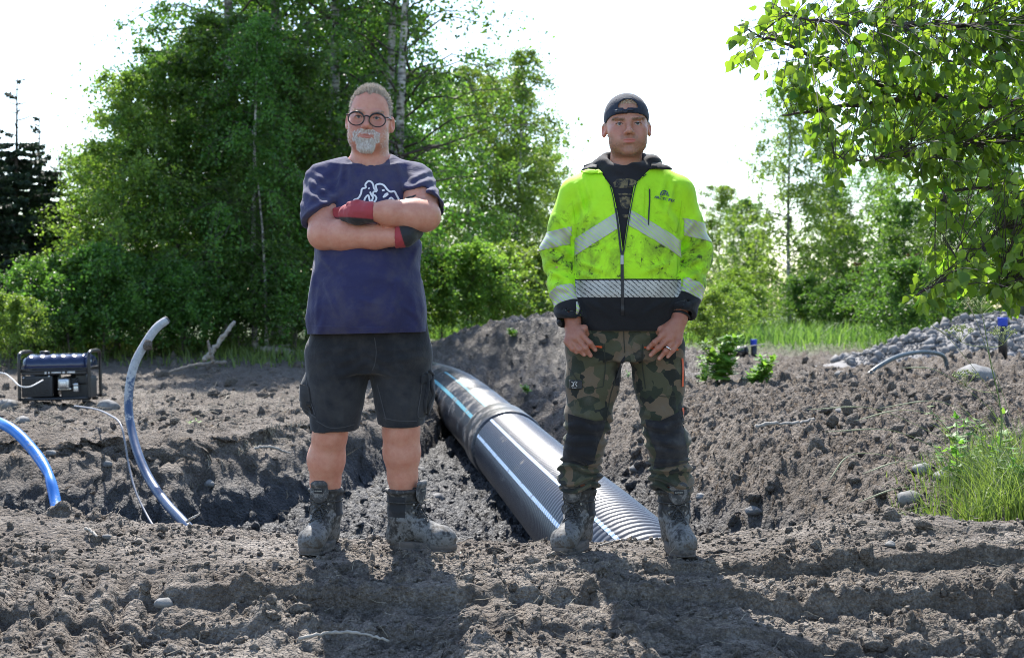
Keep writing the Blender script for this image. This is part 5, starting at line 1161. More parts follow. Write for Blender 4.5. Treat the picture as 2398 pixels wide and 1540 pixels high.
def strands(pos, nrm, dirs, L, wd, r, seg=2):
    """short tapering hairs as one mesh"""
    n = len(pos); side = np.cross(dirs, nrm + r.normal(size=(n, 3)) * 0.4); side /= np.linalg.norm(side, axis=1, keepdims=True) + 1e-9
    p1 = pos + dirs * (L * 0.5)[:, None] + nrm * (L * 0.10)[:, None]; p2 = pos + dirs * L[:, None]
    w_ = (wd if np.ndim(wd) else np.full(n, wd))[:, None]
    V = np.stack([pos - side * w_, pos + side * w_, p1 - side * w_ * 0.8, p1 + side * w_ * 0.8, p2], 1).reshape(-1, 3); i = np.arange(n)[:, None] * 5
    T = np.concatenate([i + np.array([[0, 1, 3]]), i + np.array([[0, 3, 2]]), i + np.array([[2, 3, 4]])]); c = np.repeat(np.clip(r.normal(0.5, 0.3, n), 0, 1), 5)
    return V, T, np.stack([c] * 3, -1)
def eye(parent, c, R, sc, side, iris):
    loc = np.array([side * 0.0335, -0.0718, -0.001]) * sc; ctr = np.asarray(c) + R @ loc; rad = 0.0128 * sc[0]
    bm = bmesh.new(); bmesh.ops.create_uvsphere(bm, u_segments=24, v_segments=16, radius=rad); V, Fc = bm_out(bm); V = V @ rotx(math.pi / 2).T
    a = np.degrees(np.arccos(np.clip(-V[:, 1] / rad, -1, 1))); col = np.where((a < 13)[:, None], 0.01, np.where((a < 29)[:, None], np.array(iris), np.array([0.62, 0.56, 0.53])))
    o = ob('eye', mesh('eye', V @ R.T + ctr, Fc, True, col), M_EYE, parent)
    t = np.linspace(-1, 1, 13); P = np.stack([side * 0.0335 + 0.0150 * t, -0.0868 + 0.0055 * t ** 2, -0.0018 + 0.0040 * (1 - t ** 2)], -1) * sc   # lashes along the upper lid
    ob('eyelashes', mesh('eyelashes', *tube(np.asarray(c) + P @ R.T, 0.00125, 5)), M_LASH, parent); return o
def eye_mat():
    m, nt, b = NM('eyeball'); at = nt.nodes.new('ShaderNodeVertexColor'); at.layer_name = 'Col'; nt.links.new(at.outputs[0], b.inputs['Base Color']); b.inputs['Roughness'].default_value = 0.12; return m
M_EYE = eye_mat(); M_LASH = simple('eyelash', (0.05, 0.03, 0.022), 0.7, bmp=0)
def fabric(name, col, var=0.12, rough=0.85, weave=900, dirt=None, dirt_amt=0.3, wr=0.25, sheen=0.15):
    m, nt, b = NM(name); p = wpos(nt); n1 = nz(nt, 5, 6, 0.65, p, 0.5); n2 = nz(nt, 22, 4, 0.6, p)
    c = ramp(nt, n1, [(0.3, tuple(v * (1 - var) for v in col)), (0.7, tuple(min(1, v * (1 + var)) for v in col))])
    if dirt:
        k = ramp(nt, math_(nt, 'ADD', math_(nt, 'MULTIPLY', n1, 0.6), math_(nt, 'MULTIPLY', n2, 0.4)), [(0.60 - 0.2 * dirt_amt, (0, 0, 0)), (0.72 - 0.1 * dirt_amt, (1, 1, 1))])
        c = mixc(nt, math_(nt, 'MULTIPLY', k, 0.55), c, dirt)
    nt.links.new(c, b.inputs['Base Color']); b.inputs['Roughness'].default_value = rough; b.inputs['Sheen Weight'].default_value = sheen; b.inputs['Specular IOR Level'].default_value = 0.25
    q = bump(nt, b, nz(nt, 14, 5, 0.55, p, 1.2), wr, 0.02); bump(nt, b, nz(nt, weave, 2, 0.5, p), 0.12, 0.0012, q); return m

# ---- the boot, built once and copied for four feet
def boot_field(p):
    d = limb(p, [(0, 0.022, 0.07), (0, 0.020, 0.14), (0, 0.018, 0.236)], [0.050, 0.058, 0.066], 0.02, 1.12)
    d = smin(d, limb(p, [(0, 0.0, 0.12), (0, -0.08, 0.082), (0, -0.15, 0.060)], [0.048, 0.045, 0.044], 0.02), 0.03)
    d = smin(d, ell(p, (0, -0.160, 0.055), (0.052, 0.068, 0.047)), 0.025); d = smin(d, ell(p, (0, 0.055, 0.06), (0.044, 0.044, 0.062)), 0.02)
    d = smin(d, ell(p, (0, 0.02, 0.232), (0.071, 0.082, 0.014)), 0.014)                                  # padded collar
    d = d + 0.0022 * np.sin(p[:, 2] * 160 + 3 * np.sin(p[:, 0] * 40)) * smoothstep(0.10, 0.14, p[:, 2])    # creases over the ankle
    d = d - 0.003 * np.exp(-((p[:, 1] + 0.105 + 0.25 * (p[:, 2] - 0.05)) / 0.008) ** 2) * (p[:, 2] < 0.10)  # toe cap seam
    d = d - 0.0025 * fbm3(p, 0.03, 2, 4)
    inner = cone(p, (0, 0.02, 0.215), (0, 0.02, 0.33), 0.047, 0.050, 1.12); d = smax(d, -inner, 0.006)
    return np.maximum(np.maximum(d, 0.022 - p[:, 2]), p[:, 2] - 0.243)
def boot_mats():
    m, nt, b = NM('boot_leather'); p = opos(nt); n1 = nz(nt, 14, 6, 0.65, p); n2 = nz(nt, 55, 5, 0.65, p); sx = nt.nodes.new('ShaderNodeSeparateXYZ'); nt.links.new(p, sx.inputs[0])
    k = math_(nt, 'ADD', math_(nt, 'MULTIPLY', n1, 0.6), math_(nt, 'MULTIPLY', n2, 0.4)); k2 = math_(nt, 'SUBTRACT', k, math_(nt, 'MULTIPLY', sx.outputs['Z'], 0.95))
    lea = ramp(nt, n2, [(0.3, (0.018, 0.017, 0.016)), (0.7, (0.05, 0.046, 0.042))])
    dust = ramp(nt, n2, [(0.3, (0.075, 0.07, 0.066)), (0.7, (0.20, 0.195, 0.187))])
    c = mixc(nt, ramp(nt, k2, [(0.335, (0, 0, 0)), (0.43, (1, 1, 1))]), lea, dust)
    c = mixc(nt, ramp(nt, k2, [(0.49, (0, 0, 0)), (0.53, (1, 1, 1))]), c, (0.075, 0.06, 0.047))
    nt.links.new(c, b.inputs['Base Color']); b.inputs['Roughness'].default_value = 0.72; bump(nt, b, k, 0.5, 0.006)
    return m, muddy('boot_sole_rubber', (0.03, 0.03, 0.03), (0.12, 0.10, 0.085), 0.9, 0.8, 20), simple('boot_lace', (0.045, 0.043, 0.042), 0.8, var=0.5, scale=120), fabric('boot_padding', (0.028, 0.028, 0.03), 0.3, 0.85), muddy('boot_tongue', (0.05, 0.05, 0.05), (0.2, 0.19, 0.18), 0.55, 0.8, 30)
M_BOOT, M_SOLE, M_LACE, M_PAD, M_TONGUE = boot_mats(); M_TAGW = simple('tag_print', (0.42, 0.40, 0.34), 0.7, bmp=0)
bV, bF = sdf_mesh(boot_field, axis(-0.095, 0.095, 0.0042), axis(-0.25, 0.13, 0.0042), axis(0.0, 0.26, 0.0042)); bV = relax(bV, bF, 1, 0.4)
def boot_parts():
    out = {'upper': mesh('upper', bV, bF)}; bv = bvh_of(bV, bF)
    a = np.linspace(0, 2 * math.pi, 56, endpoint=False); y = -0.072 + 0.157 * np.sign(np.sin(a)) * np.abs(np.sin(a)) ** 0.8; w_ = np.interp(y, [-0.23, -0.16, -0.05, 0.03, 0.085], [0.047, 0.056, 0.048, 0.046, 0.041]); x = np.sign(np.cos(a)) * np.abs(np.cos(a)) ** 0.8 * w_
    rings = [(0.0, 0.95), (0.004, 1.0), (0.014, 1.0), (0.016, 0.97), (0.019, 1.0), (0.034, 1.0), (0.038, 0.96)]; V = np.concatenate([np.stack([x * s, (y + 0.072) * s - 0.072, np.full(56, z)], -1) for z, s in rings]); V[:, 2] += 0.009 * smoothstep(-0.16, -0.235, V[:, 1]) * (V[:, 2] < 0.012)
    n = 56; i = np.arange(len(rings) - 1)[:, None] * n; j = np.arange(n)[None]; k = (j + 1) % n; Q = np.stack([i + j, i + k, i + n + k, i + n + j], -1).reshape(-1, 4); e = (len(rings) - 1) * n
    cv = len(V); V = np.concatenate([V, [(0, -0.072, 0.0), (0, -0.072, 0.038)]]); jj = np.arange(n); kk = (jj + 1) % n; T = np.concatenate([np.stack([np.full(n, cv), kk, jj], -1), np.stack([np.full(n, cv + 1), e + jj, e + kk], -1)]); out['sole'] = mesh('sole', V, [T, Q])
    def front(xx, zz, off=0.003, y0=-0.3):
        o = Vector((xx, y0, zz)); dr = Vector((0, 1, 0)) if zz > 0.085 else Vector((0, 0.35, -1)).normalized()
        if zz <= 0.085: o = Vector((xx, -0.02 - (0.16 - zz) * 1.0, 0.4))
        h = bv.ray_cast(o, dr); return np.array(h[0] + h[1] * off) if h[0] is not None else np.array((xx, -0.05, zz))
    rows = [(-0.135, 0.0), (-0.115, 0.0), (-0.095, 0.0), (-0.075, 0.0)]; L = []
    def top(xx, yy, off=0.004):
        h = bv.ray_cast(Vector((xx, yy, 0.5)), Vector((0, 0.25, -1)).normalized()); return np.array(h[0] + h[1] * off) if h[0] is not None else np.array((xx, yy, 0.1))
    ys = np.linspace(-0.118, -0.055, 5); pts = [top(0.024 * (1 if i % 2 else -1), y_) for i, y_ in enumerate(ys)]; pts2 = [top(-0.024 * (1 if i % 2 else -1), y_) for i, y_ in enumerate(ys)]
    zs_ = np.linspace(0.118, 0.19, 5); pts += [front(0.024 * (1 if i % 2 == 0 else -1), z_) for i, z_ in enumerate(zs_)]; pts2 += [front(-0.024 * (1 if i % 2 == 0 else -1), z_) for i, z_ in enumerate(zs_)]
    for s_, pp in enumerate((pts, pts2)):
        P = []
        for i in range(len(pp) - 1):
            m = (pp[i] + pp[i + 1]) / 2; h = front(m[0], m[2], 0.006) if m[2] > 0.1 else top(m[0], m[1], 0.006); P += [pp[i], h + np.array([0, -0.002 * s_, 0])]
        L.append(tube(spline(P + [pp[-1]], 90), 0.0026, 6))
    c = front(0, 0.178, 0.008)
    for s in (-1, 1): L.append(tube(spline([c, c + (s * 0.022, -0.010, 0.012), c + (s * 0.043, -0.006, -0.008), c + (s * 0.030, -0.008, -0.030), c + (s * 0.005, -0.004, -0.004)], 30), 0.0025, 6)); L.append(tube(spline([c, c + (s * 0.018, -0.012, -0.02), c + (s * 0.03, -0.008, -0.055), c + (s * 0.036, -0.004, -0.075)], 20), 0.0025, 6))
    L.append((lump(2, 2, 0.2)[0] * 0.009 + c, lump(2, 2, 0.2)[1]))
    a2 = np.linspace(0, 2 * math.pi, 40); P = np.stack([0.067 * np.sin(a2), 0.02 - 0.075 * np.cos(a2), np.full(40, 0.193)], -1); L.append(tube(P, 0.0026, 6))
    V, Fc = join(L); out['laces'] = mesh('laces', V, Fc)
    V, Fc = sdf_mesh(lambda p: smin(ell(p, (0, -0.064, 0.232), (0.040, 0.009, 0.045)), ell(p, (0, -0.070, 0.264), (0.036, 0.013, 0.014)), 0.01) - 0.002 * fbm3(p, 0.02, 2, 3), axis(-0.05, 0.05, 0.004), axis(-0.095, -0.035, 0.004), axis(0.17, 0.29, 0.004)); out['tongue'] = mesh('tongue', V, Fc)
    V, Fc = box((0, -0.0745, 0.238), (0.040, 0.003, 0.018), 0.0005); out['name_tag'] = mesh('name_tag', V, Fc, False)
    V, Fc = join([tube([(sx, y_, z_), (sx + np.sign(sx) * 0.004, y_ - 0.002, z_)], 0.005, 8) for sx in (-0.03, 0.03) for (y_, z_) in ((-0.050, 0.128), (-0.045, 0.155), (-0.046, 0.185))]); out['lace_hooks'] = mesh('lace_hooks', V, Fc)
    for (nm, ang) in (('side_panel', 0),):
        bm = bm_from(bV, bF); cut(bm, (0, 0, 0.135), (0, 0, -1)); cut(bm, (0, 0, 0.215), (0, 0, 1)); cut(bm, (0, -0.018, 0), (0, -1, 0)); V, Fc = bm_out(bm, 0.0015); out[nm] = mesh(nm, V, Fc)
    return out
BOOT = boot_parts(); BOOT_M = dict(upper=M_BOOT, sole=M_SOLE, laces=M_LACE, tongue=M_TONGUE, name_tag=M_PAD, lace_hooks=M_DEADP, side_panel=M_PAD)
_tb = bvh_of(*box((0, 0, 0), (2, 0.01, 2)))
def tag_text():
    cu = bpy.data.curves.new('l', 'FONT'); cu.body = 'BLUEWEAR'; cu.size = 0.0062; cu.align_x = 'CENTER'; cu.align_y = 'CENTER'; cu.offset = 0.00012; o = bpy.data.objects.new('l', cu); COL.objects.link(o)
    me = o.evaluated_get(bpy.context.evaluated_depsgraph_get()).to_mesh(); V = np.array([v.co[:] for v in me.vertices]); T = [[p.vertices[0], p.vertices[i], p.vertices[i + 1]] for p in me.polygons for i in range(1, len(p.vertices) - 1)]; bpy.data.objects.remove(o)
    return mesh('tag_lettering', np.stack([V[:, 0], np.full(len(V), -0.0766), V[:, 1] + 0.238], -1), np.array(T))
BOOT_TXT = tag_text()
def put_boot(person, loc, yaw, pitch=0.0, label=None, sc=1.0):
    up = bpy.data.objects.new('boot', BOOT['upper']); COL.objects.link(up)
    up.parent = person; up.matrix_parent_inverse = parent_inv(person); up.location = loc; up.rotation_euler = (pitch, 0, yaw); up.scale = (sc * 0.98, sc * 0.93, sc)
    if not BOOT['upper'].materials: BOOT['upper'].materials.append(M_BOOT)
    if label: up['label'] = label
    for k, me in BOOT.items():
        if k == 'upper': continue
        if not me.materials: me.materials.append(BOOT_M[k])
        o = bpy.data.objects.new(k, me); COL.objects.link(o); o.parent = up
        if k in ('laces', 'lace_hooks'): o['kind'] = 'stuff'
    if not BOOT_TXT.materials: BOOT_TXT.materials.append(M_TAGW)
    o = bpy.data.objects.new('tag_lettering', BOOT_TXT); COL.objects.link(o); o.parent = up
    return up
# ------------------------------------------------------------------ the man in the blue T-shirt
def col_mat(name, rough=0.85, bmp=0.2, bs=300, sheen=0.1):
    m, nt, b = NM(name); at = nt.nodes.new('ShaderNodeVertexColor'); at.layer_name = 'Col'; p = wpos(nt)
    c = mixc(nt, nz(nt, 16, 5, 0.6, p), at.outputs[0], mixc(nt, 1.0, at.outputs[0], (0.6, 0.6, 0.62), 'MULTIPLY')); nt.links.new(c, b.inputs['Base Color']); b.inputs['Roughness'].default_value = rough
    b.inputs['Sheen Weight'].default_value = sheen; q = bump(nt, b, nz(nt, 26, 4, 0.6, p), 0.3, 0.006); bump(nt, b, nz(nt, bs, 2, 0.5, p), bmp, 0.001, q); return m
def part(name, V, Fc, m, parent, smooth=True, col=None, kind=None, label=None, t=0):
    o = ob(name, mesh(name, V, Fc, smooth, col), m, parent)
    if kind: o['kind'] = kind
    if label: o['label'] = label
    if t: thick(o, t)
    return o
def zax(*a):
    v = np.concatenate(a); return v[:len(v) // 4 * 4]
def man_a():
    X0 = float(LP(864, 700)[0]); root = empty('person', (X0, MAN_Y, 0.0)); tag(root, 'bearded man in round glasses, blue T-shirt and black shorts, arms crossed', 'person')
    hc = LP(866, 280, -0.03); roll, pitch = math.radians(4.5), math.radians(1.0); sc = np.array([1.03, 1.0, 1.0]); HR = roty(roll) @ rotx(pitch)
    Rs, Re, Rw = LP(757, 432, 0.02), LP(757, 549, -0.15), LP(932, 556, -0.225)
    Ls, Le, Lw = LP(974, 430, 0.02), LP(996, 506, -0.17), LP(874, 496, -0.262)
    kL, aL = [LP(786, 830), LP(773, 1015, -0.005), LP(764, 1075, 0.03), LP(762, 1132, 0.060), LP(762, 1160, 0.068), LP(762, 1215, 0.075)], [0.075, 0.064, 0.0705, 0.056, 0.043, 0.036]
    kR, aR = [LP(940, 830), LP(939, 1005, -0.005), LP(941, 1060, 0.01), LP(943, 1118, 0.028), LP(945, 1158, 0.036), LP(947, 1215, 0.04)], [0.075, 0.069, 0.0695, 0.055, 0.043, 0.036]
    tz = [0.70, 0.84, 0.95, 1.05, 1.15, 1.25, 1.33, 1.40, 1.46, 1.50]
    def torso(p, g=0.0, belly=True):
        d = loft(p, tz, np.array([0.205, 0.214, 0.216, 0.214, 0.211, 0.208, 0.202, 0.192, 0.165, 0.13]) + g, np.array([0.145, 0.155, 0.172, 0.176, 0.168, 0.152, 0.140, 0.125, 0.105, 0.09]) + g, [X0] * 10, MAN_Y + np.array([0.0, -0.02, -0.035, -0.04, -0.03, -0.015, 0.0, 0.01, 0.018, 0.02]))
        if belly: d = smin(d, ell(p, (X0, MAN_Y - 0.085, 1.03), (0.175 + g, 0.135 + g, 0.19)), 0.05)
        n0 = np.array([X0, MAN_Y + 0.025, 1.51])
        for s in (Rs, Ls): d = smin(d, cone(p, n0, s + np.array([0, 0, 0.01]), 0.066 + g, 0.070 + g), 0.04)
        return d
    def arm(p, s, e, w_, g=0.0):
        m = e + (w_ - e) * 0.28
        return limb(p, [s, s + (e - s) * 0.55, e, m, e + (w_ - e) * 0.7, w_], [0.068, 0.062, 0.054, 0.056, 0.044, 0.035], 0.03) - g
    def body(p):
        q = (p - hc) @ HR / sc; d = head_field(q, 0.004, 1.05)
        d = smin(d, cone(p, hc + np.array([0, 0.025, -0.07]), (X0, MAN_Y + 0.02, 1.46), 0.070, 0.077), 0.025)
        tb = torso(p, -0.014, False) + 0.05 * smoothstep(0.98, 0.86, p[:, 2]); d = smin(d, tb, 0.03)
        d = np.minimum(d, np.minimum(smin(arm(p, Rs, Re, Rw), tb + 0.012, 0.01), arm(p, Ls, Le, Lw)))
        d = smin(d, np.minimum(limb(p, kL, aL, 0.03), limb(p, kR, aR, 0.03)), 0.02)
        for kn in (LP(771, 1022, -0.050), LP(938, 1012, -0.050)): d = smin(d, ell(p, kn, (0.032, 0.02, 0.035)), 0.03)
        return d
    bx0 = X0 - 0.36
    V, Fq = sdf_mesh(body, axis(X0 - 0.34, X0 + 0.36, 0.0064, (hc[0] - 0.10, hc[0] + 0.10, 0.0030)), axis(MAN_Y - 0.34, MAN_Y + 0.24, 0.0064, (hc[1] - 0.135, hc[1] - 0.04, 0.0029)), zax(np.arange(0.12, 0.46, 0.008), np.arange(0.46, 1.14, 0.016), np.arange(1.14, 1.36, 0.0062), np.arange(1.36, 1.50, 0.011), np.arange(1.50, hc[2] - 0.145, 0.005), np.arange(hc[2] - 0.145, hc[2] + 0.15, 0.0029)))
    V = relax(V, Fq, 1, 0.4); N = normals(V, Fq); q = (V - hc) @ HR / sc; x, y, z = q.T; ax = np.abs(x); hd = (q ** 2).sum(1) < 0.19 ** 2
    col = np.tile([0.60, 0.295, 0.205], (len(V), 1))
    def mixin(mask, c): 
        nonlocal col
        col = col * (1 - mask[:, None]) + np.array(c) * mask[:, None]
    g = lambda cx, cy, cz, r: np.exp(-(((ax - cx) ** 2 + (y - cy) ** 2 + (z - cz) ** 2) / r ** 2)) * hd
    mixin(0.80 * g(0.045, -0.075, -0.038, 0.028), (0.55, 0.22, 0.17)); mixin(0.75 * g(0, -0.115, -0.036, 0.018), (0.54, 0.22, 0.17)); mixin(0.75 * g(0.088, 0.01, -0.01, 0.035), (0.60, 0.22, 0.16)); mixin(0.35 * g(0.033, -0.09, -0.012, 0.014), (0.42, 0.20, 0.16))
    lips = smoothstep(1.15, 0.85, np.sqrt((x / 0.023) ** 2 + ((z + 0.0735) / 0.0095) ** 2)) * (y < -0.07) * hd; mixin(0.75 * lips, (0.44, 0.18, 0.15))
    front = (y < -0.02) & hd
    goat = smoothstep(0.0, -0.008, ax - np.interp(z, [-0.135, -0.12, -0.09], [0.022, 0.034, 0.042])) * smoothstep(-0.076, -0.084, z) * smoothstep(-0.138, -0.122, z) * front; mou = smoothstep(0.036, 0.030, ax) * smoothstep(-0.046, -0.050, z) * smoothstep(-0.067, -0.063, z) * front; side = smoothstep(0.026, 0.034, ax) * smoothstep(0.055, 0.045, ax) * smoothstep(-0.052, -0.058, z) * smoothstep(-0.10, -0.08, z) * front
    beard = np.clip(np.maximum(np.maximum(goat, mou), side * 0.8), 0, 1) * (1 - lips); mixin(0.45 * beard, (0.40, 0.34, 0.30))
    stub = smoothstep(-0.02, -0.05, z) * smoothstep(0.045, 0.06, ax) * smoothstep(0.03, 0.0, y) * hd * (z > -0.14); mixin(0.22 * stub, (0.50, 0.38, 0.32))
    hl = np.interp(y, [-0.09, -0.06, -0.035, -0.02, 0.02, 0.06], [0.098, 0.094, 0.075, 0.02, -0.005, -0.065]) + 0.02 * smoothstep(0.045, 0.065, ax) * (y < -0.04) + 0.007 * vn(q[:, 0] * 60, q[:, 1] * 60, q[:, 2] * 60, 3)
    hair = smoothstep(-0.004, 0.006, z - hl) * hd * (~((ax > 0.079) & (z < 0.025) & (y < 0.04))); mixin(hair * 0.9, (0.30, 0.255, 0.215))
    part('body', V, Fq, M_SKIN, root, True, col)
    r = np.random.default_rng(4)
    def pick(mask, n):
        w_ = mask * (mask > 0.2); i = r.choice(len(V), n, p=w_ / w_.sum()); return V[i] + r.normal(size=(n, 3)) * 0.0012, N[i], i
    M_HG = hair_mat('grey_blond_hair', (0.28, 0.23, 0.18), (0.70, 0.62, 0.53)); M_BG = hair_mat('grey_beard', (0.50, 0.42, 0.34), (0.92, 0.89, 0.85)); M_BR = hair_mat('sandy_brow', (0.34, 0.22, 0.15), (0.50, 0.36, 0.26))
    p, n, i = pick(hair, 13000); zz = z[i]; up = np.array([0, 0, 1.0]) @ HR.T; d = n * 0.28 + up * (0.75 * smoothstep(0.05, 0.10, zz))[:, None] - up * (0.6 * smoothstep(0.04, 0.0, zz))[:, None] + np.array([0, -0.35, 0]) * smoothstep(0.0, -0.06, y[i])[:, None] + r.normal(size=p.shape) * 0.30; d /= np.linalg.norm(d, axis=1, keepdims=True)
    L = np.interp(zz, [-0.05, 0.02, 0.08, 0.13], [0.005, 0.008, 0.013, 0.015]) * r.uniform(0.6, 1.3, len(p)); a, b, c = strands(p - n * 0.002, n, d, L, 0.0008, r); part('hair', a, b, M_HG, root, False, c, 'stuff')
    p, n, i = pick(beard, 4200); dn = -up * 1.0; d = n * 0.45 + dn * 0.9 + r.normal(size=p.shape) * 0.22; d /= np.linalg.norm(d, axis=1, keepdims=True); L = np.where(z[i] < -0.085, 0.010, 0.006) * r.uniform(0.6, 1.2, len(p)); a, b, c = strands(p - n * 0.001, n, d, L, 0.0009, r); part('beard', a, b, M_BG, root, False, c, 'stuff')
    p, n, i = pick(stub, 1500); d = n * 0.7 - up * 0.6 + r.normal(size=p.shape) * 0.25; d /= np.linalg.norm(d, axis=1, keepdims=True); a, b, c = strands(p, n, d, 0.0035 * r.uniform(0.6, 1.3, len(p)), 0.0005, r); part('stubble', a, b, M_BG, root, False, c, 'stuff')
    bm_ = np.exp(-((z - 0.0205 - 0.003 * np.exp(-((ax - 0.04) / 0.015) ** 2)) / 0.0035) ** 2) * smoothstep(0.012, 0.017, ax) * smoothstep(0.056, 0.050, ax) * front; p, n, i = pick(bm_, 260); d = n * 0.35 + np.sign(x[i])[:, None] * np.array([0.9, 0, 0.1]) + r.normal(size=p.shape) * 0.25; d /= np.linalg.norm(d, axis=1, keepdims=True); a, b, c = strands(p, n, d, 0.008 * r.uniform(0.6, 1.2, len(p)), 0.0006, r); part('eyebrows', a, b, M_BR, root, False, c, 'stuff')
    for s in (-1, 1): eye(root, hc, HR, sc, s, (0.09, 0.12, 0.15))
    # glasses
    def hp(v): return hc + (HR @ (np.asarray(v, float) * sc))
    M_FR = simple('black_acetate', (0.010, 0.010, 0.011), 0.22, bmp=0); gm, nt_, gb = NM('spectacle_lens'); gb.inputs['Transmission Weight'].default_value = 1.0; gb.inputs['Roughness'].default_value = 0.02; gb.inputs['IOR'].default_value = 1.02; gb.inputs['Base Color'].default_value = (0.96, 0.97, 0.97, 1)
    gl = empty('glasses', tuple(hp((0, -0.118, -0.008)))); gl.parent = root; gl.matrix_parent_inverse = parent_inv(root)
    def gp(name, V, Fc, m, sm=True): o = bpy.data.objects.new(name, mesh(name, V, Fc, sm)); COL.objects.link(o); o.data.materials.append(m); o.parent = gl; o.matrix_parent_inverse = Matrix.Translation(gl.location).inverted(); return o
    a = np.linspace(0, 2 * math.pi, 41)
    for s in (-1, 1):
        cx = s * 0.0395; ring = np.array([hp((cx + 0.0300 * math.cos(t), -0.113 + 0.012 * abs(cx + 0.0300 * math.cos(t)) / 0.070, -0.0115 + 0.0260 * math.sin(t))) for t in a]); gp('rim', *tube(ring, np.interp(np.sin(a), [-1, 0.0, 1], [0.0021, 0.0024, 0.0038]), 8, False), M_FR)
        disc = np.concatenate([ring[:-1], [ring[:-1].mean(0)]]); k = np.arange(40); gp('lens', disc, np.stack([np.full(40, 40), k, (k + 1) % 40], -1), gm)
        gp('temple', *tube(spline([hp((s * 0.0690, -0.1015, 0.002)), hp((s * 0.0790, -0.090, 0.003)), hp((s * 0.0815, -0.04, 0.004)), hp((s * 0.083, 0.01, 0.003)), hp((s * 0.082, 0.03, -0.012))], 20), 0.0024, 6), M_FR)
    gp('bridge', *tube(spline([hp((-0.0115, -0.1135, -0.002)), hp((0, -0.1185, 0.001)), hp((0.0115, -0.1135, -0.002))], 10), 0.0029, 8), M_FR)
    # T-shirt
    hemR, nR = LP(768, 508, -0.07), np.array([0.46, -0.42, -0.80]); hemL, nL = LP(1001, 490, -0.09), np.array([-0.42, -0.60, -0.66]); nR /= np.linalg.norm(nR); nL /= np.linalg.norm(nL)
    nk = np.array([X0, MAN_Y - 0.075, 1.490])
    def hole_field(p): return np.maximum(np.sqrt((p[:, 0] - X0) ** 2 + ((p[:, 1] - MAN_Y - 0.012) / 1.12) ** 2) - 0.0835, nk[2] + 0.40 * (p[:, 1] - nk[1]) - p[:, 2])
    def shirt(p):
        d = torso(p, 0.0)
        drape = ell(p, (X0, MAN_Y - 0.10, 0.96), (0.185, 0.115, 0.16)); d = smin(d, drape, 0.05)
        for s, e, h, n_ in ((Rs, Re, hemR, nR), (Ls, Le, hemL, nL)):
            e2 = s + (e - s) * 0.85; out = cone(p, s, e2, 0.078, 0.085); t = (p - h) @ n_
            sl = np.maximum(np.maximum(out, t), -np.where(t > -0.03, cone(p, s, e2, 0.062, 0.068), 1)); d = smin(d, sl, 0.018)
        z = p[:, 2]; x = p[:, 0] - X0; a = np.abs(x)
        hole = hole_field(p)
        d = smax(d, -hole, 0.006)
        w1 = vn(p[:, 0] * 7 + z * 4, p[:, 1] * 6, z * 3.2, 5); w2 = vn(p[:, 0] * 16 - z * 6, p[:, 1] * 14, z * 7, 6)
        d = d - 0.009 * w1 - 0.0055 * w2
        w3 = np.sin(z * 60 + 6 * w1 + a * 20); d = d - 0.0022 * w3 * smoothstep(1.22, 1.05, z)
        pull = np.exp(-((z - 1.36) / 0.10) ** 2) * smoothstep(0.06, 0.15, a) * smoothstep(0.24, 0.19, a); d = d - 0.0045 * np.sin((z + a * 0.8) * 95) * pull       # pulls into the armpits
        slv = smoothstep(0.20, 0.24, a) * smoothstep(1.25, 1.33, z); d = d - 0.0022 * np.sin((z - a * 0.6) * 105 + 5 * w1) * slv
        low_ = smoothstep(1.05, 0.88, z); d = d - 0.006 * low_ * np.sin(x * 34 + 3 * w1) * smoothstep(0.10, 0.22, a) - 0.004 * low_
        d = d - folds(p, [(732, 620, 737, 785, 0.5), (748, 680, 745, 785, 0.8), (760, 740, 752, 785, 0.7), (986, 620, 994, 778, 0.5), (965, 690, 988, 770, 0.8), (948, 715, 975, 740, 0.8), (745, 590, 790, 640, 0.8), (985, 565, 960, 625, 0.8), (770, 610, 830, 650, 0.6), (722, 420, 785, 468), (714, 448, 778, 486), (728, 402, 770, 430, 0.8), (1012, 415, 968, 440), (1024, 440, 985, 462), (1000, 395, 965, 420, 0.8), (800, 378, 792, 440, 0.9), (928, 378, 945, 435, 0.9), (815, 385, 822, 440, 0.6), (765, 660, 800, 740, 0.6), (935, 655, 925, 735, 0.5), (850, 700, 890, 712, 0.5)], 0.017, 0.012)
        return np.where(z < 0.80, np.maximum(d, 0.80 - z), d)
    V, Fq = sdf_mesh(shirt, axis(X0 - 0.36, X0 + 0.38, 0.0054), axis(MAN_Y - 0.27, MAN_Y + 0.24, 0.0054), axis(0.79, 1.62, 0.0054)); V = relax(V, Fq, 1, 0.5)
    bm = bm_from(V, Fq); hz = 0.852
    cut(bm, (X0, MAN_Y, hz), (0.02, 0, -1)); b2 = bm.copy(); b3 = bm.copy(); Vs, Fs = bm_out(bm)
    M_SH = fabric('navy_cotton', (0.031, 0.031, 0.090), 0.16, 0.85, 900, (0.085, 0.075, 0.085), 0.75, 0.3)
    sh = part('t_shirt', Vs, Fs, M_SH, root, t=0.003); bvs = bvh_of(Vs, Fs)
    M_RIB = fabric('navy_rib', (0.024, 0.025, 0.06), 0.1); b2.free()
    nb = spline(np.c_[[(811, 361), (815, 372), (821, 381), (831, 389), (846, 395), (863, 397), (880, 395), (896, 389), (905, 380), (910, 371), (913, 361)], np.zeros(11)], 48)[:, :2]; rb, last = [], None
    for t_ in nb: last = onto(bvs, t_[0], t_[1], 0.0045, last if last is not None else LP(t_[0], t_[1], -0.02)); rb.append(last)
    rb = np.array(rb); kk_ = np.ones(5) / 5; rb[2:-2] = np.stack([np.convolve(rb[:, j], kk_, 'valid') for j in range(3)], -1); part('neck_rib', *tube(rb, 0.0088, 8, True, (0.55, 1.0)), M_RIB, sh)
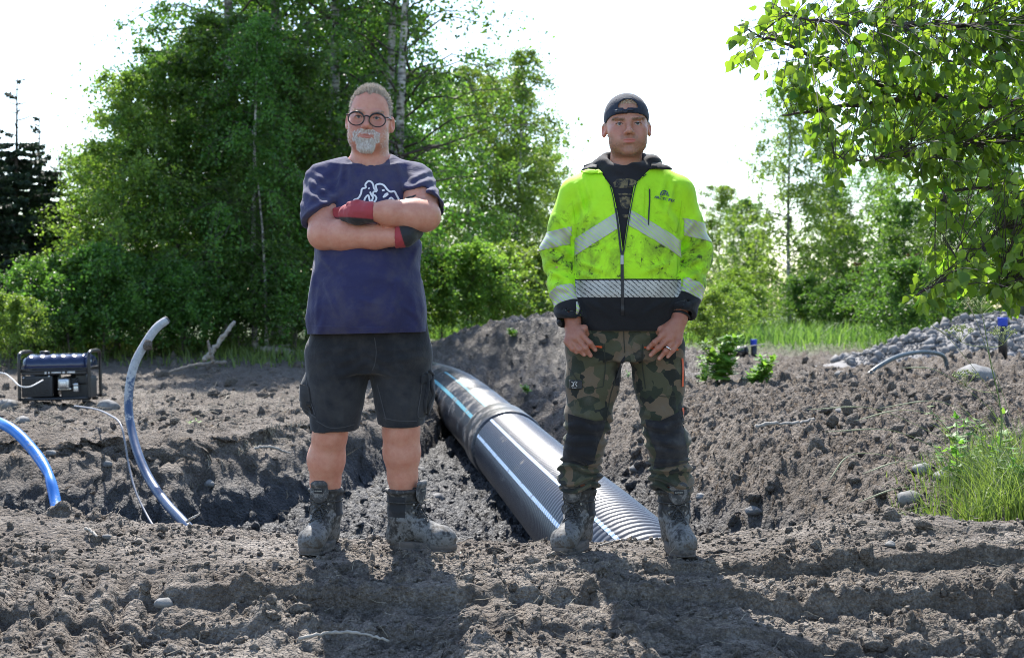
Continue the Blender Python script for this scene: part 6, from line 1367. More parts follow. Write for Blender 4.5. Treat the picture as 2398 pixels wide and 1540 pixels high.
    cut(b3, (X0, MAN_Y, hz + 0.026), (0.02, 0, 1)); part('hem', *bm_out(b3, 0.0012), M_SH, sh, t=0.002)
    # emblem: two figures leaning back to back, in white outline
    Z = lambda u, v: (673.2 + 0.30396 * u, 163.9 + 0.30396 * v); M_W = simple('white_print', (0.72, 0.72, 0.74), 0.7, bmp=0)
    strokes = [[(560, 1030), (515, 1022), (514, 1003), (545, 990), (566, 955), (575, 918), (604, 908), (600, 884), (625, 858), (650, 868), (662, 892), (668, 917), (690, 935), (682, 905), (684, 888), (712, 880), (738, 888), (755, 905), (768, 922), (792, 940), (822, 938), (838, 965), (858, 1000)], [(588, 1028), (598, 990), (622, 966), (632, 1000), (640, 1030)], [(636, 940), (648, 965), (660, 985), (650, 1010), (668, 1018), (686, 992), (676, 970), (660, 962), (664, 940), (690, 938)], [(738, 985), (756, 958), (775, 955), (748, 978)], [(770, 1020), (795, 985), (815, 1000), (832, 1016)], [(728, 930), (748, 928)], [(624, 910), (632, 918)]]
    for s in strokes: part('emblem', *ribbon(bvs, [Z(*t) for t in s], 4.3, 0.0025), M_W, sh)
    # shorts
    def shorts(p):
        d = loft(p, [0.66, 0.74, 0.80, 0.88, 0.93], [0.205, 0.232, 0.238, 0.230, 0.225], [0.12, 0.145, 0.152, 0.155, 0.155], [X0 + 0.004] * 5, [MAN_Y] * 5); d = np.maximum(d, 0.69 - p[:, 2])
        z = p[:, 2]
        for h, e, r0, r1, zc in ((LP(793, 835), LP(783, 1010, -0.015), 0.132, 0.092, 1003), (LP(936, 835), LP(940, 1005, -0.01), 0.130, 0.087, 990)):
            zz = float(LP(786, zc)[2]); o = cone(p, h, e, r0, r1, 1.05); t = zz - z + 0.10 * (p[:, 1] - MAN_Y)
            o = np.maximum(np.maximum(o, t), -np.where(t > -0.03, cone(p, h, e, r0 - 0.015, r1 - 0.015, 1.05), 1)); d = smin(d, o, 0.022)
        d = smin(d, ell(p, LP(722, 925, 0.0), (0.034, 0.058, 0.078)), 0.02); d = smin(d, ell(p, LP(1000, 915, 0.0), (0.030, 0.058, 0.085)), 0.02)
        x = p[:, 0] - X0; w1 = vn(p[:, 0] * 6, p[:, 1] * 6, z * 9, 15); w2 = vn(p[:, 0] * 20 + z * 8, p[:, 1] * 18, z * 20, 16); cr = np.exp(-((z - 0.74) / 0.06) ** 2) * np.exp(-(x / 0.12) ** 2)
        d = d - folds(p, [(760, 820, 840, 812, 0.7), (745, 850, 850, 838, 0.7), (905, 820, 985, 812, 0.7), (900, 845, 990, 835, 0.7), (765, 880, 850, 868, 0.5), (760, 930, 780, 990, 0.8), (800, 925, 805, 995, 0.7), (925, 915, 930, 980, 0.8), (960, 900, 955, 975, 0.7)], 0.008, 0.012)
        return d - 0.0045 * w1 - 0.0022 * w2 - 0.004 * cr * np.sin((z + np.abs(x) * 0.55) * 130)
    V, Fq = sdf_mesh(shorts, axis(X0 - 0.30, X0 + 0.30, 0.0056), axis(MAN_Y - 0.21, MAN_Y + 0.21, 0.0056), axis(0.42, 0.94, 0.0056)); V = relax(V, Fq, 1, 0.5)
    M_ST = fabric('black_denim', (0.020, 0.021, 0.025), 0.35, 0.88, 700, (0.06, 0.056, 0.052), 0.75, 0.25)
    so = part('shorts', V, Fq, M_ST, root); bvp = bvh_of(V, Fq); M_SEAM = fabric('worn_seam', (0.055, 0.055, 0.06), 0.3)
    for s, w_ in (([(877, 790), (881, 820), (878, 850), (872, 866)], 2.4), ([(884, 900), (893, 935), (905, 985)], 2.2), ([(706, 930), (722, 962), (740, 978)], 3.0), ([(716, 880), (724, 925), (738, 970)], 2.0), ([(990, 872), (985, 920), (978, 972), (992, 978)], 2.2), ([(742, 985), (770, 1000), (800, 1000), (829, 993)], 2.2), ([(899, 978), (930, 984), (976, 985)], 2.2)): part('seam', *ribbon(bvp, s, w_, 0.002), M_SEAM, so)
    for s in ([(1004, 868), (1012, 880), (1008, 900), (1013, 925), (1004, 950), (1000, 972)], [(998, 872), (1002, 905), (996, 940), (995, 965)]): part('pocket_edge', *tube(np.array([onto(bvp, a_, b_, 0.004, LP(a_, b_, -0.02)) for a_, b_ in spline(np.c_[s, np.zeros(len(s))], 24)[:, :2]]), 0.0065, 6), M_ST, so)
    part('pocket_flap', *decal_poly(bvp, [(704, 898), (724, 905), (732, 968), (702, 950)], 0.004), M_ST, so, t=0.003); part('pocket_flap', *decal_poly(bvp, [(985, 880), (1008, 872), (1010, 890), (984, 898)], 0.005), M_ST, so, t=0.003)
    # work gloves: red knit with black dipped palms
    M_GL = col_mat('work_glove', 0.75)
    def glove(name, f, lo, hi, blackf, lab):
        V, Fq = sdf_mesh(f, axis(lo[0], hi[0], 0.0038), axis(lo[1], hi[1], 0.0038), axis(lo[2], hi[2], 0.0038)); k = blackf(V)[:, None]; part(name, V, Fq, M_GL, root, True, np.array([0.42, 0.045, 0.055]) * (1 - k) + np.array([0.022, 0.022, 0.024]) * k, label=lab)
    h1, h2, h3 = LP(866, 497, -0.262), LP(838, 498, -0.235), LP(800, 503, -0.165)
    def gl_l(p):
        d = limb(p, [h1, h2, LP(815, 500, -0.20)], [0.0385, 0.043, 0.036], 0.02); d = smin(d, cone(p, LP(876, 496.5, -0.262), h1, 0.0395, 0.0395), 0.006)
        for k in range(4): d = smin(d, limb(p, [LP(828, 489 + k * 9, -0.215), LP(806, 490 + k * 9, -0.165), LP(785, 492 + k * 9, -0.135)], [0.012, 0.0115, 0.010], 0.006), 0.008)
        d = smin(d, limb(p, [LP(852, 482, -0.25), LP(835, 476, -0.255), LP(818, 478, -0.24)], [0.013, 0.012, 0.010], 0.008), 0.008)
        return np.maximum(d, (p[:, 0] - LP(876, 500, -0.26)[0])) - 0.0018 * fbm3(p, 0.012, 2, 3)
    glove('glove', gl_l, LP(770, 540, -0.10) - (0, 0.22, 0), LP(884, 455, -0.10) + (0, 0.02, 0), lambda V: smoothstep(0.0, 0.006, (LP(0, 512, -0.25)[2] + (V[:, 0] - h1[0]) * -0.10) - V[:, 2]), 'red and black glove tucked under the near sleeve')
    w0, w1_ = LP(928, 556, -0.222), LP(948, 552, -0.215)
    def gl_r(p):
        d = limb(p, [w0, w1_, LP(968, 540, -0.165)], [0.0400, 0.0395, 0.040], 0.02)
        for k in range(4): d = smin(d, limb(p, [LP(950 + k * 8, 522, -0.145), LP(952 + k * 9, 480, -0.128), LP(952 + k * 8, 468 - 2 * k, -0.150)], [0.0125, 0.0115, 0.0105], 0.006), 0.008)
        return np.maximum(d, LP(926, 556, -0.22)[0] - p[:, 0]) - 0.0018 * fbm3(p, 0.012, 2, 8)
    glove('glove', gl_r, LP(915, 600, -0.08) - (0, 0.20, 0), LP(1005, 440, -0.08) + (0, 0.02, 0), lambda V: smoothstep(0.0, 0.004, V[:, 0] - LP(943, 552, -0.2)[0] + (V[:, 2] - w0[2]) * 0.3), 'black-palmed glove under the upper forearm')
    # sock and boots
    c = LP(943, 1133, 0.034); part('sock', *tube([c + (0, 0.005, -0.05), c + (0, 0.0, -0.01), c + (0.001, 0, 0.010), c + (0.001, 0, 0.012)], [0.047, 0.052, 0.0575, 0.050], 28), fabric('white_sock', (0.70, 0.69, 0.70), 0.08), root)
    put_boot(root, (LP(762, 1200)[0] - 0.010, MAN_Y + 0.055, -0.008), math.radians(-13), 0, 'muddy boot pointing at the viewer'); put_boot(root, (LP(944, 1200)[0] + 0.016, MAN_Y + 0.030, -0.008), math.radians(66), 0, 'muddy boot turned out to the right')
man_a()
# ------------------------------------------------------------------ the man in the high-visibility jacket
def hivis_mat():
    m, nt, b = NM('hivis_yellow'); p = wpos(nt); n1 = nz(nt, 4.5, 6, 0.7, p, 0.6); n2 = nz(nt, 26, 5, 0.72, p, 0.8); n3 = nz(nt, 9, 5, 0.7, p, 0.4); sx = nt.nodes.new('ShaderNodeSeparateXYZ'); nt.links.new(p, sx.inputs[0])
    c = ramp(nt, n1, [(0.35, (0.42, 0.82, 0.012)), (0.65, (0.52, 0.94, 0.02))])
    def belt(lo, hi, z0, z1):                                     # grime rubbed on at the height of the belly and the forearms
        f = nt.nodes.new('ShaderNodeMapRange'); f.clamp = True; f.interpolation_type = 'SMOOTHSTEP'; nt.links.new(sx.outputs['Z'], f.inputs[0])
        for q, v in ((1, z0), (2, z1), (3, lo), (4, hi)): f.inputs[q].default_value = v
        return f.outputs[0]
    low_ = math_(nt, 'MULTIPLY', belt(1, 0, 1.16, 1.40), belt(0, 1, 0.92, 0.99))
    sm = math_(nt, 'MULTIPLY', ramp(nt, n3, [(0.44, (0, 0, 0)), (0.66, (1, 1, 1))]), math_(nt, 'MULTIPLY_ADD', low_, 0.75, 0.14)); c = mixc(nt, sm, c, (0.20, 0.30, 0.02))
    spot = ramp(nt, math_(nt, 'ADD', math_(nt, 'MULTIPLY', n2, 0.7), math_(nt, 'MULTIPLY', n3, 0.3)), [(0.545, (0, 0, 0)), (0.61, (1, 1, 1))]); c = mixc(nt, math_(nt, 'MULTIPLY', spot, math_(nt, 'MULTIPLY_ADD', low_, 0.85, 0.07)), c, (0.02, 0.025, 0.012))
    nt.links.new(c, b.inputs['Base Color']); b.inputs['Roughness'].default_value = 0.7; b.inputs['Sheen Weight'].default_value = 0.1; b.inputs['Specular IOR Level'].default_value = 0.3
    q = bump(nt, b, nz(nt, 9, 4, 0.55, p, 1.0), 0.22, 0.02); bump(nt, b, nz(nt, 900, 2, 0.5, p), 0.1, 0.001, q); return m
def reflective_mat(name, line):
    m, nt, b = NM(name); p = wpos(nt); wv = nt.nodes.new('ShaderNodeTexWave'); wv.wave_type = 'BANDS'; wv.bands_direction = 'DIAGONAL'; setin(wv, Scale=30.0, Distortion=1.2, Detail=0.0)
    wv.inputs['Detail Scale'].default_value = 6.0; mp = nt.nodes.new('ShaderNodeMapping'); mp.inputs['Scale'].default_value = (1, 0.05, 1.15); nt.links.new(p, mp.inputs[0]); nt.links.new(mp.outputs[0], wv.inputs['Vector'])
    g = ramp(nt, nz(nt, 12, 5, 0.65, p), [(0.3, (0.34, 0.33, 0.30)), (0.7, (0.55, 0.54, 0.50))]); c = mixc(nt, ramp(nt, wv.outputs['Fac'], [(0.86, (0, 0, 0)), (0.93, (1, 1, 1))]), g, line)
    nt.links.new(c, b.inputs['Base Color']); b.inputs['Roughness'].default_value = 0.42; b.inputs['Metallic'].default_value = 0.15; return m
def camo_mat():
    m, nt, b = NM('camouflage_cloth'); p = wpos(nt); mp = nt.nodes.new('ShaderNodeMapping'); mp.inputs['Scale'].default_value = (1, 0.8, 1.1); nt.links.new(p, mp.inputs[0])
    ds = nt.nodes.new('ShaderNodeTexNoise'); setin(ds, Scale=14.0, Detail=2.0); nt.links.new(mp.outputs[0], ds.inputs['Vector']); vm = nt.nodes.new('ShaderNodeVectorMath'); vm.operation = 'SCALE'; vm.inputs['Scale'].default_value = 0.05; nt.links.new(ds.outputs['Color'], vm.inputs[0]); va = nt.nodes.new('ShaderNodeVectorMath'); nt.links.new(mp.outputs[0], va.inputs[0]); nt.links.new(vm.outputs[0], va.inputs[1])
    vo = nt.nodes.new('ShaderNodeTexVoronoi'); vo.distance = 'MANHATTAN'; setin(vo, Scale=23.0, Randomness=1.0); nt.links.new(va.outputs[0], vo.inputs['Vector']); sp = nt.nodes.new('ShaderNodeSeparateColor'); nt.links.new(vo.outputs['Color'], sp.inputs[0])
    c = ramp(nt, sp.outputs[0], [(0.0, (0.030, 0.036, 0.022)), (0.24, (0.070, 0.068, 0.038)), (0.50, (0.135, 0.098, 0.062)), (0.84, (0.018, 0.020, 0.016))], 'CONSTANT')
    n1 = nz(nt, 6, 6, 0.7, p); c = mixc(nt, math_(nt, 'MULTIPLY', ramp(nt, n1, [(0.52, (0, 0, 0)), (0.70, (1, 1, 1))]), 0.45), c, (0.15, 0.135, 0.115))
    nt.links.new(c, b.inputs['Base Color']); b.inputs['Roughness'].default_value = 0.85; b.inputs['Sheen Weight'].default_value = 0.12; b.inputs['Specular IOR Level'].default_value = 0.25
    q = bump(nt, b, nz(nt, 18, 5, 0.55, p, 1.2), 0.28, 0.012); bump(nt, b, nz(nt, 700, 2, 0.5, p), 0.15, 0.001, q); return m
def man_b():
    X0 = float(LP(1464, 700)[0]); root = empty('person', (X0, MAN_Y, 0.0)); tag(root, 'man in muddy yellow high-visibility jacket, backward cap and camouflage trousers', 'person')
    hc = LP(1468, 296, -0.03); roll, pitch = math.radians(-1.5), math.radians(-1.0); sc = np.array([1.04, 0.98, 0.94]); HR = roty(roll) @ rotx(pitch)
    Rs, Re, Rw = LP(1356, 462, 0.02), LP(1307, 592, 0.035), LP(1342, 768, -0.105)
    Ls, Le, Lw = LP(1580, 462, 0.02), LP(1630, 592, 0.035), LP(1592, 745, -0.105)
    lR, rR = [LP(1392, 812, 0.0), LP(1387, 900, -0.01), LP(1378, 970, -0.02), LP(1369, 1040, -0.01), LP(1357, 1085, 0.025), LP(1357, 1112, 0.04), LP(1355, 1146, 0.055)], [0.118, 0.101, 0.088, 0.074, 0.068, 0.079, 0.066]
    lL, rL = [LP(1536, 812, 0.0), LP(1543, 900, -0.01), LP(1549, 970, -0.03), LP(1562, 1030, -0.02), LP(1569, 1085, 0.0), LP(1572, 1114, 0.02), LP(1576, 1150, 0.028)], [0.116, 0.092, 0.076, 0.079, 0.068, 0.078, 0.070]
    tz = [0.86, 0.92, 1.00, 1.10, 1.20, 1.30, 1.38, 1.44, 1.49]
    def torso(p, g=0.0):
        d = loft(p, tz, np.array([0.186, 0.196, 0.206, 0.210, 0.208, 0.205, 0.198, 0.18, 0.14]) + g, np.array([0.135, 0.145, 0.155, 0.155, 0.148, 0.138, 0.128, 0.112, 0.09]) + g, [X0 + 0.006] * 9, MAN_Y + np.array([-0.01, -0.015, -0.02, -0.02, -0.012, -0.005, 0.005, 0.012, 0.018]))
        n0 = np.array([X0 + 0.006, MAN_Y + 0.025, 1.475])
        for s in (Rs, Ls): d = smin(d, cone(p, n0, s + np.array([0, 0, 0.012]), 0.068 + g, 0.072 + g), 0.05)
        return d
    # hands: wrist, palm, four bent fingers and a thumb hooked into the pocket
    FR = [((1364, 786), (1382, 803), (1394, 819)), ((1354, 796), (1371, 815), (1383, 832)), ((1341, 803), (1356, 819), (1368, 830)), ((1328, 803), (1340, 817), (1350, 825))]
    FL = [((1549, 788), (1533, 801), (1518, 815)), ((1560, 798), (1541, 815), (1524, 831)), ((1575, 803), (1559, 822), (1544, 839)), ((1589, 803), (1576, 820), (1564, 835))]
    def hand(p, w_, fin, s):
        k0, k3 = fin[0][0], fin[3][0]; kc = LP((k0[0] + k3[0]) / 2, (k0[1] + k3[1]) / 2 - 3, -0.148)
        d = cone(p, w_ + (0, 0.02, 0.05), w_, 0.032, 0.029); mid = (w_ + kc) / 2
        d = smin(d, limb(p, [w_, LP(k0[0] - s * 2, k0[1] - 4, -0.150)], [0.024, 0.0155], 0.02), 0.015); d = smin(d, limb(p, [w_, LP((k0[0] + k3[0]) / 2, (k0[1] + k3[1]) / 2 - 2, -0.150)], [0.025, 0.0165], 0.02), 0.016); d = smin(d, limb(p, [w_, LP(k3[0], k3[1] - 4, -0.142)], [0.023, 0.0145], 0.02), 0.016)
        for i, (a, b, c) in enumerate(fin):
            rr = [0.0105, 0.0108, 0.0102, 0.009][i]; d = smin(d, limb(p, [LP(*a, -0.152), LP(*b, -0.164 + 0.004 * i), LP(*c, -0.150)], [rr * 1.08, rr, rr * 0.82], 0.006), 0.006)
            d = smin(d, ell(p, LP(*b, -0.168 + 0.004 * i), (rr * 0.95,) * 3), 0.004)
        d = smin(d, limb(p, [w_ + (s * 0.012, -0.012, -0.015), LP(k0[0] + s * 4, k0[1] - 18, -0.128), LP(k0[0] + s * 10, k0[1] - 4, -0.108)], [0.017, 0.0125, 0.011], 0.01), 0.012)
        return d
    def body(p):
        q = (p - hc) @ HR / sc; d = head_field(q, 0.001, 0.94)
        d = smin(d, cone(p, hc + np.array([0, 0.025, -0.07]), (X0 + 0.004, MAN_Y + 0.02, 1.42), 0.060, 0.066), 0.025); d = smin(d, torso(p, -0.035), 0.03)
        for s, e, w_, fin, sg in ((Rs, Re, Rw, FR, 1), (Ls, Le, Lw, FL, -1)):
            d = smin(d, limb(p, [s, e, e + (w_ - e) * 0.3, w_ + (0, 0.01, 0.03)], [0.055, 0.045, 0.046, 0.031], 0.03), 0.02); d = smin(d, hand(p, w_, fin, sg), 0.008)
        for L, r_ in ((lR, rR), (lL, rL)): d = smin(d, limb(p, L, np.array(r_) * 0.56, 0.03), 0.02)
        return d
    hz0, hz1 = 0.93 - 0.20, 0.93 + 0.06
    xs = axis(X0 - 0.36, X0 + 0.38, 0.007, (X0 - 0.235, X0 + 0.235, 0.0033)); ys = axis(MAN_Y - 0.22, MAN_Y + 0.22, 0.007, (MAN_Y - 0.19, MAN_Y - 0.06, 0.0030)); zs = axis(0.16, 1.84, 0.006); zs = zax(np.arange(0.16, 0.725, 0.022), np.arange(0.725, 0.89, 0.0030), np.arange(0.89, 1.40, 0.022), np.arange(1.40, hc[2] - 0.15, 0.006), np.arange(hc[2] - 0.15, hc[2] + 0.15, 0.0029))
    V, Fq = sdf_mesh(body, xs, ys, zs); V = relax(V, Fq, 1, 0.35); N = normals(V, Fq); q = (V - hc) @ HR / sc; x, y, z = q.T; ax = np.abs(x); hd = (q ** 2).sum(1) < 0.2 ** 2
    col = np.tile([0.52, 0.262, 0.175], (len(V), 1)); hands = V[:, 2] < 0.95
    def mixin(mask, c):
        nonlocal col
        col = col * (1 - mask[:, None]) + np.array(c) * mask[:, None]
    mixin(hands * 0.85, (0.40, 0.175, 0.115))
    g = lambda cx, cy, cz, r: np.exp(-(((ax - cx) ** 2 + (y - cy) ** 2 + (z - cz) ** 2) / r ** 2)) * hd
    mixin(0.45 * g(0.045, -0.075, -0.035, 0.028), (0.54, 0.22, 0.17)); mixin(0.4 * g(0, -0.115, -0.036, 0.018), (0.52, 0.22, 0.17)); mixin(0.75 * g(0.088, 0.01, -0.01, 0.035), (0.60, 0.20, 0.15)); mixin(0.55 * g(0.033, -0.09, 0.002, 0.016), (0.36, 0.18, 0.14))  # the last blend paints brow shade into the skin round the eyes
    lips = smoothstep(1.15, 0.85, np.sqrt((x / 0.0235) ** 2 + ((z + 0.0735) / 0.0100) ** 2)) * (y < -0.07) * hd; mixin(0.85 * lips, (0.52, 0.17, 0.145))
    front = (y < 0.0) & hd; stub = np.maximum(smoothstep(-0.055, -0.085, z) * front, smoothstep(0.036, 0.030, ax) * smoothstep(-0.046, -0.052, z) * smoothstep(-0.069, -0.065, z) * front); stub = np.maximum(stub, smoothstep(-0.03, -0.07, z) * smoothstep(0.045, 0.062, ax) * smoothstep(0.02, -0.01, y) * hd) * (1 - lips) * (z > -0.135); mixin(0.32 * stub, (0.27, 0.175, 0.12))
    hair = smoothstep(0.062, 0.070, z) * (y < 0.0) * hd; sideh = smoothstep(0.0, 0.01, z) * (y > -0.01) * hd; mixin(np.maximum(hair * 0.25, sideh * 0.8), (0.34, 0.25, 0.16))
    nails = np.zeros(len(V))
    for fin in (FR, FL):
        for f in fin: nails = np.maximum(nails, np.exp(-(((V - LP(f[2][0], f[2][1] + 1, -0.159)) ** 2).sum(1) / 0.0058 ** 2)))
    mixin(0.6 * nails, (0.66, 0.42, 0.34))
    part('body', V, Fq, M_SKIN, root, True, col); r = np.random.default_rng(9)
    def pick(mask, n):
        w_ = mask * (mask > 0.2); i = r.choice(len(V), n, p=w_ / w_.sum()); return V[i] + r.normal(size=(n, 3)) * 0.0012, N[i], i
    up = np.array([0, 0, 1.0]) @ HR.T; M_H = hair_mat('blond_hair', (0.34, 0.24, 0.14), (0.62, 0.48, 0.31)); M_B = hair_mat('brown_stubble', (0.20, 0.12, 0.075), (0.38, 0.25, 0.16))
    p, n, i = pick(hair * (ax < 0.05) * (z > 0.082), 1500); d = n * 0.2 + np.array([0.7, 0, 0.3]) + r.normal(size=p.shape) * 0.3; d /= np.linalg.norm(d, axis=1, keepdims=True); a, b, c = strands(p, n, d, 0.008 * r.uniform(0.6, 1.2, len(p)), 0.0008, r); part('hair', a, b, M_H, root, False, c, 'stuff')
    p, n, i = pick(stub, 2600); d = n * 0.8 - up * 0.4 + r.normal(size=p.shape) * 0.25; d /= np.linalg.norm(d, axis=1, keepdims=True); a, b, c = strands(p, n, d, 0.0026 * r.uniform(0.6, 1.3, len(p)), 0.0005, r); part('stubble', a, b, M_B, root, False, c, 'stuff')
    bmk = np.exp(-((z - 0.0165 - 0.0045 * np.exp(-((ax - 0.042) / 0.016) ** 2)) / 0.0034) ** 2) * smoothstep(0.008, 0.012, ax) * smoothstep(0.060, 0.052, ax) * (y < -0.05) * hd; p, n, i = pick(bmk, 380); d = n * 0.3 + np.sign(x[i])[:, None] * np.array([0.95, 0, 0.05]) + r.normal(size=p.shape) * 0.2; d /= np.linalg.norm(d, axis=1, keepdims=True); a, b, c = strands(p, n, d, 0.008 * r.uniform(0.6, 1.2, len(p)), 0.0007, r); part('eyebrows', a, b, M_B, root, False, c, 'stuff')
    for s in (-1, 1): eye(root, hc, HR, sc, s, (0.09, 0.11, 0.12))
    def hp(v): return hc + (HR @ (np.asarray(v, float) * sc))
    # hoodie under the jacket
    M_HD = fabric('charcoal_fleece', (0.022, 0.021, 0.024), 0.2, 0.92, 500)
    nc = np.array([X0 + 0.006, MAN_Y + 0.03, 1.500])
    def hoodie(p):
        d = torso(p, -0.014); q = (p - nc) @ rotx(math.radians(24)); rr = np.sqrt((q[:, 0] / 1.12) ** 2 + q[:, 1] ** 2); ring = np.sqrt((rr - 0.088) ** 2 + (q[:, 2] * 0.62 - 0.004) ** 2) - 0.0235
        ring = ring - 0.004 * np.sin(q[:, 2] * 130 + 5 * q[:, 0] * 10) ; d = smin(d, ring, 0.02); d = smin(d, ell(p, nc + (0, 0.095, 0.0), (0.11, 0.055, 0.075)), 0.03)
        wing = np.minimum(ell(p, nc + (-0.090, 0.0, 0.016), (0.044, 0.066, 0.026)), ell(p, nc + (0.094, 0.0, 0.022), (0.046, 0.066, 0.028))); d = smin(d, wing, 0.02)
        hole = np.sqrt((p[:, 0] - nc[0]) ** 2 + ((p[:, 1] - nc[1] + 0.012) / 1.1) ** 2) - 0.070; v = nc[2] - 0.068 + 0.55 * np.abs(p[:, 0] - nc[0]) + 0.3 * (p[:, 1] - nc[1] + 0.08); d = smax(d, -np.maximum(hole, v - p[:, 2]), 0.008)
        return d - 0.003 * vn(p[:, 0] * 14, p[:, 1] * 14, p[:, 2] * 9, 5)
    Vh, Fh = sdf_mesh(hoodie, axis(X0 - 0.26, X0 + 0.27, 0.0062), axis(MAN_Y - 0.20, MAN_Y + 0.24, 0.0062), zax(np.arange(0.87, 1.22, 0.014), np.arange(1.22, 1.62, 0.006))); hd_o = part('hoodie', relax(Vh, Fh, 1, 0.5), Fh, M_HD, root); bvh_ = bvh_of(Vh, Fh)
    Z4 = lambda u, v: (1241 + 0.24701 * u, 204.9 + 0.24701 * v); gm, nt_, gb = NM('worn_gold_print'); wp = wpos(nt_); nt_.links.new(ramp(nt_, nz(nt_, 60, 5, 0.7, wp), [(0.42, (0.03, 0.028, 0.026)), (0.54, (0.19, 0.145, 0.07))]), gb.inputs['Base Color']); gb.inputs['Roughness'].default_value = 0.8
    for poly in ([(790, 905), (830, 872), (900, 864), (975, 870), (1010, 890), (1005, 940), (940, 952), (850, 955), (800, 945)], [(835, 1010), (900, 1003), (960, 1012), (970, 1022), (900, 1020), (845, 1024)], [(850, 1045), (900, 1030), (948, 1040), (955, 1100), (930, 1150), (880, 1150), (855, 1110)], [(870, 1210), (930, 1205), (935, 1235), (890, 1235)]): part('chest_print', *decal_poly(bvh_, [Z4(*t) for t in poly], 0.002, 4), gm, hd_o)
    for t_, cx in (('k', 832), ('L', 945)): part('print_lettering', *text_decal(bvh_, t_, *Z4(cx, 912), 9 if t_ == 'k' else 11, 0.0035, 0.03, 0, 0.15), M_HD, hd_o)
    # jacket
    def jk(p):
        d = torso(p, 0.0)
        for s, e, w_ in ((Rs, Re, Rw), (Ls, Le, Lw)):
            m = e + (w_ - e) * 0.5; w2 = e + (w_ - e) * 0.93; sl = limb(p, [s, s + (e - s) * 0.5, e, m, w2], [0.082, 0.072, 0.066, 0.060, 0.056], 0.03); ax_ = (w_ - e) / np.linalg.norm(w_ - e); t = (p - w2) @ ax_; sl = np.maximum(np.maximum(sl, t), -np.where(t > -0.04, cone(p, m, w2, 0.051, 0.047), 1)); d = smin(d, sl, 0.016)
        z = p[:, 2]; x = p[:, 0] - X0; a = np.abs(x); w1 = vn(p[:, 0] * 6, p[:, 1] * 6, z * 4, 25); w2_ = vn(p[:, 0] * 13 + z * 5, p[:, 1] * 12, z * 7, 26)
        d = d - 0.0065 * w1 - 0.0035 * w2_
        arm_ = smoothstep(0.205, 0.235, a); el = np.exp(-((z - 1.14) / 0.09) ** 2); d = d - 0.0050 * arm_ * el * np.sin((z + a * 0.5) * 75 + 4 * w1) - 0.003 * arm_ * np.sin(z * 60 + 5 * w2_) * smoothstep(1.1, 1.0, z)
        pit = np.exp(-((z - 1.33) / 0.08) ** 2) * smoothstep(0.08, 0.15, a) * (1 - arm_); d = d - 0.004 * pit * np.sin((z + a) * 70)
        blous = np.exp(-((z - 0.965) / 0.05) ** 2) * (1 - arm_); d = d - 0.006 * blous * (1 + np.sin(x * 42 + 2 * w1)) * 0.5
        d = d - folds(p, [(1276, 590, 1342, 630), (1278, 630, 1338, 655), (1285, 555, 1342, 600), (1300, 500, 1345, 560, 0.8), (1285, 665, 1340, 680, 0.7), (1660, 590, 1598, 632), (1658, 625, 1602, 660), (1655, 555, 1598, 600), (1640, 500, 1598, 560, 0.8), (1650, 660, 1605, 682, 0.7), (1352, 430, 1372, 520), (1372, 415, 1392, 500, 0.7), (1582, 425, 1562, 500), (1560, 412, 1545, 470, 0.6), (1352, 610, 1420, 640, 0.7), (1350, 640, 1400, 652, 0.6), (1580, 610, 1500, 640, 0.7), (1400, 560, 1440, 600, 0.5), (1370, 700, 1420, 735, 0.6), (1560, 700, 1505, 735, 0.6), (1440, 720, 1480, 735, 0.5), (1296, 730, 1350, 745, 0.8), (1300, 755, 1345, 765, 0.8), (1645, 700, 1600, 722, 0.8)], 0.016, 0.012)
        return np.maximum(d, 0.862 - z - arm_ * 0.3)
    V, Fq = sdf_mesh(jk, axis(X0 - 0.42, X0 + 0.44, 0.0054), axis(MAN_Y - 0.22, MAN_Y + 0.23, 0.0054), axis(0.74, 1.60, 0.0054)); V = relax(V, Fq, 1, 0.5)
    bm = bm_from(V, Fq); hemz = 0.872
    EL = [(1457, 592), (1446, 500), (1434, 440), (1404, 392)]; ER = [(1457, 592), (1470, 510), (1486, 432), (1526, 392)]
    def plane(a, b): # plane through the lens and a line of the print = the vertical-ish cut of the opening edge
        A, B = Vector(LP(*a, -0.12)), Vector(LP(*b, -0.12)); n = (B - A).cross(Vector((0, 1, 0))).normalized(); return A, n
    for E in (EL, ER):
        for k in range(3): A, n = plane(E[k], E[k + 1]); cut(bm, A, n, False)
    ell_x = lambda E, zz: np.interp(zz, [LP(*t, -0.12)[2] for t in E], [LP(*t, -0.12)[0] for t in E])
    zb = LP(*EL[0], -0.12)[2]; kill = []
    for f in bm.faces:
        c = f.calc_center_median()
        if c.z > zb and c.y < MAN_Y + 0.01 and ell_x(EL, c.z) < c.x < ell_x(ER, c.z): kill.append(f)
        elif ((c.x - nc[0]) / 1.15) ** 2 + (c.y - nc[1] + 0.005) ** 2 < 0.088 ** 2 and c.z > 1.40: kill.append(f)
    bmesh.ops.delete(bm, geom=kill, context='FACES')
    hv, rf, rfb = hivis_mat(), reflective_mat('reflective_yellow_hatch', (0.48, 0.80, 0.02)), reflective_mat('reflective_black_hatch', (0.02, 0.02, 0.02)); blk = fabric('black_softshell', (0.013, 0.013, 0.015), 0.3, 0.8, 600, (0.05, 0.045, 0.04), 0.2)
    base = bm.copy(); Vj, Fj = bm_out(bm); jo = part('jacket', Vj, Fj, hv, root, t=0.004); bj = bvh_of(Vj, Fj)
    def band(name, planes, off, m, side=None, t=0.003):
        b = base.copy()
        for c_, n_ in planes: cut(b, c_, n_)
        fs = b.faces[:]
        if side is not None and fs:
            ok = side(np.array([f.calc_center_median()[:] for f in fs])); bmesh.ops.delete(b, geom=[f for f, k in zip(fs, ok) if not k], context='FACES')
        return part(name, *bm_out(b, off), m, jo, t=t)
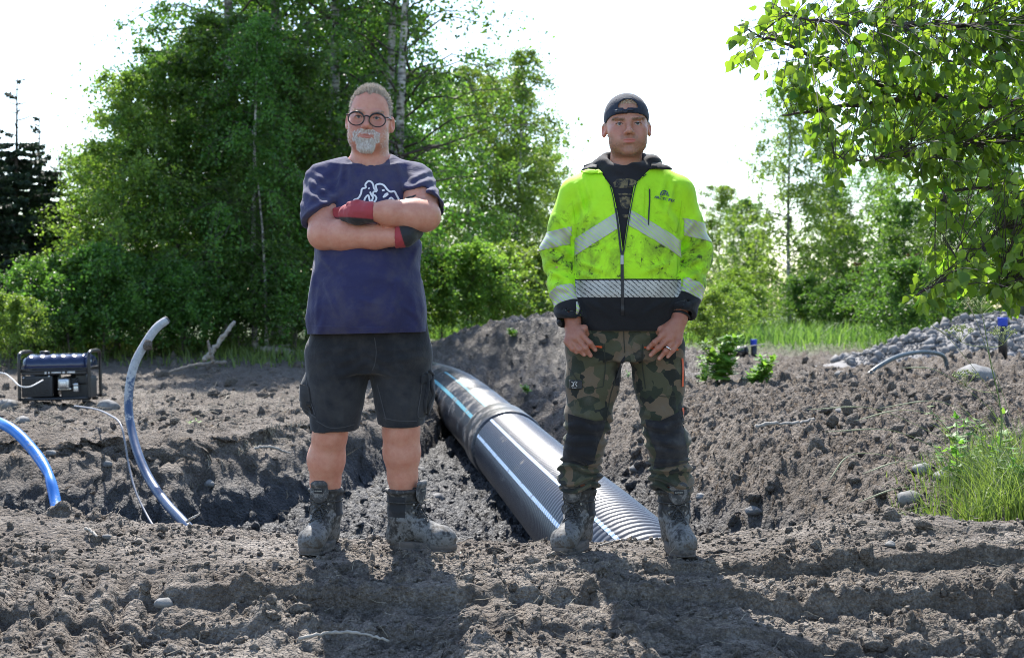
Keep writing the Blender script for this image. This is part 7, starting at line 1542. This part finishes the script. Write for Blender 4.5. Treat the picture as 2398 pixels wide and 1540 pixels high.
    inner = lambda c: (np.abs(c[:, 0] - X0 - 0.006) < 0.205) & (torso(c, 0.0) < 0.012)
    arm_of = lambda s, e, w_: (lambda c: (torso(c, 0.0) > 0.012) & ((c[:, 0] - X0) * (s[0] - X0) > 0))
    zr0, zr1 = float(LP(1457, 696, -0.15)[2]), float(LP(1457, 656, -0.15)[2])
    band('hem_panel', [((0, 0, zr0), (0, 0, 1))], 0.0022, blk, inner); band('waist_strip', [((0, 0, zr0), (0, 0, -1)), ((0, 0, zr1), (0, 0, 1))], 0.0026, rfb, inner); band('piping', [((0, 0, zr1), (0, 0, -1)), ((0, 0, zr1 + 0.005), (0, 0, 1))], 0.0030, blk, inner)
    for s, (p0, p1) in ((-1, ((1447, 495), (1345, 560))), (1, ((1475, 490), (1590, 560)))):
        A, B = Vector(LP(*p0, -0.14)), Vector(LP(*p1, -0.10)); n = (B - A).cross(Vector((0, 1, 0))).normalized(); n = n if n.z > 0 else -n; w_ = 0.056
        band('chest_strip', [(A, n), (A - n * w_, -n)], 0.0026, rf, lambda c, s=s: inner(c) & ((c[:, 0] - X0) * s > -0.01) & (c[:, 1] < MAN_Y))
        band('back_strip', [((0, 0, 1.26), (0, 0, 1)), ((0, 0, 1.205), (0, 0, -1))], 0.0026, rf, lambda c, s=s: inner(c) & ((c[:, 0] - X0) * s > 0) & (c[:, 1] > MAN_Y + 0.01))
    for s, e, w_, y0, y1, yc in ((Rs, Re, Rw, 538, 578, 712), (Ls, Le, Lw, 520, 560, 690)):
        sd = arm_of(s, e, w_); dz = 1 if s is Ls else -1; tl = Vector((dz * 0.22, 0, 1)).normalized()
        a0, a1 = Vector(LP(e[0] / MAN_Y * F + CX, y0, 0)), Vector(LP(e[0] / MAN_Y * F + CX, y1, 0)); band('sleeve_strip', [(a0, tl), (a1, -tl)], 0.0026, rf, sd)
        c0 = Vector(e + (w_ - e) * 0.52); c1 = Vector(e + (w_ - e) * 0.71); u = Vector(w_ - e).normalized(); band('cuff_strip', [(c0, -u), (c1, u)], 0.0026, rf, lambda c, sd=sd: sd(c) & (c[:, 2] < 1.1)); band('cuff', [(c1, -u)], 0.0022, blk, lambda c, sd=sd: sd(c) & (c[:, 2] < 1.05))
    base.free()
    # zip, seams, pocket, lettering, collar
    M_ZIP = simple('zip_black', (0.012, 0.012, 0.014), 0.5, bmp=0.3, bscale=900); M_SM = fabric('hivis_seam', (0.40, 0.72, 0.015), 0.1)
    part('zip_tape', *ribbon(bj, [(1457, 590), (1457, 640), (1458, 690), (1458, 738)], 7.5, 0.0042), M_ZIP, jo); offL = [(x - 2.5, y) for x, y in EL[:3]] + [(1414, 408)]; offR = [(x + 2.5, y) for x, y in ER[:3]] + [(1512, 408)]
    for E in (offL, offR): part('zip_tape', *ribbon(bj, E, 4.6, 0.0045), M_ZIP, jo)
    part('zip_pull', *decal_poly(bj, [(1453.5, 598), (1460.5, 598), (1461, 620), (1453, 620)], 0.007, 5), simple('pull_grey', (0.42, 0.41, 0.40), 0.5, bmp=0), jo, t=0.003)
    for sm_ in ([(1340, 470), (1347, 520), (1350, 560)], [(1596, 470), (1590, 520), (1584, 565)], [(1345, 655), (1342, 620), (1350, 580)], [(1565, 655), (1585, 640), (1588, 600)], [(1520, 435), (1520, 500)], [(1510, 440), (1508, 510)]): part('seam', *ribbon(bj, sm_, 2.0, 0.002), M_SM, jo)
    part('chest_pocket_zip', *ribbon(bj, [(1520.5, 443), (1521, 470), (1519.5, 492), (1518, 528)], 3.2, 0.0035), M_ZIP, jo)
    M_LG = simple('print_slate_blue', (0.06, 0.075, 0.15), 0.6, bmp=0); part('lettering', *text_decal(bj, 'ARCTIC FIX', 1555.5, 466, 48, 0.0035, 0.022, math.radians(11)), M_LG, jo)
    for st in ([(1546, 459), (1549, 449), (1556, 447), (1563, 452), (1566, 460)], [(1549, 458), (1553, 452), (1558, 449)], [(1554, 457), (1558, 452), (1562, 459)]): part('emblem', *ribbon(bj, st, 2.2, 0.0035), M_LG, jo)
    part('collar', *decal_poly(bj, [(1414, 402), (1402, 398), (1385, 399), (1363, 405), (1372, 396), (1392, 389), (1406, 388)], 0.012, 4), blk, jo, t=0.006); part('collar', *decal_poly(bj, [(1514, 402), (1530, 399), (1552, 402), (1570, 404), (1560, 396), (1545, 390), (1524, 388)], 0.012, 4), blk, jo, t=0.006)
    for fl_ in ([(1413, 401), (1398, 403), (1380, 402), (1362, 408), (1385, 411), (1402, 409), (1416, 412)], ): part('collar_turnover', *decal_poly(bj, fl_, 0.009, 4), hv, jo, t=0.005)
    part('cuff_tab', *decal_poly(bj, [(1328, 757), (1352, 738), (1360, 750), (1336, 770)], 0.006, 4), blk, jo, t=0.003); part('cuff_tab', *decal_poly(bj, [(1578, 712), (1602, 704), (1602, 716), (1578, 726)], 0.006, 4), blk, jo, t=0.003)
    part('reflex_tab', *tube([LP(1351, 706, -0.15), LP(1354, 722, -0.165), LP(1351, 735, -0.16)], [0.004, 0.007, 0.005], 8, True, (1, 0.5)), rf, jo)
    # watch and ring
    wu = (Lw - Le) / np.linalg.norm(Lw - Le); wc = LP(1592, 745, -0.105) - wu * 0.012; sidev = np.cross(wu, (0, 1, 0)); sidev /= np.linalg.norm(sidev); fw = np.cross(sidev, wu); an = np.linspace(0, 2 * math.pi, 33); part('watch', *tube(np.array([wc + 0.0335 * (math.cos(t) * sidev + math.sin(t) * fw) for t in an]), 0.0085, 8, False, (0.5, 1.0)), simple('watch_strap', (0.012, 0.012, 0.013), 0.5), root)
    rp, rq = LP(1566, 813, -0.160), LP(1559, 822, -0.160); ru = (rq - rp) / np.linalg.norm(rq - rp); sv = np.cross(ru, (0, 1, 0)); sv /= np.linalg.norm(sv); fv = np.cross(sv, ru); part('finger_ring', *tube(np.array([rp + ru * 0.003 + 0.0112 * (math.cos(t) * sv + math.sin(t) * fv) for t in an]), 0.003, 8, False), simple('silver', (0.80, 0.80, 0.80), 0.2, 1.0, bmp=0), root)
    # cap worn backwards
    M_CAPF = fabric('navy_cap_cloth', (0.020, 0.026, 0.042), 0.2, 0.85, 500)
    def cap(p):
        q = (p - hc) @ HR / sc; o = ell(q, (0, 0.014, 0.040), (0.0855, 0.106, 0.100)); i = ell(q, (0, 0.014, 0.040), (0.0795, 0.100, 0.0945)); d = np.maximum(o, -i)
        zc = np.interp(q[:, 1], [-0.10, -0.06, 0.0, 0.06, 0.12], [0.043, 0.036, 0.012, -0.01, -0.02]); d = np.maximum(d, zc - q[:, 2]); arch = np.sqrt((q[:, 0] / 0.037) ** 2 + ((q[:, 2] - 0.066) / 0.036) ** 2) - 1; d = np.maximum(d, -np.where((q[:, 1] < 0) & (q[:, 2] > 0.066), arch * 0.04, 1))
        br = ell(q, (0, 0.150, -0.030), (0.078, 0.085, 0.030)); br2 = ell(q, (0, 0.150, -0.037), (0.090, 0.095, 0.030)); brim = np.maximum(np.maximum(br, -br2), 0.07 - q[:, 1]); return np.minimum(d, brim) * 0.95
    V, Fq = sdf_mesh(cap, axis(hc[0] - 0.11, hc[0] + 0.11, 0.0033), axis(hc[1] - 0.13, hc[1] + 0.27, 0.0033), axis(hc[2] - 0.10, hc[2] + 0.16, 0.0033)); co = part('cap', relax(V, Fq, 1, 0.4), Fq, M_CAPF, root); bc = bvh_of(V, Fq)
    part('snap_strap', *ribbon(bc, [(1441, 262.5), (1455, 260), (1470, 259.5), (1483, 260.5)], 10.5, 0.002), simple('strap_plastic', (0.018, 0.022, 0.036), 0.4, bmp=0), co, t=0.0015)
    for k in range(7): V_, F_ = low(k); part('snap', V_ * 0.0019 + onto(bc, 1447 + k * 5.4, 260.3 - 0.1 * k, 0.004, hp((0, -0.1, 0.06))), F_, simple('snap_dark', (0.006, 0.006, 0.008), 0.4, bmp=0) if k == 0 else bpy.data.materials['snap_dark'], co)
    # trousers
    def trs(p):
        d = loft(p, [0.72, 0.80, 0.88, 0.93], [0.19, 0.205, 0.185, 0.178], [0.115, 0.128, 0.128, 0.124], [X0 + 0.002] * 4, [MAN_Y - 0.005] * 4); d = np.maximum(d, 0.745 - p[:, 2]); z = p[:, 2]; w1 = vn(p[:, 0] * 9, p[:, 1] * 9, z * 12, 35); w2 = vn(p[:, 0] * 20, p[:, 1] * 18, z * 26, 36)
        for L, r_, zz in ((lR, rR, 1148), (lL, rL, 1152)):
            o = limb(p, L, r_, 0.03, 1.02); t = float(LP(1464, zz)[2]) - z; o = np.maximum(np.maximum(o, t), -np.where(t > -0.03, limb(p, L[-3:], np.array(r_[-3:]) - 0.009, 0.03), 1)); d = smin(d, o, 0.02)
        kn = np.exp(-((z - 0.455) / 0.075) ** 2); bu = smoothstep(0.40, 0.33, z); x = p[:, 0] - X0; cr = np.exp(-((z - 0.76) / 0.06) ** 2) * np.exp(-(x / 0.13) ** 2)
        d = d - 0.005 * w1 - 0.0025 * w2 - kn * 0.0075 * np.sin(z * 150 + 7 * w1 + x * 12) - bu * 0.0095 * np.sin(z * 175 + 5 * w1 + np.abs(x) * 18) - cr * 0.004 * np.sin((z + np.abs(x) * 0.6) * 110)
        d = d - folds(p, [(1440, 800, 1380, 770, 0.8), (1445, 835, 1375, 850, 0.7), (1490, 800, 1550, 775, 0.8), (1490, 840, 1560, 850, 0.7), (1340, 930, 1425, 960, 0.6), (1330, 1000, 1412, 1020), (1325, 1045, 1400, 1030, 0.8), (1515, 1000, 1600, 1015), (1530, 1040, 1608, 1030, 0.8), (1322, 1065, 1395, 1078, 0.8)], 0.009, 0.012)
        return d
    V, Fq = sdf_mesh(trs, axis(X0 - 0.27, X0 + 0.28, 0.0054), axis(MAN_Y - 0.20, MAN_Y + 0.20, 0.0054), axis(0.18, 0.95, 0.0054)); V = relax(V, Fq, 1, 0.4); to = part('trousers', V, Fq, camo_mat(), root); bt = bvh_of(V, Fq)
    kb = fabric('black_stretch_panel', (0.017, 0.017, 0.020), 0.3, 0.85, 600, (0.09, 0.085, 0.08), 0.45, 0.3)
    part('knee_panel', *decal_poly(bt, [(1331, 968), (1360, 976), (1395, 985), (1418, 982), (1412, 1010), (1400, 1040), (1388, 1086), (1360, 1090), (1318, 1080), (1322, 1040), (1332, 1010)], 0.003, 4), kb, to); part('knee_panel', *decal_poly(bt, [(1512, 982), (1545, 984), (1578, 970), (1592, 962), (1602, 985), (1600, 1020), (1609, 1050), (1610, 1082), (1580, 1092), (1530, 1098), (1538, 1060), (1526, 1030), (1516, 1005)], 0.003, 4), kb, to)
    part('crotch_gusset', *decal_poly(bt, [(1464, 832), (1460, 870), (1452, 905), (1442, 902), (1440, 885), (1454, 845)], 0.003, 4), kb, to); M_SEAMC = fabric('dark_seam', (0.035, 0.036, 0.026), 0.2)
    for sm_ in ([(1459, 745), (1461, 790), (1463, 826)], [(1415, 805), (1417, 860), (1412, 905)], [(1504, 805), (1504, 850), (1512, 910)], [(1440, 888), (1428, 930), (1420, 980)], [(1333, 862), (1370, 908), (1412, 905)], [(1535, 925), (1560, 928), (1580, 926)]): part('seam', *ribbon(bt, sm_, 2.0, 0.002), M_SEAMC, to)
    org = fabric('orange_zip', (0.62, 0.09, 0.02), 0.15, 0.6)
    for z_ in ([(1380, 814), (1395, 811), (1410, 812)], [(1508, 813), (1540, 815), (1587, 818)], [(1596, 838), (1598, 865), (1597, 905)], [(1597, 955), (1601, 972)]): part('thigh_zip', *ribbon(bt, z_, 4.2, 0.004), org, to)
    pt = part('thigh_patch', *decal_poly(bt, [(1334, 889), (1362, 890), (1364, 893), (1364, 909), (1361, 911), (1336, 911), (1333.5, 908)], 0.004, 4), simple('patch_rubber', (0.012, 0.012, 0.013), 0.5, bmp=0), to, t=0.002); M_PW = simple('patch_print', (0.5, 0.49, 0.46), 0.6, bmp=0)
    for st in ([(1341, 893), (1346, 898), (1341, 904.5), (1345, 904)], [(1346, 904), (1347, 893.5), (1354, 894), (1350, 898.5), (1353.5, 904.5)]): part('patch_emblem', *ribbon(bt, st, 1.5, 0.0065), M_PW, pt)
    part('patch_lettering', *text_decal(bt, 'RVRC', 1348, 908, 9, 0.0065, 0.01), M_PW, pt)
    put_boot(root, (LP(1352, 1200)[0] + 0.004, MAN_Y + 0.055, -0.008), math.radians(-24), 0, 'muddy boot turned to the left'); put_boot(root, (LP(1580, 1200)[0] + 0.002, MAN_Y + 0.01, -0.008), math.radians(6), 0, 'muddy boot pointing at the viewer')
man_b()
